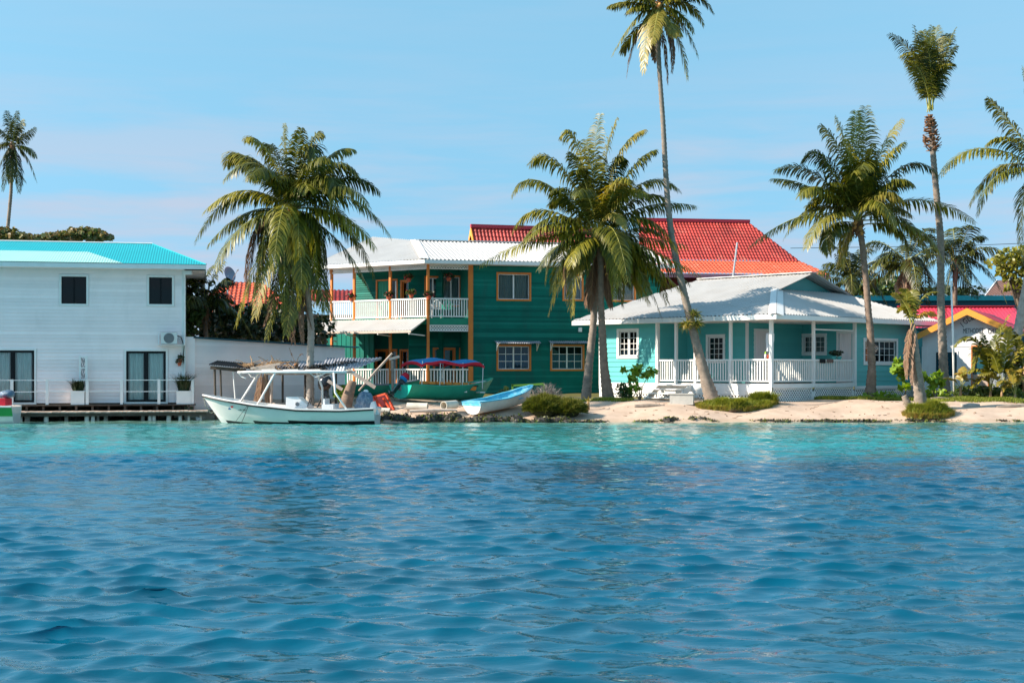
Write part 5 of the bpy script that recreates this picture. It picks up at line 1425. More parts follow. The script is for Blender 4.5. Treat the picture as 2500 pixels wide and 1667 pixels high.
for i, (px, lb) in enumerate(((2034, 'turquoise pot with dark leafy plant on the porch rail nearer the towels'), (2048, 'turquoise pot with small plant on the porch rail nearer the door'))):
    u = PR.u(px); c = PR.at(u, zrl + .001)
    t = thing('potted_plant', lb, 'potted plant', c, 'pots on the cottage rail')
    mb = MB(); mb.tube([c, c + V((0, 0, .12))], [.09, .14], 12); mb.build('pot', M['teal'], t)
    leaf_cloud(t, 'foliage', M['darkleaf'], [(tuple(c + V((0, 0, .27))), (.16, .14, .11))], 60, .07, 20 + i, .3)
# bench / step block in front
cb = P(1665, 987, 54.9)
t = thing('concrete_block', 'weathered whitewashed concrete block on the sand by the cottage steps', 'block', (cb.x, cb.y, G(cb.x, cb.y) - .05))
mb = MB(); z0_ = G(cb.x, cb.y) - .05; mt = Matrix.Rotation(R(-12), 3, 'Z')
mb.box((cb.x, cb.y, z0_ + .21), (.92, .5, .40), mt); mb.box((cb.x - .01, cb.y, z0_ + .428), (.98, .56, .035), mt); mb.build('block', M['concrete'], t)

# ------------------------------------------------------------------ church
CHP = Plane(P(2252, 968, 63.0), (math.cos(R(-26)), math.sin(R(-26))))
ch = thing('church', 'small white church with orange gable trim and crimson roof at the right', 'church', CHP.at(0, .7))
cu1 = CHP.u(2492); zc0 = .55
pk_u = CHP.u(2380); ov_ = .55
trm = CHP.shifted(ov_)
tpk, zpk = trm.pix(2361, 752); tl, zl_ = trm.pix(2233, 818); trr, zr3 = trm.pix(2466, 800)
hwn = hole(CHP, 2285, 860, 2336, 918); hdr = (CHP.u(2374), CHP.u(2412), zc0 + .1, CHP.z(2380, 846))
zwl = CHP.z(2260, 845)
sl_l = (zpk - zl_) / (tpk - tl); sl_r = (zpk - zr3) / (trr - tpk)
def gtop(u): return zpk - .12 - (sl_l * (tpk - u) if u < tpk else sl_r * (u - tpk))
mb = MB()
wall_panel(ch, CHP, 0, cu1, zc0, zwl, [hwn, hdr], M['plaster'], t=.15)
us_ = [0, tpk * .5, tpk, (tpk + cu1) / 2, cu1]
for a, b in zip(us_[:-1], us_[1:]):
    v = [CHP.at(a, zwl, 0), CHP.at(b, zwl, 0), CHP.at(b, max(gtop(b), zwl + .01), 0), CHP.at(a, max(gtop(a), zwl + .01), 0)]
    mb.add(v + [x - CHP.n * .15 for x in v], [(0, 1, 2, 3), (7, 6, 5, 4)])
mb.build('gable_wall', M['plaster'], ch)
mb = MB(); mb.pbox(CHP, -.02, .22, zc0, zwl - .02, .001, .05); mb.pbox(CHP, .23, cu1, zwl - .04, zwl - .01, .001, .02); mb.build('pilaster', M['plaster'], ch)
# jalousie window
mb = MB(); frame_boxes(mb, CHP, hwn[0] - .06, hwn[1] + .06, hwn[2] - .06, hwn[3] + .06, .06, -.05, .03); mb.pbox(CHP, (hwn[0] + hwn[1]) / 2 - .03, (hwn[0] + hwn[1]) / 2 + .03, hwn[2], hwn[3], -.05, .02); w_ = mb.build('window', M['plaster'], ch)
for i in range(13):
    z = hwn[2] + .04 + i * (hwn[3] - hwn[2] - .05) / 13
    mb = MB(); mb.add([CHP.at(hwn[0], z, .0), CHP.at(hwn[1], z, .0), CHP.at(hwn[1], z + .06, -.05), CHP.at(hwn[0], z + .06, -.05), CHP.at(hwn[0], z - .008, .0), CHP.at(hwn[1], z - .008, .0), CHP.at(hwn[1], z + .052, -.05), CHP.at(hwn[0], z + .052, -.05)], [(0, 1, 2, 3), (7, 6, 5, 4), (0, 4, 5, 1), (2, 6, 7, 3)]); mb.build('louvre_slat', M['darkteal'], w_)
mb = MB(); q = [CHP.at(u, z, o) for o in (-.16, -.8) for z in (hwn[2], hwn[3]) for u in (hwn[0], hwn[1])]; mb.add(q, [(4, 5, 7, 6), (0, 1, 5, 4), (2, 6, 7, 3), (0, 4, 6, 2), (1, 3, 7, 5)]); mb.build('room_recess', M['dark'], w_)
# door
mb = MB(); frame_boxes(mb, CHP, hdr[0] - .05, hdr[1] + .05, hdr[2] - .1, hdr[3] + .05, .05, -.1, .03); dd = mb.build('door', M['orange'], ch)
mb = MB(); mb.pbox(CHP, hdr[0], hdr[1], hdr[2], hdr[2] + 1.1, -.13, -.09); mb.build('door_leaf', M['palewood'], dd)
mb = MB(); mb.pbox(CHP, hdr[0], hdr[1], hdr[2] + 1.1, hdr[3], -.13, -.11); mb.build('transom', M['darkteal'], dd)
# roof and gable trim
dp = 9.0
pkp = trm.at(tpk, zpk); lfp = trm.at(tl, zl_); rgp = trm.at(trr, zr3)
bkv = -CHP.n * dp
corrugated(ch, 'roof', M['churchroof'], [lfp, lfp + bkv, pkp + bkv, pkp], .2, .012)
corrugated(ch, 'roof', M['churchroof'], [rgp + bkv, rgp, pkp, pkp + bkv], .2, .012)
for e in (lfp, rgp):
    mb = MB(); d = V((0, 0, -.27)); v = [pkp, e, e + d, pkp + d * 1.1]; f_ = CHP.n * .03
    mb.add([x + f_ for x in v] + [x - f_ for x in v], [(0, 1, 2, 3), (7, 6, 5, 4), (0, 4, 5, 1), (3, 2, 6, 7), (1, 5, 6, 2)]); mb.build('bargeboard', M['yelloworange'], ch)
mb = MB(); mb.pbox(Plane(CHP.at(0, 0), -CHP.n), 0, dp - .6, zc0, zwl - .3, -.02, .1); mb.build('wall', M['plaster'], ch)
# lettering, arched line above straight line
rotT = Matrix((tuple(CHP.e), (0, 0, 1), tuple(CHP.n))).transposed()
for chh, px, py, rt_ in (('I', 2349, 794, 38), ('G', 2357, 785, 32), ('L', 2365, 779, 26), ('E', 2373, 775, 20), ('S', 2382, 773, 12), ('I', 2390, 774, 2), ('A', 2398, 778, -10)):
    u, z = CHP.pix(px, py)
    if z + .10 < gtop(u): text_obj(ch, 'letter', chh, .36, CHP.at(u, z, .012), rotT @ Matrix.Rotation(R(rt_), 3, 'Z'), M['ink'], xs=.7)
text_obj(ch, 'lettering', 'METHODIST', .32, CHP.at(CHP.u(2376), CHP.z(2376, 808), .012), rotT, M['ink'], xs=.5)
text_obj(ch, 'lettering', 'CHURCH', .32, CHP.at(CHP.u(2431), CHP.z(2431, 809), .012), rotT, M['ink'], xs=.5)

# ------------------------------------------------------------------ buildings behind the church
BT = Plane(P(2300, 900, 84), (1, -.03))
t = thing('dark_teal_building', 'long flat-roofed dark teal building behind the church', 'building', BT.at(0, .8))
a, z1_ = BT.pix(2085, 722); b = BT.u(2545); z0_ = BT.z(2300, 745)
mb = MB(); mb.pbox(BT, a, b, .8, z0_ - .3, -8, -.4); mb.build('wall', M['darkteal'], t)
mb = MB(); mb.pbox(BT, a - .3, b + .3, z1_ - .30, z1_, -8.3, 0); mb.build('roof_fascia', mat('teal_fascia', (.0, .13, .19), .5), t)
mb = MB(); mb.pbox(BT, a - .2, b + .2, z0_ - .25, z1_ - .32, -8.2, -.15); mb.build('roof', M['darkteal'], t)
RB = Plane(P(2240, 900, 76), (1, -.03))
t = thing('crimson_roofed_hall', 'hall with low crimson metal roof between the church and the dark teal building', 'building', RB.at(0, .8))
a = RB.u(2225); b = RB.u(2520); zt_ = RB.z(2300, 800); rk = RB.shifted(-3)
corrugated(t, 'roof', M['churchroof'], [RB.at(a, zt_), RB.at(b, zt_), rk.at(b, rk.z(2300, 749)), rk.at(a, rk.z(2300, 749))], .2, .012)
mb = MB(); mb.beam(rk.at(a, rk.z(2300, 749) + .03), rk.at(b, rk.z(2300, 749) + .03), .4, .05); mb.build('ridge_cap', M['redcap'], t)
mb = MB(); mb.pbox(RB, a, b, .8, zt_ - .05, -5, -.4); mb.build('wall', M['darkteal'], t)
# brown hut roof at the right edge
HB = Plane(P(2440, 900, 90), (1, 0))
t = thing('brown_roofed_house', 'house with brown gabled roof partly hidden at the right edge', 'house', HB.at(0, .8))
a, zz = HB.pix(2405, 721); c_, zc2 = HB.pix(2480, 676); b = HB.u(2570)
corrugated(t, 'roof', mat('brown_roof', (.16, .08, .06), .7, .2, 2), [HB.at(a, zz), HB.at(b, zz), HB.at(b - .6, zc2, -3.5), HB.at(c_, zc2, -3.5)], .2, .015)
mb = MB(); mb.beam(HB.at(a, zz - .1), HB.at(c_, zc2 - .05, -3.5), .06, .2); mb.beam(HB.at(a, zz - .12), HB.at(b, zz - .12), .06, .2); mb.build('fascia', M['white2'], t)
mb = MB(); mb.pbox(HB, a + .5, b, .8, zz - .1, -5, -.6); mb.build('wall', M['redwall'], t)
# flagpole
fp_ = P(2326, 965, 58.5)
t = thing('flagpole', 'thin white flagpole standing before the church', 'flagpole', (fp_.x, fp_.y, G(fp_.x, fp_.y)))
pp = [P(2330, 975, 58.5), P(2327, 830, 58.5), P(2322, 690, 58.5)]
mb = MB(); mb.tube(pp, [.055, .05, .035], 8); mb.build('pole', M['white2'], t, smooth=True)
mb = MB(); mb.ball(pp[-1] + V((0, 0, .03)), .05, 8, 6); mb.build('finial', M['white2'], t)
# ================================================================== BOATS
def spl(xs_, ys_, x): return float(np.interp(x, xs_, ys_))
def boat(name, label, Mx, L, half, sheer, keel, stem, mats, group='boats', strakes=(), black=None, floor=.12, nst=26, wall=.05, transom_mat=None, loc=None, bow_full=.55):
    """bow at x=0, stern at x=L, y to the sides, z up.  half/sheer/keel: (xs, ys); stem(z) = x of the stem at height z"""
    t = thing(name, label, 'boat', loc if loc is not None else Mx @ V((L / 2, 0, 0)), group)
    def sec(x, z, inset=0.0):
        s = spl(*sheer, x); k = spl(*keel, x); h = spl(*half, x)
        f = min(max((z - k) / max(s - k, 1e-4), 0), 1)
        fl = f ** .33 if x > L * .35 else f ** (.33 + .55 * (1 - x / (L * .35)))
        return max(h * fl - inset, 0.0)
    nz = 9
    def skin(inset, zlo, flip, z_of=None):
        vs = []; fs = []
        for i in range(nst + 1):
            xx = L * (i / nst) ** 1.25
            s = spl(*sheer, xx); k = max(spl(*keel, xx), zlo)
            for side_ in (-1, 1):
                for j in range(nz + 1):
                    z = k + (s - k) * j / nz
                    x = stem(z) + (L - stem(z)) * (xx / L)
                    y = sec(xx, z, inset)
                    st_ = sum(.012 for q in strakes if j / nz > q) if inset == 0 else 0
                    vs.append(V((x, side_ * (y + st_ * min(1, xx)), z)))
        w = nz + 1
        for i in range(nst):
            for s_ in range(2):
                for j in range(nz):
                    a = (i * 2 + s_) * w + j; b = a + 2 * w
                    f = (a, b, b + 1, a + 1)
                    fs.append(f if (s_ == 0) != flip else f[::-1])
        return vs, fs, w
    vs, fs, w = skin(0, -9, False)
    mb = MB(); mb.add(vs, fs)
    if black is not None:
        mb.mi = []
        for f in fs:
            zc = sum(vs[i].z for i in f) / 4; xc = sum(vs[i].x for i in f) / 4
            mb.mi.append(1 if zc < black(xc) else 0)
    mb.xf(Mx); mb.build('hull', [mats['hull'], M['hullblack']] if black is not None else mats['hull'], t, smooth=True)
    # bottom centre strip is closed by the keel meeting of both sides; transom
    mb = MB(); base = nst * 2 * w
    ring = [vs[base + j] for j in range(w)] + [vs[base + w + j] for j in range(w - 1, -1, -1)]
    mb.add(ring + [p + V((-.05, 0, 0)) for p in ring], [tuple(range(len(ring))), tuple(range(2 * len(ring) - 1, len(ring) - 1, -1))]); mb.xf(Mx); mb.build('transom', transom_mat or mats['hull'], t)
    v2, f2, _ = skin(wall, floor, True)
    mb = MB(); mb.add(v2, f2)
    fl = []
    for i in range(nst + 1): fl += [v2[(i * 2) * w], v2[(i * 2 + 1) * w]]
    mb.add(fl, [(2 * i, 2 * i + 1, 2 * i + 3, 2 * i + 2) for i in range(nst)])
    mb.xf(Mx); mb.build('interior', mats.get('inner', mats['hull']), t, smooth=False)
    # gunwale
    for s_ in range(2):
        mb = MB()
        pts = [vs[(i * 2 + s_) * w + nz] for i in range(nst + 1)]
        v = []
        for p in pts:
            sg = -1 if s_ == 0 else 1
            v += [p + V((0, sg * .035, .0)), p + V((0, sg * .035, .045)), p + V((0, -sg * (.075), .045)), p + V((0, -sg * .075, -.005))]
        mb.add(v, [(4 * i + k, 4 * i + 4 + k, 4 * i + 4 + (k + 1) % 4, 4 * i + (k + 1) % 4) for i in range(nst) for k in range(4)] + [(0, 1, 2, 3)])
        mb.xf(Mx); mb.build('gunwale', mats['gunwale'], t)
        if 'rub' in mats:
            mb = MB(); mb.tube([p + V((0, (-1 if s_ == 0 else 1) * .045, -.03)) for p in pts], .03, 6); mb.xf(Mx); mb.build('rub_rail', mats['rub'], t)
    return t

def local(o, yaw, tilt=0.0, roll=0.0):
    return Matrix.Translation(V(o)) @ Matrix.Rotation(yaw, 4, 'Z') @ Matrix.Rotation(-tilt, 4, 'Y') @ Matrix.Rotation(roll, 4, 'X')

# ---- white panga with sun canopy, moored at the dock
bo = P(495, 1030, 51.2); bo.z = 0
Mw = local(bo, R(-4.0))
Lw = 6.48
wb = boat('panga_boat', 'white open motorboat with a white canopy frame floating by the dock', Mw, Lw,
          ([0, .4, 1.0, 2, 3.5, 5.5, Lw], [.04, .38, .62, .84, .92, .88, .80]),
          ([0, .9, 1.9, 3.6, 5.2, Lw], [1.02, .85, .69, .52, .50, .56]),
          ([0, .6, 1.4, Lw], [-.10, -.15, -.2, -.22]),
          lambda z: .72 * (1 - min(max(z, -.15), 1.02) / 1.02) ** 1.0,
          dict(hull=M['hull'], gunwale=M['white2'], rub=M['black'], inner=M['hull']), strakes=(.42, .68), black=lambda x: .035 + .018 * x, floor=.10, loc=Mw @ V((Lw / 2, 0, -.1)))
zcan = 1.87
mb = MB(); n = 12
def canp(x): return zcan + .03 * math.sin((x - 1.5) / 3.95 * math.pi) + (.0 if x > 1.9 else .0)
vs = []; 
for i in range(n + 1):
    x = 1.52 + 3.93 * i / n
    for y in (-.78, -.4, 0, .4, .78): vs.append(V((x, y, canp(x) + .05 * (1 - (y / .78) ** 2))))
fs = [(i * 5 + j, (i + 1) * 5 + j, (i + 1) * 5 + j + 1, i * 5 + j + 1) for i in range(n) for j in range(4)]
mb.add(vs, fs); mb.add([v - V((0, 0, .05)) for v in vs], [f[::-1] for f in fs]); mb.xf(Mw); mb.build('canopy', M['white2'], wb)
for y in (-.8, .8):
    mb = MB(); mb.tube([V((1.50, y * .9, zcan + .005)), V((2.1, y, zcan + .005)), V((5.5, y, zcan + .005))], .036, 8); mb.xf(Mw); mb.build('canopy_rail', M['white2'], wb, smooth=True)
def zs_(x): return spl([0, .9, 1.9, 3.6, 5.2, Lw], [1.02, .85, .69, .52, .50, .56], x)
for pts in ([(1.25, .55, .76), (1.92, .72, zcan)], [(2.2, -.70, .66), (2.9, -.78, zcan)],
            [(4.30, .78, .55), (4.28, .8, 1.30), (4.07, .8, zcan)][::-1], [(5.50, -.80, .54), (5.08, -.8, 1.15), (5.03, -.8, zcan)][::-1]):
    mb = MB(); mb.tube([V(p) for p in pts], .038, 8); mb.xf(Mw); mb.build('canopy_post', M['white2'], wb, smooth=True)
for sgn in (-1, 1):
    mb = MB(); mb.tube([V((1.5, sgn * .7, zcan)), V((1.62, sgn * .66, zcan - .16)), V((1.8, sgn * .7, zcan - .22))], .014, 6); mb.tube([V((4.15, sgn * .8, zcan - .02)), V((4.35, sgn * .76, zcan - .18)), V((4.75, sgn * .8, zcan - .02))], .014, 6); mb.xf(Mw); mb.build('brace', M['white2'], wb)
for x in (2.9, 3.7, 4.5):
    mb = MB(); mb.tube([V((x - .55, -.6, zcan + .09)), V((x, -.7, zcan + .10)), V((x + .05, -.74, zcan + .03))], .012, 5); mb.xf(Mw); mb.build('canopy_handrail', M['white2'], wb)
for i, x in enumerate((4.95, 5.12, 5.28)):
    mb = MB(); mb.tube([V((x, .2 - .3 * i, zcan + .02)), V((x + .06, .2 - .3 * i, zcan + .20))], .035, 8); mb.xf(Mw); mb.build('rod_holder', M['white2'], wb)
# console, seat, tank lid
mb = MB(); v = [V((3.18, y, .10)) for y in (-.42, .3)] + [V((4.02, y, .10)) for y in (-.42, .3)] + [V((3.20, y, .98)) for y in (-.42, .3)] + [V((3.62, y, .98)) for y in (-.42, .3)] + [V((3.98, y, .70)) for y in (-.42, .3)]
mb.add(v, [(0, 1, 5, 4), (4, 5, 7, 6), (6, 7, 9, 8), (8, 9, 3, 2), (0, 4, 6, 8, 2), (1, 3, 9, 7, 5)]); mb.xf(Mw); con = mb.build('console', M['plasticwhite'], wb)
mb = MB(); mb.tube([V((3.62, -.425, .72)), V((3.62, -.435, .72))], .075, 14); mb.xf(Mw); mb.build('badge', M['grey'], con)
mb = MB(); ring = [V((4.0 + .06 * math.sin(k * .5236), .18 * math.cos(k * .5236) - .05, .78 + .17 * math.sin(k * .5236))) for k in range(13)]; mb.tube(ring, .015, 6, cap=False); mb.tube([V((3.9, -.05, .72)), V((4.0, -.05, .78))], .02, 6); mb.xf(Mw); mb.build('steering_wheel', M['blackplastic'], con)
mb = MB(); mb.box((4.08, -.36, .62), (.22, .12, .16), Matrix.Rotation(.5, 3, 'Y')); mb.xf(Mw); mb.build('throttle_box', M['grey'], con)
mb = MB(); mb.box((4.75, -.0, .50), (.42, 1.1, .42)); mb.box((4.60, 0, .80), (.06, .9, .22)); mb.xf(Mw); mb.build('seat', M['plasticwhite'], wb)
mb = MB(); mb.box((5.55, 0, .30), (.5, 1.2, .35)); mb.xf(Mw); mb.build('stern_bench', M['hull'], wb)
# outboard wrapped in a tarpaulin
mb = MB(); mb.ball((6.02, -.05, .82), (.33, .26, .36), 12, 9, .09, 5); mb.ball((6.0, -.05, .62), (.36, .24, .2), 12, 7, .1, 6); mb.xf(Mw); mb.build('wrapped_outboard', M['tarp'], wb, smooth=True)
mb = MB(); mb.box((6.36, -.05, .55), (.22, .3, .5), Matrix.Rotation(-.3, 3, 'Y')); mb.xf(Mw); mb.build('engine_bracket', M['plasticwhite'], wb)
mb = MB(); mb.ball((6.06, 0, 1.17), (.10, .08, .07), 8, 6, .1, 3); mb.xf(Mw); mb.build('white_cap', M['plasticwhite'], wb)
# registration, flag and sail stickers on the bow side
def side_pt(x, z):
    s = spl([0, .9, 1.9, 3.6, 5.2, Lw], [1.02, .85, .69, .52, .50, .56], x); k = -.17; f = min(max((z - k) / (s - k), 0), 1)
    h = spl([0, .4, 1.0, 2, 3.5, 5.5, Lw], [.04, .38, .62, .84, .92, .88, .80], x); e = .33 + .55 * max(0, 1 - x / (Lw * .35)); return V((x + .18 * (1 - z), -(h * f ** e) - .055, z))
def decal_plane(x, z):
    a = side_pt(x - .1, z); b = side_pt(x + .1, z); c = side_pt(x, z + .08); d = side_pt(x, z - .08)
    ex = (b - a).normalized(); up = (c - d).normalized(); n_ = ex.cross(up).normalized(); up = n_.cross(ex)
    return side_pt(x, z), ex, up, n_
for nm, m_, x, z, w_, h_ in (('flag_sticker', 'flagred', 1.20, .62, .10, .07), ('sail_sticker', 'flagblue', 1.08, .545, .11, .055)):
    o_, ex, up, n_ = decal_plane(x, z); mb = MB()
    mb.add([o_ - ex * w_ / 2 - up * h_ / 2, o_ + ex * w_ / 2 - up * h_ / 2, o_ + ex * w_ / 2 + up * h_ / 2, o_ - ex * w_ / 2 + up * h_ / 2], [(0, 1, 2, 3)])
    if nm == 'sail_sticker': mb.add([o_ + up * .03 - ex * .02, o_ + up * .03 + ex * .025, o_ + up * .085], [(0, 1, 2)])
    mb.xf(Mw); mb.build(nm, M[m_], wb)
o_, ex, up, n_ = decal_plane(1.56, .51)
mt_ = Mw.to_3x3() @ Matrix((tuple(ex), tuple(up), tuple(n_))).transposed()
text_obj(wb, 'registration', 'I URF 7006', .085, Mw @ (o_ + n_ * .004), mt_, M['ink'], xs=.8)
# mooring lines
t = thing('mooring_rope', 'frayed mooring rope hanging from the bow of the white boat to the dock', 'rope', Mw @ V((0, 0, .9)))
mb = MB(); p0 = Mw @ V((.03, 0, .98)); q0 = P(505, 1000, 52.6)
mb.tube([p0, p0 + V((.05, .1, -.35)), p0 + V((.2, .3, -.62)), p0 + V((.33, .6, -.55)), q0 + V((.35, 0, -.15)), q0 + V((.3, 0, .02))], .018, 5); mb.build('rope', M['rope'], t)
t = thing('anchor_line', 'dark thin line running from the boat side into the water', 'rope', Mw @ V((1.85, -.8, .6)))
mb = MB(); mb.tube([Mw @ V((1.92, -.80, .70)), Mw @ V((1.75, -.80, .25)), Mw @ V((1.60, -.86, -.1))], .012, 5); mb.tube([Mw @ V((1.90, -.81, .70)), Mw @ V((1.6, -.8, .3)), Mw @ V((1.30, -.80, -.1))], .008, 5); mb.build('rope', M['iron'], t)

# ---- green boat with blue canopy on the shore
gb_yaw = R(37)
tb = P(975, 985, 55.0)
Lg = 4.5
# transom is at the left: bow points right and away, so the boat runs from stern (x=L) to bow (x=0)
stern = P(976, 984, 55.2); z_g = G(stern.x, stern.y)
bowp = V((stern.x, stern.y, 0)) + V((math.cos(gb_yaw), math.sin(gb_yaw), 0)) * Lg
Mg = Matrix.Translation(V((bowp.x, bowp.y, z_g - .02))) @ Matrix.Rotation(gb_yaw + math.pi, 4, 'Z') @ Matrix.Rotation(R(-2.0), 4, 'Y')
gb = boat('green_boat', 'green wooden boat with a blue canopy hauled out before the green house', Mg, Lg,
          ([0, .4, 1.0, 2, 3.2, Lg], [.05, .36, .62, .80, .86, .84]), ([0, .6, 1.6, 3, Lg], [.92, .76, .60, .54, .56]), ([0, .5, 1.2, Lg], [.12, .04, 0, 0]),
          lambda z: .55 * (1 - min(max(z, 0), .9) / .9), dict(hull=M['hullgreen'], gunwale=M['hullgreen'], inner=M['white2']), floor=.10, transom_mat=M['turqhull'], loc=Mg @ V((Lg / 2, 0, 0)))
mb = MB(); vs = []; n = 14
for i in range(n + 1):
    x = .95 + 3.05 * i / n
    for y in (-.75, -.4, 0, .4, .75): vs.append(V((x, y, 1.52 + .05 * math.sin(i * .85) + .13 * (1 - (y / .75) ** 2) - (.10 if i in (0, n) else 0))))
fs = [(i * 5 + j, (i + 1) * 5 + j, (i + 1) * 5 + j + 1, i * 5 + j + 1) for i in range(n) for j in range(4)]
mb.add(vs, fs); mb.xf(Mg); can = mb.build('canopy', M['bluecanvas'], gb, smooth=True)
mb = MB(); e_ = [vs[i * 5] for i in range(n + 1)] + [vs[n * 5 + j] for j in range(1, 5)] + [vs[i * 5 + 4] for i in range(n - 1, -1, -1)] + [vs[j] for j in range(3, -1, -1)]
v = []
for i, p in enumerate(e_): v += [p + V((0, 0, .004)), p - V((0, 0, .11 + .02 * math.sin(i * 1.9)))]
mb.add(v, [(2 * i, 2 * i + 2, 2 * i + 3, 2 * i + 1) for i in range(len(e_) - 1)]); mb.xf(Mg); mb.build('valance', M['redcanvas'], can)
for x in (1.0, 2.0, 3.1, 3.95):
    for y in (-.72, .72):
        mb = MB(); mb.tube([V((x, y, .5)), V((x, y, 1.52))], .018, 6); mb.xf(Mg); mb.build('canopy_pole', M['steel'], gb)
for x in (.9, 1.8, 2.7, 3.5):
    mb = MB(); mb.box((x, 0, .36), (.25, 1.2, .05)); mb.xf(Mg); mb.build('thwart', M['white2'], gb)
# life vests along the near side
for i in range(7):
    x = 1.35 + i * .40
    t = thing('life_vest', f'orange life vest in the green boat, {["nearest the bow", "second from the bow", "third from the bow", "in the middle of the row", "third from the stern", "second from the stern", "nearest the stern"][i]}', 'life vest', Mg @ V((x, .55, .45)), 'life vests in the green boat')
    mb = MB(); v = []
    for k in range(8):
        a = k * math.pi / 4; v.append((.19 * math.cos(a), .12 * math.sin(a)))
    prof = [(.80, .42), (1.0, .50), (1.0, .66), (.86, .715 + .02 * rnd.random())]
    vs = [V((x + px_ * s, .52 + py_ * s, z)) for s, z in prof for px_, py_ in v]
    fs = [(j * 8 + k, j * 8 + (k + 1) % 8, (j + 1) * 8 + (k + 1) % 8, (j + 1) * 8 + k) for j in range(3) for k in range(8)] + [tuple(range(24, 32)), tuple(range(7, -1, -1))]
    mb.add(vs, fs); mb.xf(Mg); mb.build('foam_panel', M['vest'], t)
    mb = MB(); mb.box((x, .52, .60), (.395, .255, .03)); mb.xf(Mg); mb.build('strap', M['blackcloth'], t)
# tilted outboard motor at the transom
om = thing('outboard_motor', 'tilted outboard motor with red and blue cowl on the green boat', 'outboard motor', Mg @ V((Lg + .05, 0, .5)))
Mo = Mg @ Matrix.Translation(V((Lg + .02, 0, .52))) @ Matrix.Rotation(R(-40), 4, 'Y') @ Matrix.Scale(.8, 4)
def cowl(z0, z1, s0, s1, nm, m_):
    mb = MB(); pr = [(z0, s0), ((z0 * .7 + z1 * .3), s0 * 1.08), ((z0 * .3 + z1 * .7), (s0 + s1) / 2 * 1.1), (z1, s1)]
    vs = [V((.20 * s * math.cos(a) + .06, .15 * s * math.sin(a), z)) for z, s in pr for a in [k * math.pi / 6 for k in range(12)]]
    fs = [(j * 12 + k, j * 12 + (k + 1) % 12, (j + 1) * 12 + (k + 1) % 12, (j + 1) * 12 + k) for j in range(3) for k in range(12)] + [tuple(range(36, 48)), tuple(range(11, -1, -1))]
    mb.add(vs, fs); mb.xf(Mo); mb.build(nm, M[m_], om, smooth=True)
cowl(.30, .46, 1.0, 1.05, 'lower_cowl', 'bluecanvas'); cowl(.461, .72, 1.04, .75, 'cowl', 'redcanvas')
mb = MB(); mb.box((.07, 0, -.1), (.18, .12, .80)); mb.box((.04, 0, .2), (.24, .2, .22)); mb.xf(Mo); mb.build('leg', M['blackplastic'], om)
mb = MB(); mb.box((.12, 0, -.56), (.34, .14, .02)); mb.tube([V((-.12, 0, -.68)), V((.10, 0, -.68)), V((.26, 0, -.66))], [.02, .055, .04], 8); mb.add([V((0, -.01, -.72)), V((.16, -.01, -.72)), V((.06, 0, -.9))], [(0, 1, 2)]); mb.xf(Mo); mb.build('gearcase', M['blackplastic'], om)
mb = MB()
for k in range(3):
    a = k * 2.094; mb.add([V((.28, .03 * math.cos(a), -.67 + .03 * math.sin(a))), V((.26, .14 * math.cos(a - .4), -.67 + .14 * math.sin(a - .4))), V((.31, .14 * math.cos(a + .4), -.67 + .14 * math.sin(a + .4)))], [(0, 1, 2)])
mb.xf(Mo); mb.build('propeller', M['steel'], om)
mb = MB(); mb.box((-.10, 0, .02), (.12, .26, .36)); mb.xf(Mo); mb.build('clamp', M['grey'], om)

# ---- white and pale blue rowboat, beached bow up
yr_ = R(40); Lr = 3.1
st = P(1153, 1010, 53.0)
dirr = V((math.cos(yr_), math.sin(yr_), 0)); bw = V((st.x, st.y, 0)) + dirr * Lr
zst, zbw = G(st.x, st.y) + .04, G(bw.x, bw.y) + .10
tl_ = math.atan2(zbw - zst, Lr)
Mr = Matrix.Translation(V((bw.x, bw.y, zbw))) @ Matrix.Rotation(yr_ + math.pi, 4, 'Z') @ Matrix.Rotation(tl_, 4, 'Y')
rbt = boat('rowboat', 'old white rowboat with pale blue inside beached on the rocks', Mr, Lr,
           ([0, .3, .9, 1.8, Lr], [.05, .34, .60, .70, .60]), ([0, .7, 1.8, Lr], [.66, .52, .44, .50]), ([0, .4, 1, Lr], [.12, .03, 0, .02]),
           lambda z: .35 * (1 - min(max(z, 0), .66) / .66), dict(hull=M['oldwhite'], gunwale=M['paleblue'], inner=M['paleblue']), floor=.06, wall=.04, loc=Mr @ V((Lr / 2, 0, 0)))
mb = MB(); mb.box((Lr - .18, 0, .50), (.42, 1.12, .035)); mb.box((Lr + .006, 0, .44), (.02, 1.14, .13)); mb.xf(Mr); mb.build('stern_deck', M['paleblue'], rbt)
for x in (1.1, 2.1):
    mb = MB(); mb.box((x, 0, .34), (.22, 1.18, .03)); mb.xf(Mr); mb.build('thwart', M['paleblue'], rbt)

# ---- boat cut by the left edge: green topsides over white, red seat
ml = local(P(-95, 1032, 51.0), 0); ml.translation.z = 0
Ll = 1.86
Mb2 = Matrix.Translation(V((P(-85, 1032, 51.2).x, 51.2, 0))) @ Matrix.Rotation(R(3), 4, 'Z')
lb = boat('green_white_boat', 'green and white boat cut off by the left edge of the picture', Mb2, Ll,
          ([0, .4, 1, Ll], [.05, .45, .62, .62]), ([0, 1, Ll], [.75, .62, .60]), ([0, .5, Ll], [-.1, -.15, -.15]), lambda z: .3 * (1 - min(max(z, 0), .7) / .7),
          dict(hull=M['hull'], gunwale=M['white2'], inner=M['white2']), floor=.1, loc=Mb2 @ V((Ll / 2, 0, -.1)))
mb = MB(); vs = []
for i in range(9):
    x = .35 + 1.5 * i / 8; h = spl([0, .4, 1, Ll], [.05, .45, .62, .62], x)
    vs += [V((x + .04, -h * .86 - .035, .27)), V((x + .02, -h - .02, .58))]
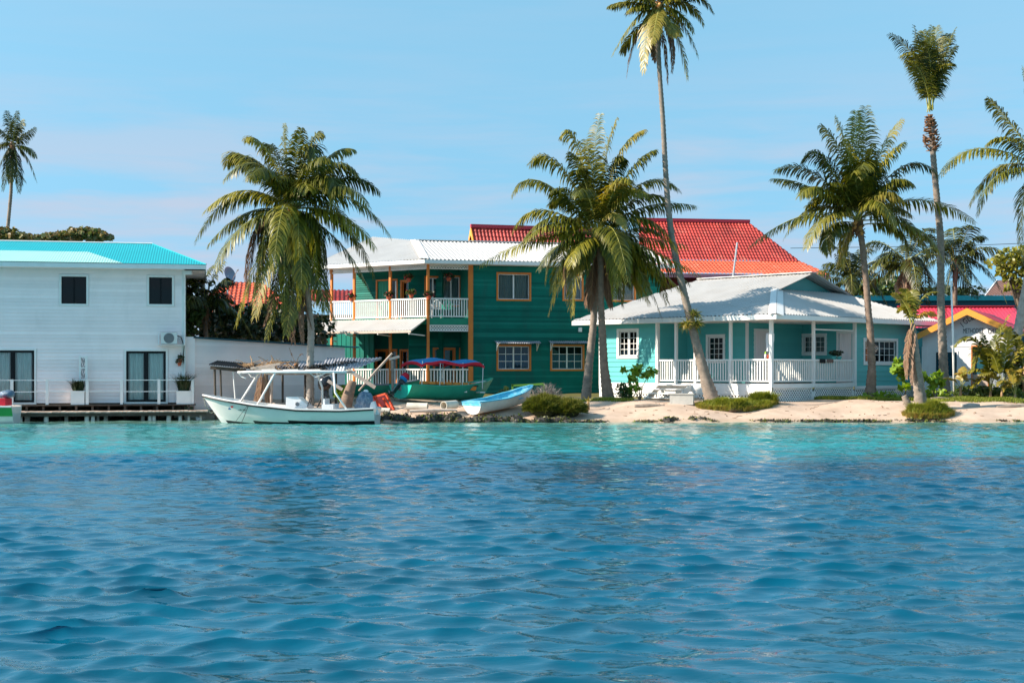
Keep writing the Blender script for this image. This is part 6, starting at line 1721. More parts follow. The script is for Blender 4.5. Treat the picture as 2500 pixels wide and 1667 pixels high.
mb.add(vs, [(2 * i, 2 * i + 2, 2 * i + 3, 2 * i + 1) for i in range(8)]); mb.xf(Mb2); mb.build('side_stripe', mat('bright_green_stripe', (.03, .30, .06), .4, .1, 3), lb)
mb = MB(); mb.box((1.3, -.1, .78), (.6, .8, .26)); mb.xf(Mb2); mb.build('seat', M['redcanvas'], lb)
mb = MB(); mb.ball((1.5, .1, 1.06), (.26, .3, .16), 10, 6, .15, 3); mb.xf(Mb2); mb.build('tarpaulin', M['tarp'], lb, smooth=True)

# ---- skiff lying behind the stump
sk = P(905, 968, 57.0); zk_ = G(sk.x, sk.y)
Ms = Matrix.Translation(V((sk.x + 2.0, sk.y + .5, zk_ + .12))) @ Matrix.Rotation(R(8) + math.pi, 4, 'Z')
boat('skiff', 'dark green skiff with grey gunwale lying behind the leaning stump', Ms, 3.6, ([0, .4, 1.2, 3.6], [.05, .4, .62, .55]), ([0, 1, 3.6], [.66, .46, .42]), ([0, .5, 3.6], [.1, 0, 0]), lambda z: .4 * (1 - min(max(z, 0), .6) / .6),
     dict(hull=M['hullgreen'], gunwale=mat('blue_grey_gunwale', (.22, .25, .30), .5), inner=M['greywood']), loc=Ms @ V((1.8, 0, 0)))

# ---- black outboard and pale boat behind the white boat
bm = P(792, 975, 54.0); zb2 = G(bm.x, bm.y)
t = thing('outboard_motor', 'black outboard motor standing on a stand behind the white boat', 'outboard motor', (bm.x, bm.y, zb2))
mb = MB(); mb.ball((bm.x, bm.y, zb2 + 1.05), (.27, .22, .33), 12, 9); mb.xf(Matrix.Translation(V((bm.x, bm.y, zb2 + 1))) @ Matrix.Rotation(R(20), 4, 'Y') @ Matrix.Translation(-V((bm.x, bm.y, zb2 + 1)))); mb.build('cowl', M['blackplastic'], t, smooth=True)
mb = MB(); mb.beam((bm.x, bm.y, zb2 + .85), (bm.x + .28, bm.y, zb2 + .05), .16, .14); mb.build('leg', M['blackplastic'], t)
mb = MB(); mb.beam((bm.x - .3, bm.y - .2, zb2), (bm.x, bm.y, zb2 + .7), .05); mb.beam((bm.x + .3, bm.y - .2, zb2), (bm.x, bm.y, zb2 + .7), .05); mb.beam((bm.x - .1, bm.y + .25, zb2), (bm.x, bm.y, zb2 + .7), .05); mb.build('stand', M['iron'], t)
mb = MB(); mb.tube([V((bm.x, bm.y, zb2 + .1)), V((bm.x + .2, bm.y + .02, zb2 + .1))], .05, 8); mb.build('stand_foot', M['iron'], t)

# ================================================================== SHED AND JUNK ON THE SHORE
sh = thing('lean_to_shed', 'ramshackle lean-to with rusty sheet roof on poles behind the white boat', 'shed', P(640, 985, 54.3))
Ys = 54.6
for (x0, y0, x1, y1, w_, m_) in ((524, 902, 527, 980, .085, 'darkwood'), (538, 895, 542, 980, .07, 'darkwood'), (569, 905, 578, 985, .05, 'white2'), (652, 910, 655, 985, .07, 'darkwood'), (664, 918, 661, 988, .10, 'palewood')):
    mb = MB(); a = P(x0, y0, Ys); b = P(x1, y1, Ys); b.z = G(b.x, b.y) - .1; mb.tube([b, a], w_ / 2 * 1.1, 8); mb.build('pole', M[m_], sh)
mb = MB(); mb.beam(P(514, 897, Ys - .05), P(600, 905, Ys - .05), .09, .13); mb.build('beam', M['darkwood'], sh)
corrugated(sh, 'roof_sheet', mat('charred_roof_sheet', (.035, .03, .03), .8, .3, 4, .3), [P(509, 890, Ys - .4), P(610, 899, Ys - .4), P(640, 890, Ys + 1.3), P(530, 884, Ys + 1.3)], .09, .02)
corrugated(sh, 'roof_sheet', M['rust'], [P(655, 903, Ys - .2), P(775, 905, Ys - .2), P(790, 882, Ys + 1.6), P(690, 886, Ys + 1.6)], .12, .02)
corrugated(sh, 'roof_sheet', M['rust'], [P(762, 908, Ys - .5), P(842, 904, Ys - .5), P(905, 874, Ys + 1.2), P(800, 878, Ys + 1.6)], .12, .022)
corrugated(sh, 'roof_sheet', M['rust'], [P(826, 904, Ys - .35), P(880, 897, Ys - .35), P(934, 872, Ys + 1.1), P(893, 872, Ys + 1.3)], .14, .02)
mb = MB(); mb.beam(P(800, 912, Ys - .3), P(930, 876, Ys + .9), .06, .08); mb.beam(P(650, 912, Ys), P(800, 912, Ys), .08, .1); mb.build('rafter', M['greywood'], sh)
for px in (690, 745, 800, 820):
    mb = MB(); a = P(px, 905, Ys + .8); b = V((a.x, a.y, G(a.x, a.y) - .1)); mb.tube([b, a], .045, 7); mb.build('pole', M['darkwood'], sh)
# debris heaped on the roof
rr3 = random.Random(9)
t = thing('brushwood_heap', 'heap of dry palm debris and twigs on the shed roof', 'brushwood', P(630, 898, Ys - .2))
mb = MB()
for i in range(70):
    c = P(rr3.uniform(588, 720), rr3.uniform(884, 903), Ys + rr3.uniform(-.5, .6)); d = V((rr3.uniform(-1, 1), rr3.uniform(-.4, .4), rr3.uniform(-.25, .35))).normalized() * rr3.uniform(.15, .45)
    mb.tube([c - d, c + d * .3 + V((0, 0, .03)), c + d], rr3.uniform(.006, .018), 4)
mb.build('twigs', M['rachisdry'], t)
t2 = thing('weed_litter', 'dark leaf litter strewn over the right sheets of the shed roof', 'leaf litter', P(800, 892, Ys))
blob = [(tuple(P(px, py, Ys + dy)), (.5, .4, .05)) for px, py, dy in ((745, 897, .1), (790, 893, .2), (818, 890, .4), (850, 884, .7), (700, 899, .1), (770, 900, -.3))]
leaf_cloud(t2, 'leaves', M['weed'], blob, 900, .045, 4, .12)
pb_ = thing('timber_plank', 'pale square plank lying on the shed roof', 'plank', P(650, 892, Ys - .5)); mb = MB(); mb.beam(P(612, 899, Ys - .5), P(684, 888, Ys - .5), .10, .08); mb.build('plank', M['palewood'], pb_)
pb_ = thing('timber_plank', 'pale board leaning under the canopy edge on the shed roof', 'plank', P(648, 900, Ys - .55)); mb = MB(); mb.beam(P(622, 904, Ys - .6), P(671, 897, Ys - .6), .05, .12); mb.build('plank', M['palewood'], pb_)
# dry frond hanging in the boat canopy
df = thing('dry_palm_frond', 'brown dry palm frond hanging down beside the boat canopy', 'palm frond', P(632, 915, 52.6))
rsx = np.random.RandomState(5)
frond(df, P(640, 905, 53.2), P(632, 945, 53.1), P(629, 990, 53.0), M['palmdry'], M['rachisdry'], rsx, n=44, L=.75, droop=3.2, width=.04, tint=.4)
frond(df, P(645, 903, 53.2), P(650, 935, 53.1), P(655, 985, 53.0), M['palmdry'], M['rachisdry'], rsx, n=30, L=.6, droop=3.2, width=.035, tint=.6)
# sprouting coconut on the roof
cs = thing('coconut_sprout', 'small reddish sprouting palm seedling on the shed roof', 'seedling', P(723, 890, Ys + .2))
for tx, ty, mx, my in ((706, 848, 713, 868), (740, 866, 731, 868)):
    frond(cs, P(723, 890, Ys + .2), P(mx, my, Ys + .2), P(tx, ty, Ys + .2), M['palmdry'], M['rachisdry'], rsx, n=16, L=.14, droop=.4, width=.05, tint=.55, rr=.012, start=.45)
mb = MB(); mb.ball(P(723, 891, Ys + .2), (.10, .09, .08), 8, 6); mb.build('coconut', M['husk'], cs, smooth=True)
# leaning trunk stump, poles, planks
stp = thing('tree_stump', 'leaning grey-brown cut trunk standing behind the white boat', 'stump', V((P(842, 1000, 53.6).x, 53.6, 0.15)))
rst = np.random.RandomState(2)
trunk_mesh(stp, [P(840, 1005, 53.6), P(850, 965, 53.6), P(861, 930, 53.6)], [.27, .22, .16], M['trunkbrown'], rst, rings=False)
def stick(name, label, a, b, w_, m_, cat='pole', h=None):
    t = thing(name, label, cat, V(b)); mb = MB()
    if h: mb.beam(a, b, w_, h)
    else: mb.tube([V(a), (V(a) + V(b)) / 2 + V((0, 0, .02)), V(b)], [w_ / 2, w_ / 2 * 1.15, w_ / 2 * .8], 7)
    mb.build('shaft', M[m_], t); return t
stick('driftwood_pole', 'long grey pole slanting up in front of the porch railing', P(958, 862, 54.2), P(876, 954, 54.2), .09, 'greywood')
stick('timber_plank', 'pale weathered plank slanting down beside the leaning stump', P(849, 902, 54.0), P(916, 946, 54.0), .05, 'palewood', 'plank', .14)
stick('timber_plank', 'orange-brown broken plank leaning against the boat canopy post', P(800, 929, 53.3), P(836, 951, 53.3), .05, 'palewood', 'plank', .12)
stick('fence_post', 'thin grey post standing before the porch railing', P(957, 880, 55.6), V((P(961, 950, 55.6).x, 55.6, .4)), .11, 'greywood', 'post')
stick('timber_plank', 'yellow painted board sticking out above the grey post', P(950, 877, 55.6), P(975, 870, 55.6), .04, 'palewood', 'plank', .10)
# red trestle
rt_ = thing('red_trestle', 'red-orange wooden frame lying against the green boat', 'trestle', P(930, 998, 53.8))
for a, b in (((902, 972), (942, 961)), ((942, 961), (962, 1000)), ((914, 968), (936, 1001)), ((936, 972), (954, 1000)), ((902, 972), (912, 992))):
    mb = MB(); mb.beam(P(*a, 53.9), P(*b, 53.5), .075, .075); mb.build('bar', M['redframe'], rt_)
mb = MB(); mb.add([P(904, 973, 54.15), P(940, 963, 54.15), P(950, 998, 54.0), P(914, 996, 54.0)], [(0, 1, 2, 3)]); mb.add([P(904, 973, 54.18), P(940, 963, 54.18), P(950, 998, 54.03), P(914, 996, 54.03)], [(3, 2, 1, 0)]); mb.build('back_board', M['redwall'], rt_)
# pipes
def pipe(label, x0, y0, x1, y1, Y0, Y1, r_):
    a, b = P(x0, y0, Y0), P(x1, y1, Y1); t = thing('plastic_pipe', label, 'pipe', (a + b) / 2 - V((0, 0, r_)), 'pipes on the shore')
    mb = MB(); ax = (b - a).normalized(); x_ = ax.cross(V((0, 0, 1))).normalized(); y_ = x_.cross(ax); n = 20
    v = []
    for p in (a, b):
        for rr_ in (r_, r_ * .86): v += [p + (x_ * math.cos(k * 2 * math.pi / n) + y_ * math.sin(k * 2 * math.pi / n)) * rr_ for k in range(n)]
    f = []
    for k in range(n):
        k2 = (k + 1) % n
        f += [(k, k2, 2 * n + k2, 2 * n + k), (n + k2, n + k, 3 * n + k, 3 * n + k2), (k, n + k, n + k2, k2), (2 * n + k2, 3 * n + k2, 3 * n + k, 2 * n + k)]
    mb.add(v, f); mb.build('pipe_wall', M['pvc'], t, smooth=False)
pipe('short wide cream pipe lying open-ended between the two beached boats', 1083, 990, 1112, 987, 53.0, 53.6, .165)
pipe('wide grey-cream pipe lying under the green boat', 994, 992, 1044, 993, 53.5, 53.4, .15)
pipe('white pipe lying at the stern of the white boat', 918, 1001, 952, 1003, 52.75, 52.7, .11)
stick('driftwood_log', 'pale thin log lying along the rocks below the green boat', P(1000, 1004, 52.75), P(1115, 1001, 52.9), .12, 'palewood', 'log')
# lime green frame
lf = thing('lime_frame', 'lime green wooden frame standing behind the rowboat', 'frame', V((P(1290, 985, 56).x, 56, .6)))
for a, b in (((1249.5, 941), (1327, 937)), ((1251, 938), (1251, 985)), ((1327, 936), (1330, 985))):
    mb = MB(); mb.beam(P(*a, 56), P(*b, 56), .075, .075); mb.build('bar', M['lime'], lf)
# beach logs
def log(label, x0, y0, x1, y1, Y, w_, m_='trunkbrown'):
    a, b = P(x0, y0, Y), P(x1, y1, Y)
    t = thing('driftwood_log', label, 'log', (a + b) / 2, 'logs on the beach'); trunk_mesh(t, [a, (a + b) / 2 + V((0, 0, .02)), b], [w_ * .45, w_ * .55, w_ * .42], M[m_], np.random.RandomState(int(x0)), rings=False)
log('old log half buried in the sand before the cottage steps', 1549, 992, 1622, 992, 54.4, .17, 'trunk')
log('pale cut palm log on the grass edge right of the small palm', 2346, 991, 2391, 991, 54.6, .20, 'trunkpale')
log('long log at the right edge of the beach', 2432, 995, 2505, 992, 54.4, .17, 'trunk')
log('thin log on the grass below the church', 2272, 974, 2316, 974, 57.0, .14, 'trunk')
log('cut stump slanting out of the grass mound', 2224, 1004, 2207, 966, 53.9, .26, 'trunk')
# ================================================================== SHORE PLANTS AND ROCKS
# seaweed-covered ledge along the waterline
def weed_ledge(name, label, spans, seed):
    t = thing(name, label, 'seaweed', P((spans[0][0] + spans[-1][1]) / 2, 1026, 52.2), kind='stuff')
    rs = np.random.RandomState(seed); mb = MB(); blobs = []
    for (x0, x1, ytop, ybot, Y) in spans:
        px = x0
        while px < x1:
            w_ = rs.uniform(10, 26); f = (px - x0) / max(1, x1 - x0); edge = min(1, 4 * f + .3, 4 * (1 - f) + .3)
            zt_ = P(px, ytop + rs.uniform(-1, 6), Y).z * edge; r_ = max(.05, zt_ * rs.uniform(.6, .95))
            c = P(px, 1030, Y + rs.uniform(-.15, .35)); c.z = zt_ * .28
            rx = w_ / 65 * .8
            mb.ball(c, (rx, rx * .9, r_), 9, 6, .16, int(px)); blobs.append(((c.x, c.y - .05, c.z + .02), (rx * 1.05, rx * .95, r_ * 1.05))); px += w_ * .7
    mb.build('rocks', M['rock'], t, smooth=False, kind='stuff')
    a = leaf_cloud(t, 'weed', M['weed'], blobs, int(60 * len(blobs)), .05, seed, .42, .45, up=.5, shell=.9, kind='stuff', tvar=.42)
weed_ledge('seaweed_ledge', 'dark rocks covered with green seaweed along the water below the boats', [(908, 1010, 1007, 1030, 52.3), (1010, 1130, 1008, 1030, 52.25), (1130, 1290, 1013, 1030, 52.2), (1290, 1400, 1018, 1030, 52.1), (1400, 1480, 1023, 1031, 52.0)], 3)
weed_ledge('seaweed_rocks', 'low heap of dark weedy rocks at the water line before the cottage', [(1612, 1745, 1017, 1030, 52.3), (1560, 1612, 1025, 1030, 52.3)], 4)
weed_ledge('seaweed_strip', 'thin line of dark seaweed along the water at the right beach', [(1830, 2060, 1024, 1029, 52.4), (2060, 2180, 1026, 1029, 52.4), (2180, 2300, 1021, 1029, 52.5), (2300, 2500, 1025, 1029, 52.4)], 5)

# grass mounds
def mound(name, label, px, py, Y, rx, ry, h, n, seed, bl=.22, tint=.5):
    c = P(px, py, Y); z0 = G(c.x, c.y) - .06
    t = thing(name, label, 'grass mound', (c.x, c.y, z0), kind='stuff')
    rs = np.random.RandomState(seed); lumps = [(c.x, c.y, rx, ry, h * .6)]
    for i in range(16):
        a = rs.uniform(0, 6.28); q = rs.uniform(.3, .98); lumps.append((c.x + rx * q * math.cos(a), c.y + ry * q * math.sin(a), rx * rs.uniform(.12, .3), ry * rs.uniform(.2, .4), h * rs.uniform(.4, 1.3) * (1.15 - .6 * q)))
    mb = MB()
    for i, (x, y, a, b, hh) in enumerate(lumps): mb.ball((x, y, z0), (a, b, hh), 16, 8, .08, seed + i)
    mb.build('soil', mat('root_soil', (.10, .065, .04), .95, .4, 6, .6), t, smooth=True, kind='stuff')
    def zf(bx, by, r):
        z = np.full(len(bx), z0)
        for (x, y, a, b, hh) in lumps: z = np.maximum(z, z0 + hh * np.sqrt(np.clip(1 - ((bx - x) / a) ** 2 - ((by - y) / b) ** 2, 0, 1)))
        return z
    sp_ = [(x, y, zf, a * 1.05, b * 1.05) for (x, y, a, b, hh) in lumps]
    blades(t, 'grass', M['grass'], sp_[:1] * 4 + sp_[1:], bl, n, seed, tint, .024, 1.3, kind='stuff')
    fr = []
    for i in range(40):
        a = math.pi * .9 + i / 39 * math.pi * 1.2; k = rs.uniform(.92, 1.12); x = c.x + rx * k * math.cos(a); y = c.y + ry * k * math.sin(a); fr.append((x, y, max(G(x, y) - .02, z0 - .05), .10, .06))
    blades(t, 'fringe', M['grass'], fr, .24, n // 3, seed + 1, tint + .3, .022, 1.2, kind='stuff')
mound('grass_mound', 'grassy mound at the foot of the tall leaning palm', 1790, 988, 54.5, 1.3, .75, .24, 12000, 11, .26, .45)
mound('grass_mound', 'tuft of taller grass on the mound before the cottage corner', 1862, 975, 55.0, .5, .4, .36, 4000, 12, .36, .42)
mound('grass_mound', 'rounded grassy root mound under the small palm at the water', 2268, 1016, 53.1, .85, .55, .38, 8000, 13, .3, .5)
# low ground cover at the right, behind the beach
def patch(name, label, spots, h, n, seed, m='brightleaf', cat='ground cover', tint=.35, w=.05):
    sp_ = []
    for (px, Y, rx, ry) in spots:
        x = (px - 1250) / FPX * Y; sp_.append((x, Y, (lambda bx, by, r: gz(bx, by)), rx, ry))
    c = sp_[0]; t = thing(name, label, cat, (c[0], c[1], G(c[0], c[1])), kind='stuff')
    blades(t, 'leaves', M[m], sp_, h, n, seed, tint, w, .8, kind='stuff')
patch('grass_strip', 'strip of green grass along the top of the beach at the right', [(2040, 57.6, .9, .4), (2130, 57.0, 1.0, .5), (2230, 57.0, 1.2, .6), (2330, 56.6, 1.3, .9), (2400, 56.4, 1.2, 1.0), (2470, 56.2, 1.2, 1.0)], .16, 9000, 21, 'grass', 'grass', .3, .022)
patch('grass_tuft', 'thin grass at the foot of the centre palms', [(1450, 56.6, .8, .4), (1500, 56.2, .8, .35)], .14, 1400, 22, 'grass', 'grass', .35, .02)
for i, (px, Y, rx, rz, n, lb) in enumerate(((2370, 58.4, .9, .35, 600, 'low leafy bush in front of the church door'), (2415, 58.2, .9, .36, 600, 'low leafy bush under the leaning trunk at the right'), (2460, 58.0, .7, .34, 450, 'low leafy bush at the right edge beyond the orange-leaved plant'), (2275, 58.6, .7, .22, 350, 'low creeping bush at the foot of the tall right palm'), (2150, 58.0, .9, .2, 380, 'low creeping leaves along the cottage base'))):
    c = V(((px - 1250) / FPX * Y, Y, 0)); c.z = G(c.x, c.y)
    t = thing('low_bush', lb, 'bush', c, 'low bushes at the right')
    leaf_cloud(t, 'foliage', M['leaf'] if i < 3 else M['brightleaf'], [((c.x, c.y, c.z + rz * .6), (rx, .5, rz))], n, .085, 30 + i, .5)
    mb = MB()
    for k in range(5): mb.tube([c + V((0, 0, -.05)), c + V((rx * .25 * (k - 2), .05 * k, rz * .7))], .012, 4)
    mb.build('stems', M['bark'], t)
# rounded olive shrubs and the dry bush beside the rowboat
def shrub(label, px, py, Y, r, n, seed):
    c = P(px, py, Y); t = thing('rounded_shrub', label, 'shrub', (c.x, c.y, G(c.x, c.y)), 'olive shrubs')
    mb = MB(); mb.ball(c, (r[0] * .8, r[1] * .8, r[2] * .8), 12, 8, .08, seed); mb.build('core', mat('shrub_core', (.03, .035, .01), .95), t, kind='stuff')
    rs = np.random.RandomState(seed); sp_ = []
    d = unit(rs.normal(size=(n, 3))); d[:, 2] = np.abs(d[:, 2]) * 1 - .25; d[:, 1] = np.where(rs.rand(n) < .7, -np.abs(d[:, 1]), d[:, 1])
    k = .96 + .16 * np.sin(d[:, 0] * 9 + seed) * np.sin(d[:, 2] * 8 + d[:, 1] * 6) + rs.uniform(-.05, .05, n)
    p = np.array(c) + d * np.array(r) * k[:, None]; nn = unit(d + rs.normal(0, .35, (n, 3)) + [0, 0, .45])
    w_ = unit(np.cross(nn, rs.normal(size=(n, 3)))) * .012; ln = rs.uniform(.06, .24, n)[:, None]
    q = p - nn * .06
    co = np.stack([q - w_, q + w_, p + nn * ln * .5 + w_, p + nn * ln * .5 - w_, p + nn * ln], 1).reshape(-1, 3)
    b = 5 * np.arange(n)[:, None]; fi = np.concatenate([b + [0, 1, 2, 3], b + [3, 2, 4]], 1).ravel()
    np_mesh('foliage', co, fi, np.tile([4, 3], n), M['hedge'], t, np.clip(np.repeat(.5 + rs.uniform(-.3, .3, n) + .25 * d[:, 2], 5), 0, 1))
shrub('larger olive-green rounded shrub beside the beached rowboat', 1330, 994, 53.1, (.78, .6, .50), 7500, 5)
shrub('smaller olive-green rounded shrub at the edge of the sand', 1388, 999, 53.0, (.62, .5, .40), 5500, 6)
c = P(1325, 985, 53.5)
t = thing('dry_bush', 'grey dry twiggy bush at the bow of the rowboat', 'bush', (c.x, c.y, G(c.x, c.y)))
rs = np.random.RandomState(8); n = 2600
d = unit(rs.normal(size=(n, 3)) + [0, -.2, .35]); p = np.array(c) + d * rs.uniform(.3, 1, n)[:, None] * np.array([.72, .5, .72]); p[:, 0] += (p[:, 2] - c.z) * .35
ln = rs.uniform(.08, .26, n)[:, None]; dd = unit(d + rs.normal(0, .45, (n, 3))); w_ = unit(np.cross(dd, rs.normal(size=(n, 3)))) * .007
co = np.stack([p - w_, p + w_, p + dd * ln], 1).reshape(-1, 3)
np_mesh('twigs', co, np.arange(3 * n), np.full(n, 3), M['drytwig'], t, np.repeat(rs.rand(n), 3))
mb = MB()
for k in range(16):
    a = rs.uniform(0, 6.28); mb.tube([V((c.x, c.y, G(c.x, c.y))), c + V((.3 * math.cos(a), .2 * math.sin(a), .1)), c + V((.65 * math.cos(a) + .15, .4 * math.sin(a), rs.uniform(.2, .6)))], [.02, .013, .006], 5)
mb.build('stems', M['greywood'], t)
# leafy sapling against the cottage wall and the small plants
def sapling(name, label, px, py, Y, pts, leafn, size, m, seed, stems, aspect=.42, tint=.45, cat='sapling'):
    c = P(px, py, Y); c.z = G(c.x, c.y); t = thing(name, label, cat, c)
    mb = MB()
    for s_ in stems: mb.tube([c - V((0, 0, .05))] + [P(a, b, Y) for a, b in s_], [.03] + [.018] * (len(s_) - 1) + [.008], 6)
    mb.build('stem', M['bark'], t)
    leaf_cloud(t, 'foliage', m, [(tuple(P(a, b, Y + e)), (r, r * .8, r * .8)) for a, b, r, e in pts], leafn, size, seed, tint, aspect, up=.15, shell=.2, round_=False)
sapling('leafy_sapling', 'young leafy sapling with drooping leaves against the turquoise wall', 1563, 985, 57.6, [(1523, 902, .14, 0), (1553, 905, .24, .0), (1590, 908, .26, -.1), (1545, 925, .22, 0), (1575, 918, .2, .1), (1550, 945, .2, 0), (1535, 955, .2, 0), (1560, 893, .14, 0)], 260, .15, M['brightleaf'], 41, [[(1560, 950), (1555, 905)], [(1568, 945), (1588, 905)], [(1550, 955), (1525, 903)]])
sapling('leafy_bush', 'dark small-leaved bush at the foot of the cottage wall', 1525, 985, 57.4, [(1525, 965, .34, 0), (1520, 945, .28, 0), (1532, 975, .32, 0)], 420, .065, M['leaf'], 42, [[(1524, 965), (1520, 940)]], .6, .3, 'bush')
sapling('sea_grape', 'bright green round-leaved sea grape beside the small palm', 2205, 980, 57.0, [(2195, 885, .26, 0), (2188, 900, .24, -.1), (2205, 905, .25, 0), (2200, 925, .16, 0), (2213, 942, .17, -.05), (2200, 945, .12, 0)], 120, .16, M['brightleaf'], 43, [[(2214, 945), (2200, 900)], [(2212, 950), (2190, 890)]], .8, .45, 'shrub')
sapling('sea_grape', 'round-leaved sea grape shrub in front of the church wall', 2285, 968, 57.6, [(2250, 915, .2, 0), (2262, 925, .2, 0), (2280, 925, .24, 0), (2292, 915, .22, 0), (2275, 940, .18, 0), (2298, 935, .18, 0)], 150, .13, M['brightleaf'], 44, [[(2275, 945), (2255, 915)], [(2288, 945), (2292, 915)]], .75, .35, 'shrub')
def youngpalm(label, px, py, Y, fronds, kind='y', seed=1, L=.3, width=.07, name='young_palm', n=22, stem=None):
    c = P(px, py, Y); c.z = max(G(c.x, c.y), c.z - .3); t = thing(name, label, 'young palm', c); rs = np.random.RandomState(seed)
    b0 = P(px, py, Y)
    for f in fronds:
        mx, my, tx, ty = f[:4]; k = f[4] if len(f) > 4 else kind; m_, r_ = GK[k]
        frond(t, b0, P(mx, my, Y + rs.uniform(-.2, .2)), P(tx, ty, Y + rs.uniform(-.35, .35)), M[m_], M[r_], rs, n=n, L=L, width=width, droop=.45, tint=.35 + rs.uniform(-.15, .2), start=.25, rr=.018, fwd0=.7)
    mb = MB(); mb.tube([V((b0.x, b0.y, G(b0.x, b0.y) - .05)), b0 + V((0, 0, .1))], [.07, .045], 8); mb.build('stem', M['rachisdry'], t, smooth=True)
    return t
youngpalm('young palm with yellow-orange ribs growing before the church door', 2418, 960, 57.6, [(2385, 835, 2330, 845), (2395, 860, 2375, 905), (2425, 870, 2440, 800, 'g'), (2412, 880, 2400, 815, 'g'), (2450, 860, 2500, 815), (2400, 905, 2345, 915), (2440, 900, 2490, 900), (2405, 925, 2370, 945), (2432, 850, 2462, 770, 'g')], 'g', 51, .62, .10, n=26)
youngpalm('small orange-stemmed palm seedling at the right edge', 2478, 968, 56.6, [(2455, 930, 2435, 942), (2470, 915, 2462, 905), (2490, 920, 2500, 930), (2480, 920, 2485, 900), (2462, 940, 2450, 955)], 'y', 52, .3, .09)
youngpalm('low yellowing palm seedling left of the church window', 2345, 950, 57.8, [(2325, 925, 2300, 925), (2350, 915, 2330, 912), (2365, 925, 2385, 935), (2348, 915, 2352, 895)], 'y', 53, .3, .09)
youngpalm('tiny yellow palm seedling at the edge of the beach near the shrubs', 1436, 985, 54.2, [(1428, 972, 1425, 968), (1445, 972, 1450, 970), (1437, 975, 1437, 966)], 'y', 54, .08, .04, n=10)
youngpalm('small green palm seedling below the lime green frame', 1234, 965, 56.4, [(1222, 955, 1208, 965), (1236, 948, 1232, 942), (1246, 952, 1252, 962), (1230, 952, 1218, 952)], 'g', 55, .16, .05, n=14)
youngpalm('palm seedling with dark leaves at the far right edge', 2500, 900, 58.5, [(2480, 870, 2450, 880, 'g'), (2510, 850, 2530, 830, 'g'), (2490, 850, 2478, 810, 'g'), (2515, 880, 2560, 900, 'g'), (2490, 885, 2465, 915, 'g')], 'g', 56, .5, .09)
sapling('green_bush', 'bright leafy bush growing behind the white boat', 833, 970, 54.6, [(835, 957, .32, 0), (830, 965, .28, 0)], 200, .085, M['brightleaf'], 45, [[(833, 965), (835, 955)]], .5, .25, 'bush')

youngpalm('broad-fronded young palm beside the leaning trunk at the right', 2446, 955, 57.0, [(2430, 880, 2405, 850, 'g'), (2455, 860, 2462, 800, 'g'), (2475, 870, 2505, 840), (2425, 915, 2395, 915), (2480, 905, 2520, 915), (2440, 880, 2430, 830, 'g'), (2465, 890, 2500, 880, 'g')], 'y', 57, .55, .10, n=26)
sapling('dark_leafy_bush', 'tall dark leafy bush at the far right edge under the leaning palm', 2492, 965, 59.5, [(2485, 900, .55, 0), (2500, 930, .6, 0), (2478, 935, .5, 0), (2505, 870, .5, 0), (2470, 955, .4, 0)], 700, .12, M['leaf'], 46, [[(2490, 930), (2488, 890)], [(2495, 930), (2504, 870)]], .55, .35, 'bush')
# ================================================================== PALMS
def c8(x, y): return (480 + x / 2.704, 280 + y / 2.704)
def cA(x, y): return (1150 + x / 2.851, 250 + y / 2.851)
def cB(x, y): return (1450 + x / 3.733, y / 3.733)
def cC(x, y): return (1820 + x / 2.9034, 240 + y / 2.9034)
def cD(x, y): return (2120 + x / 3.0158, 40 + y / 3.0158)
def cE(x, y): return (x / 4.48, 250 + y / 4.48)
def F(cv, lst):
    out = []
    for f in lst:
        m_ = cv(f[0], f[1]); t_ = cv(f[2], f[3]); out.append((*m_, *t_, f[4], *(f[5:])))
    return out
palm('coconut_palm', 'bushy coconut palm with hanging brown fronds beside the white boat', 54.8, [(757, 985), (757, 900), (760, 800), (748, 690), (722, 545)], [22, 18, 16.5, 15, 15], c8(640, 640),
     F(c8, [(330, 500, 50, 640, -.3), (330, 715, 125, 1020, -1.2), (410, 330, 180, 430, -.2), (330, 280, 200, 340, 1.0), (520, 260, 460, 220, .3), (590, 330, 580, 60, .2), (660, 300, 690, 90, -.3), (740, 210, 810, 470, -1.0), (850, 300, 1040, 230, .6), (900, 340, 1085, 430, -.2), (860, 400, 900, 600, -1.5),
            (980, 540, 1280, 800, .2), (950, 660, 1175, 880, -1.0), (930, 830, 1140, 1160, -.4), (800, 880, 910, 1380, -.3), (680, 850, 690, 1150, -1.6), (770, 980, 850, 1290, -1.3), (450, 860, 260, 1390, -.9), (490, 890, 385, 1340, -1.2, 'y'), (560, 960, 465, 1480, -.7), (600, 1000, 640, 1500, -.8, 'd'), (665, 1000, 700, 1500, -.4, 'd'), (570, 980, 440, 1390, -.5, 'd'),
            (350, 640, 75, 860, .8), (740, 1000, 920, 1360, .4), (640, 1050, 590, 1450, -1.0), (680, 1050, 760, 1400, -.2, 'd'), (520, 420, 330, 420, -1.0), (760, 420, 960, 520, -1.2), (600, 450, 520, 420, -1.3), (690, 460, 740, 500, -1.6)]),
     bark='trunkpale', auto=14, auto_len=3.9, seed=11, nuts=12, el_rng=(-.5, 1.25), L=1.05, droop=.9, hang=12, hang_len=4.6)
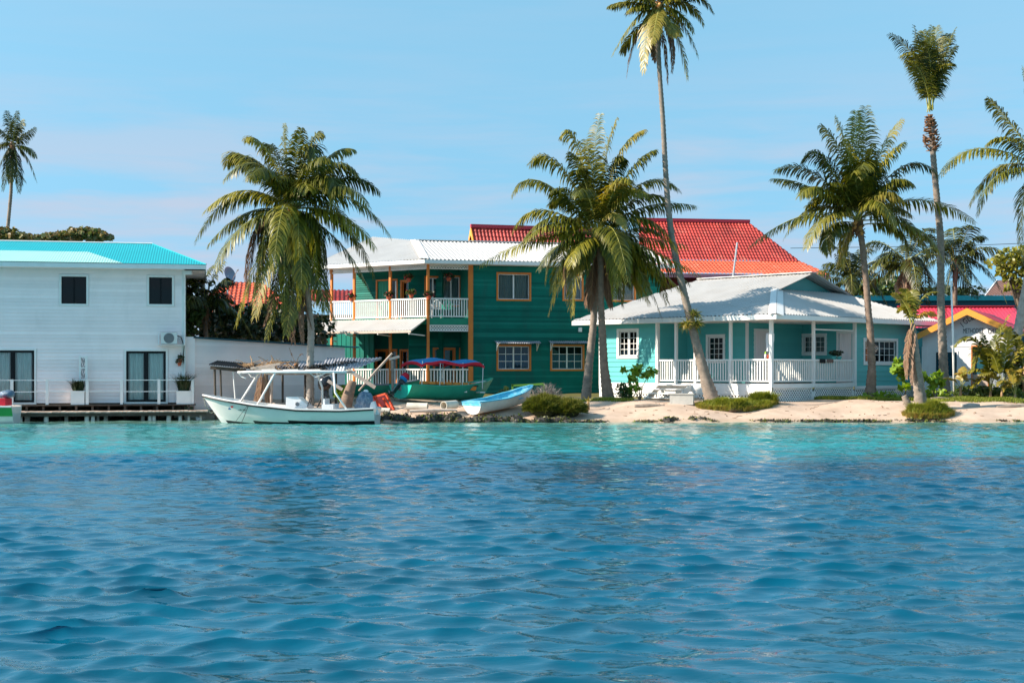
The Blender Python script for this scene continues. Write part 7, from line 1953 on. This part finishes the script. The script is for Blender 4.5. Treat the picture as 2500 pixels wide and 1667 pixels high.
palm('coconut_palm', 'full-crowned coconut palm with orange blossom before the green house corner', 57.0, [(1489, 985), (1475, 900), (1467, 740), (1467, 650), (1462, 590)], [34, 21, 15, 16, 20], cA(885, 930),
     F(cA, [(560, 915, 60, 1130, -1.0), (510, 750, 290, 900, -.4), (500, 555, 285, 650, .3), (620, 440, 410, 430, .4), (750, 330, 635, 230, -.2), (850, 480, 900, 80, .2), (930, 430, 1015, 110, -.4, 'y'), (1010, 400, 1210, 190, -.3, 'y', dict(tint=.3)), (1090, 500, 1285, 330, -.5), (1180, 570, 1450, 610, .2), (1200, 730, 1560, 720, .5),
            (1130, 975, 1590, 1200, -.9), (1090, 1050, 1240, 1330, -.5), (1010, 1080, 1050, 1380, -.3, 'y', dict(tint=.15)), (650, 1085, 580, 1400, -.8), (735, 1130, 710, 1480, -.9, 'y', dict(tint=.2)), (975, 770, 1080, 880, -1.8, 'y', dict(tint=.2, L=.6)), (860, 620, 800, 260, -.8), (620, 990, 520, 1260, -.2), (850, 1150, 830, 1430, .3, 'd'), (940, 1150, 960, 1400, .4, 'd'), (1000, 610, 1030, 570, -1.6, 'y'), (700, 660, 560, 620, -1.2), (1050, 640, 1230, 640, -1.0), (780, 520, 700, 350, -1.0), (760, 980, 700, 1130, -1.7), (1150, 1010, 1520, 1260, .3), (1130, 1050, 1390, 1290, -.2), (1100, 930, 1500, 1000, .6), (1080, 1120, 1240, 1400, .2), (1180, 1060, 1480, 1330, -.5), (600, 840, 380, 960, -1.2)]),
     bark='trunkbrown', auto=14, auto_len=3.8, seed=12, flower=(1428, 590), el_rng=(-.4, 1.25), L=1.0, nuts=4, hang=5, hang_len=2.6)
palm('coconut_palm', 'second leaning coconut trunk behind the centre palm with dead fronds', 58.6, [(1428, 987), (1438, 890), (1448, 800), (1455, 690), (1462, 630)], [27, 20, 17, 15, 15], (1463, 622),
     [(1440, 680, 1432, 745, -.3, 'd'), (1450, 690, 1450, 760, .2, 'd'), (1480, 690, 1492, 750, -.2, 'd'), (1500, 640, 1540, 700, .2), (1520, 620, 1590, 660, .6), (1535, 650, 1560, 725, -.2), (1420, 640, 1375, 690, .3), (1500, 680, 1520, 745, .1)],
     bark='trunk', auto=6, auto_len=3.2, seed=13, el_rng=(-.7, .5))
palm('tall_coconut_palm', 'very tall slender coconut palm curving up out of the picture', 56.6, [(1742, 972), (1720, 915), (1695, 820), (1676, 742), (1658, 665), (1641, 590), (1630, 495), (1624, 402), (1619, 300), (1611, 190), (1606, 110), (1607, 40)], [40, 27, 20, 18.5, 17, 16, 14, 13, 12, 11, 12, 13], cB(590, 60),
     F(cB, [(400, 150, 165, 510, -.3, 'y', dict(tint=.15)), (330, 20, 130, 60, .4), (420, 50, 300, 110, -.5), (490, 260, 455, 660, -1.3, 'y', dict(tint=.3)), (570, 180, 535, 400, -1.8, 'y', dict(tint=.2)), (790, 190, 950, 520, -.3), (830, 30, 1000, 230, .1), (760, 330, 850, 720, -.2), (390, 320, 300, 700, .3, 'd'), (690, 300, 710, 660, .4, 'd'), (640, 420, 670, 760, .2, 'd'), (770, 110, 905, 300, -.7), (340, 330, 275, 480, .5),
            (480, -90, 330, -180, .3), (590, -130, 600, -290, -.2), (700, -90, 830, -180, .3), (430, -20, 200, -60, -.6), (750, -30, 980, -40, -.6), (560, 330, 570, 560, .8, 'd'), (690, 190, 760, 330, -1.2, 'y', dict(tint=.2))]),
     bark='trunk', auto=5, auto_len=2.8, seed=14, el_rng=(.1, 1.2), L=.72, nuts=9, n=52)
palm('coconut_palm', 'coconut palm with wide spreading crown in front of the cottage gable', 58.2, [(2124, 972), (2129, 895), (2124, 793), (2121, 774), (2116, 705), (2106, 602), (2099, 560)], [32, 20, 17.5, 17, 16, 15, 16], cC(800, 870),
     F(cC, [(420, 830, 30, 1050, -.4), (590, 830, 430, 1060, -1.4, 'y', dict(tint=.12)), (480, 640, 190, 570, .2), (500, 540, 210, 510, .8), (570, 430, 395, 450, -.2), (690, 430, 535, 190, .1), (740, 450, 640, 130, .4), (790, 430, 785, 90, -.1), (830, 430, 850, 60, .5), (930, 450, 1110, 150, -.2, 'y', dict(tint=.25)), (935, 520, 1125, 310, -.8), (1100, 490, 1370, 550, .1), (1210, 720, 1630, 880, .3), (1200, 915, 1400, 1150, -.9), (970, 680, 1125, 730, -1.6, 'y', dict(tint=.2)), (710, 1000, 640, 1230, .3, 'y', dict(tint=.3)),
            (770, 580, 700, 290, -.8), (620, 700, 430, 770, .7), (860, 560, 900, 330, -.9), (650, 580, 540, 400, -.7), (960, 640, 1130, 600, .9), (700, 660, 600, 600, -1.2), (850, 480, 800, 560, -1.5), (1000, 760, 1180, 830, .9)]),
     bark='trunkbrown', auto=9, auto_len=3.5, seed=15, el_rng=(-.1, 1.25), L=1.0, nuts=6, tint=.3, hang=3, hang_len=2.0)
palm('tall_coconut_palm', 'tall coconut palm with narrow upright crown and bulging brown husk', 60.0, [(2309, 968), (2304, 911), (2299, 783), (2297, 757), (2297, 584), (2286, 471), (2277, 365), (2273, 300)], [34, 23, 20, 19, 17, 15.5, 14, 13], cD(455, 690),
     F(cD, [(385, 350, 235, 290, -.9), (350, 330, 160, 130, -.2), (385, 340, 335, 70, .4), (450, 350, 470, 75, -.3), (510, 340, 560, 160, .5), (545, 330, 640, 90, .1), (415, 330, 385, 190, -.9), (560, 390, 650, 220, -.6), (480, 320, 500, 80, .9), (390, 420, 290, 330, -1.2), (530, 420, 620, 350, -1.1), (460, 400, 440, 230, -1.3), (440, 300, 400, 110, .7), (520, 300, 590, 130, .8)]),
     bark='trunk', seed=16, L=.78, droop=.6, husk=False, tint=.2, n=60, width=.048)
# its bulging husk of old leaf bases
hk = bpy.data.objects['tall_coconut_palm.001']
mb = MB(); rs = np.random.RandomState(3)
for i in range(110):
    f = rs.rand(); py = 285 + f * 85; px = 2270 + (py - 285) * .08; w_ = np.interp(f, [0, .3, .6, .85, 1], [.10, .14, .30, .34, .16])
    a = rs.uniform(0, 6.28); p = P(px, py, 60) + V((math.cos(a) * w_ * .7, math.sin(a) * w_ * .7, 0)); q = p + V((math.cos(a) * .16, math.sin(a) * .16, rs.uniform(-.05, .22)))
    mb.beam(p, q, rs.uniform(.08, .16), .025)
mb.build('husk', M['husk'], hk)
palm('coconut_palm', 'coconut palm leaning out of the picture at the right edge', 59.0, [(2455, 970), (2470, 890), (2496, 751), (2525, 600), (2548, 430)], [30, 24, 22, 18, 16], (2550, 420),
     [(2400, 362, 2298, 425, -.4), (2440, 425, 2388, 525, -1.0, 'g', dict(tint=.25)), (2465, 300, 2412, 240, .2), (2515, 265, 2497, 165, .4), (2600, 330, 2680, 260, .2), (2660, 390, 2780, 450, -.3), (2620, 470, 2690, 600, .2), (2560, 300, 2570, 180, -.3), (2500, 480, 2500, 640, 1.0)],
     bark='trunkpale', auto=6, auto_len=3.4, seed=17, el_rng=(-.3, 1.0), L=.95)
palm('coconut_palm', 'distant slender coconut palm at the left edge behind the turquoise roof', 92.0, [(18, 760), (18, 565), (27, 470), (30, 360)], [11, 9, 8, 7], cE(135, 470),
     F(cE, [(110, 280, 80, 95, .3), (160, 290, 190, 95, -.4), (240, 390, 385, 275, .2), (200, 320, 250, 190, .6), (290, 490, 385, 600, -.2), (290, 590, 405, 880, .3), (190, 700, 205, 980, -.6), (60, 440, -40, 520, .2), (60, 560, -30, 760, -.4), (40, 330, -60, 260, .3), (90, 640, 30, 960, .3), (150, 650, 280, 860, .2), (130, 640, 110, 880, -.4)]),
     bark='trunk', seed=18, L=.85, tint=.12, n=44, width=.06, droop=.9)
# dark palms behind the cottage and the church
palm('coconut_palm', 'dark low palm crown showing just behind the cottage roof', 74.0, [(2078, 800), (2076, 690)], [12, 11], (2076, 688), [(2050, 650, 2010, 645, 0), (2070, 640, 2062, 590, .2), (2090, 650, 2098, 610, .3), (2105, 660, 2140, 668, -.2), (2050, 690, 2010, 712, .2), (2095, 690, 2125, 730, .1), (2070, 660, 2040, 620, .5)], bark='trunkbrown', auto=10, auto_len=2.6, seed=19, tint=.08, el_rng=(-.3, 1.2), n=40, width=.055)
palm('coconut_palm', 'dark palm with a grey skirt of dead leaves behind the tall right palm', 68.0, [(2206, 800), (2206, 700), (2212, 650)], [16, 17, 14], (2214, 648), [(2180, 622, 2140, 640, -.3), (2185, 650, 2150, 690, -.2), (2240, 630, 2290, 700, -.2), (2230, 680, 2270, 740, .2), (2200, 690, 2200, 730, -.4, 'd'), (2208, 690, 2212, 730, -.5, 'd'), (2190, 640, 2160, 640, .5)], bark='trunk', auto=12, auto_len=3.0, seed=20, tint=.10, el_rng=(-.6, 1.0), n=42, width=.05)
palm('coconut_palm', 'dark palm rising behind the church and flagpole', 80.0, [(2330, 800), (2332, 650)], [13, 12], (2334, 640), [(2330, 600, 2345, 582, 0), (2360, 600, 2385, 625, .2), (2370, 630, 2430, 690, .1), (2360, 650, 2410, 715, -.2), (2320, 610, 2310, 600, .3), (2350, 680, 2390, 725, .1), (2380, 615, 2415, 650, .4), (2320, 660, 2310, 720, .2)], bark='trunkbrown', auto=12, auto_len=3.2, seed=21, tint=.10, el_rng=(-.5, 1.2), n=42, width=.055)
palm('coconut_palm', 'low palm crown between the white house and the bushy palm', 61.0, [(505, 860), (500, 760)], [12, 11], (500, 755), [(480, 690, 455, 660, 0), (500, 690, 520, 650, .2), (530, 700, 550, 680, -.2), (470, 730, 450, 720, .2), (540, 730, 560, 760, .1), (515, 690, 545, 640, .4), (480, 740, 465, 800, 0), (525, 740, 540, 800, -.2)], bark='trunkbrown', auto=6, auto_len=2.2, seed=22, tint=.12, el_rng=(-.4, 1.0), n=36)
# small palm on the mound at the water's edge
palm('young_coconut_palm', 'small grey-trunked palm with short yellow-green fronds at the water', 53.9, [(2252, 1000), (2243, 940), (2236, 880), (2230, 815), (2228, 790)], [36, 27, 22, 17, 10], (2228, 790),
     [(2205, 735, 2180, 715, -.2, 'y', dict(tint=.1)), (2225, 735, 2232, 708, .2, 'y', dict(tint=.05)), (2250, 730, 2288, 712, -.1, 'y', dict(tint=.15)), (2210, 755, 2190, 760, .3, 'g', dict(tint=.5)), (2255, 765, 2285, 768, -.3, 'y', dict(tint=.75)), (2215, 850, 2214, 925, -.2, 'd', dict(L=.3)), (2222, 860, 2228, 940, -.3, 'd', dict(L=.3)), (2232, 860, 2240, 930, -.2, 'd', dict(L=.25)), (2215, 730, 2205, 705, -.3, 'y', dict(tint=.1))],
     bark='trunk', seed=23, L=.42, droop=.5, n=26, width=.085, husk=False)
# bromeliads growing on the tall palm's trunk
for i, (px, py, lb) in enumerate(((1694, 768, 'spiky air plant growing on the tall palm trunk'), (1676, 792, 'yellowish air plant below it on the left side of the trunk'), (1700, 790, 'lower dark air plant on the right side of the trunk'))):
    c = P(px, py, 56.3); t = thing('air_plant', lb, 'air plant', c, 'air plants on the tall palm'); rs = np.random.RandomState(60 + i)
    n = 110; d = unit(rs.normal(size=(n, 3)) + [(.6, -.2, .5), (-.6, -.3, .1), (.5, -.3, -.3)][i]); ln = rs.uniform(.18, .42, n)[:, None]; w_ = unit(np.cross(d, rs.normal(size=(n, 3)))) * .016; b0 = np.array(c) + rs.normal(0, .06, (n, 3))
    m1 = b0 + d * ln * .6; tp_ = b0 + d * ln + [0, 0, -.06]
    co = np.stack([b0 - w_, b0 + w_, m1 + w_ * .8, m1 - w_ * .8, tp_], 1).reshape(-1, 3); b = 5 * np.arange(n)[:, None]
    np_mesh('leaves', co, np.concatenate([b + [0, 1, 2, 3], b + [3, 2, 4]], 1).ravel(), np.tile([4, 3], n), M['yellowleaf' if i == 1 else 'hedge'], t, np.repeat(rs.rand(n), 5))
    mb = MB(); mb.ball(c, .07, 8, 6, .2, i); mb.build('root_ball', M['husk'], t)

# ================================================================== TREES BEHIND
sg_b = [(tuple(P(px, py, 66)), (rx, .7, rz)) for px, py, rx, rz in ((12, 574, .6, .35), (38, 580, .5, .25), (65, 582, .4, .2), (95, 584, .35, .16), (125, 580, .4, .2), (155, 578, .45, .24), (185, 573, .5, .3), (210, 572, .5, .3), (235, 574, .45, .26), (258, 579, .3, .14))]
broad_tree('sea_grape_tree', 'spreading sea grape branch with round reddish leaves above the turquoise roof', (P(60, 800, 66).x, 66, 1.0), sg_b, 2400, .10, M['grape'], seed=71, tint=.45, aspect=.85, round_=True, trunk_r=.2)
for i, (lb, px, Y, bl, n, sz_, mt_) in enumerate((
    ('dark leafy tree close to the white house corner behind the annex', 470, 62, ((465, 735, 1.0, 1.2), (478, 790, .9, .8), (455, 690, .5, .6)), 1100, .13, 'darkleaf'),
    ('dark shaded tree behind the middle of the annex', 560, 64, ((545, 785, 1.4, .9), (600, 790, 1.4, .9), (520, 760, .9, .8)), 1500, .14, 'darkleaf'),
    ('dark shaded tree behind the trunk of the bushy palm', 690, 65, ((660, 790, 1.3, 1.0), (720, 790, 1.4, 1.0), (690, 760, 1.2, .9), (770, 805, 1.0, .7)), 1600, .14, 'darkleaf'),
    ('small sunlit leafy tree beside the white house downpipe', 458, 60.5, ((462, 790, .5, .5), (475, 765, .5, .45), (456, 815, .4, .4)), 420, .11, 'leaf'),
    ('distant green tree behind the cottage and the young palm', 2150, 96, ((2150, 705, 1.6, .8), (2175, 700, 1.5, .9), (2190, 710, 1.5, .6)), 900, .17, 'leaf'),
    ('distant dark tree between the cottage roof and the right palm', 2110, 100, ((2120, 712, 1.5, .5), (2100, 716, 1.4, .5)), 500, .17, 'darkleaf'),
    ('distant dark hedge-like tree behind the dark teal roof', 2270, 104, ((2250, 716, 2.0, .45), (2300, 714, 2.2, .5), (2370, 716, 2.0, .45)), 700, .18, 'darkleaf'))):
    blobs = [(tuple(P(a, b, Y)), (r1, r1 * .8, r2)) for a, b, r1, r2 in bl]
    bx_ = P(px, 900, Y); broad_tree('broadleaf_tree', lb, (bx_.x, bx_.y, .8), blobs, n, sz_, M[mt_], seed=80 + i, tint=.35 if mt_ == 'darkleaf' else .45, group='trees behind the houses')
yb = [(tuple(P(a, b, 70)), (r1, r1 * .8, r2)) for a, b, r1, r2 in ((2455, 640, .9, .35), (2480, 620, .9, .4), (2500, 650, .9, .5), (2475, 670, .8, .4), (2490, 700, .7, .35), (2520, 630, 1.0, .6), (2450, 660, .4, .25))]
broad_tree('almond_tree', 'yellow-green broad-leaved tree at the right edge behind the church', (P(2530, 900, 70).x, 70, .8), yb, 1000, .15, M['yellowleaf'], seed=95, tint=.4, aspect=.6, trunk_r=.16)
# power line
t = thing('power_line', 'thin power line crossing the sky at the right', 'power line', P(2380, 598, 95))
mb = MB(); mb.tube([P(1930, 606, 98), P(2160, 603, 98), P(2380, 599, 96), P(2600, 590, 95)], .02, 4); mb.build('cable', M['iron'], t)

# leaf litter, husks and bits of weed lying on the sand
t = thing('beach_litter', 'scattered dry leaves, twigs and husks on the sand', 'litter', (10, 55, .5), kind='stuff')
rs = np.random.RandomState(77); mb = MB(); mb.tint = None
for i in range(190):
    px = rs.uniform(1420, 2500) if i > 70 else rs.uniform(930, 1420); Y = 52.7 + 3.6 * rs.rand() ** 1.3
    x = (px - 1250) / FPX * Y; z = G(x, Y); a = rs.uniform(0, 3.14); r_ = rs.uniform(.012, .035)
    if rs.rand() < .55: mb.beam((x - math.cos(a) * r_ * 3, Y - math.sin(a) * r_ * 3, z + .012), (x + math.cos(a) * r_ * 3, Y + math.sin(a) * r_ * 3, z + .015), .014 + r_ * .3, .012)
    else: mb.ball((x, Y, z + r_ * .3), (r_, r_ * .8, r_ * .6), 6, 4, .2, i)
mb.build('litter', M['husk'], t, kind='stuff')
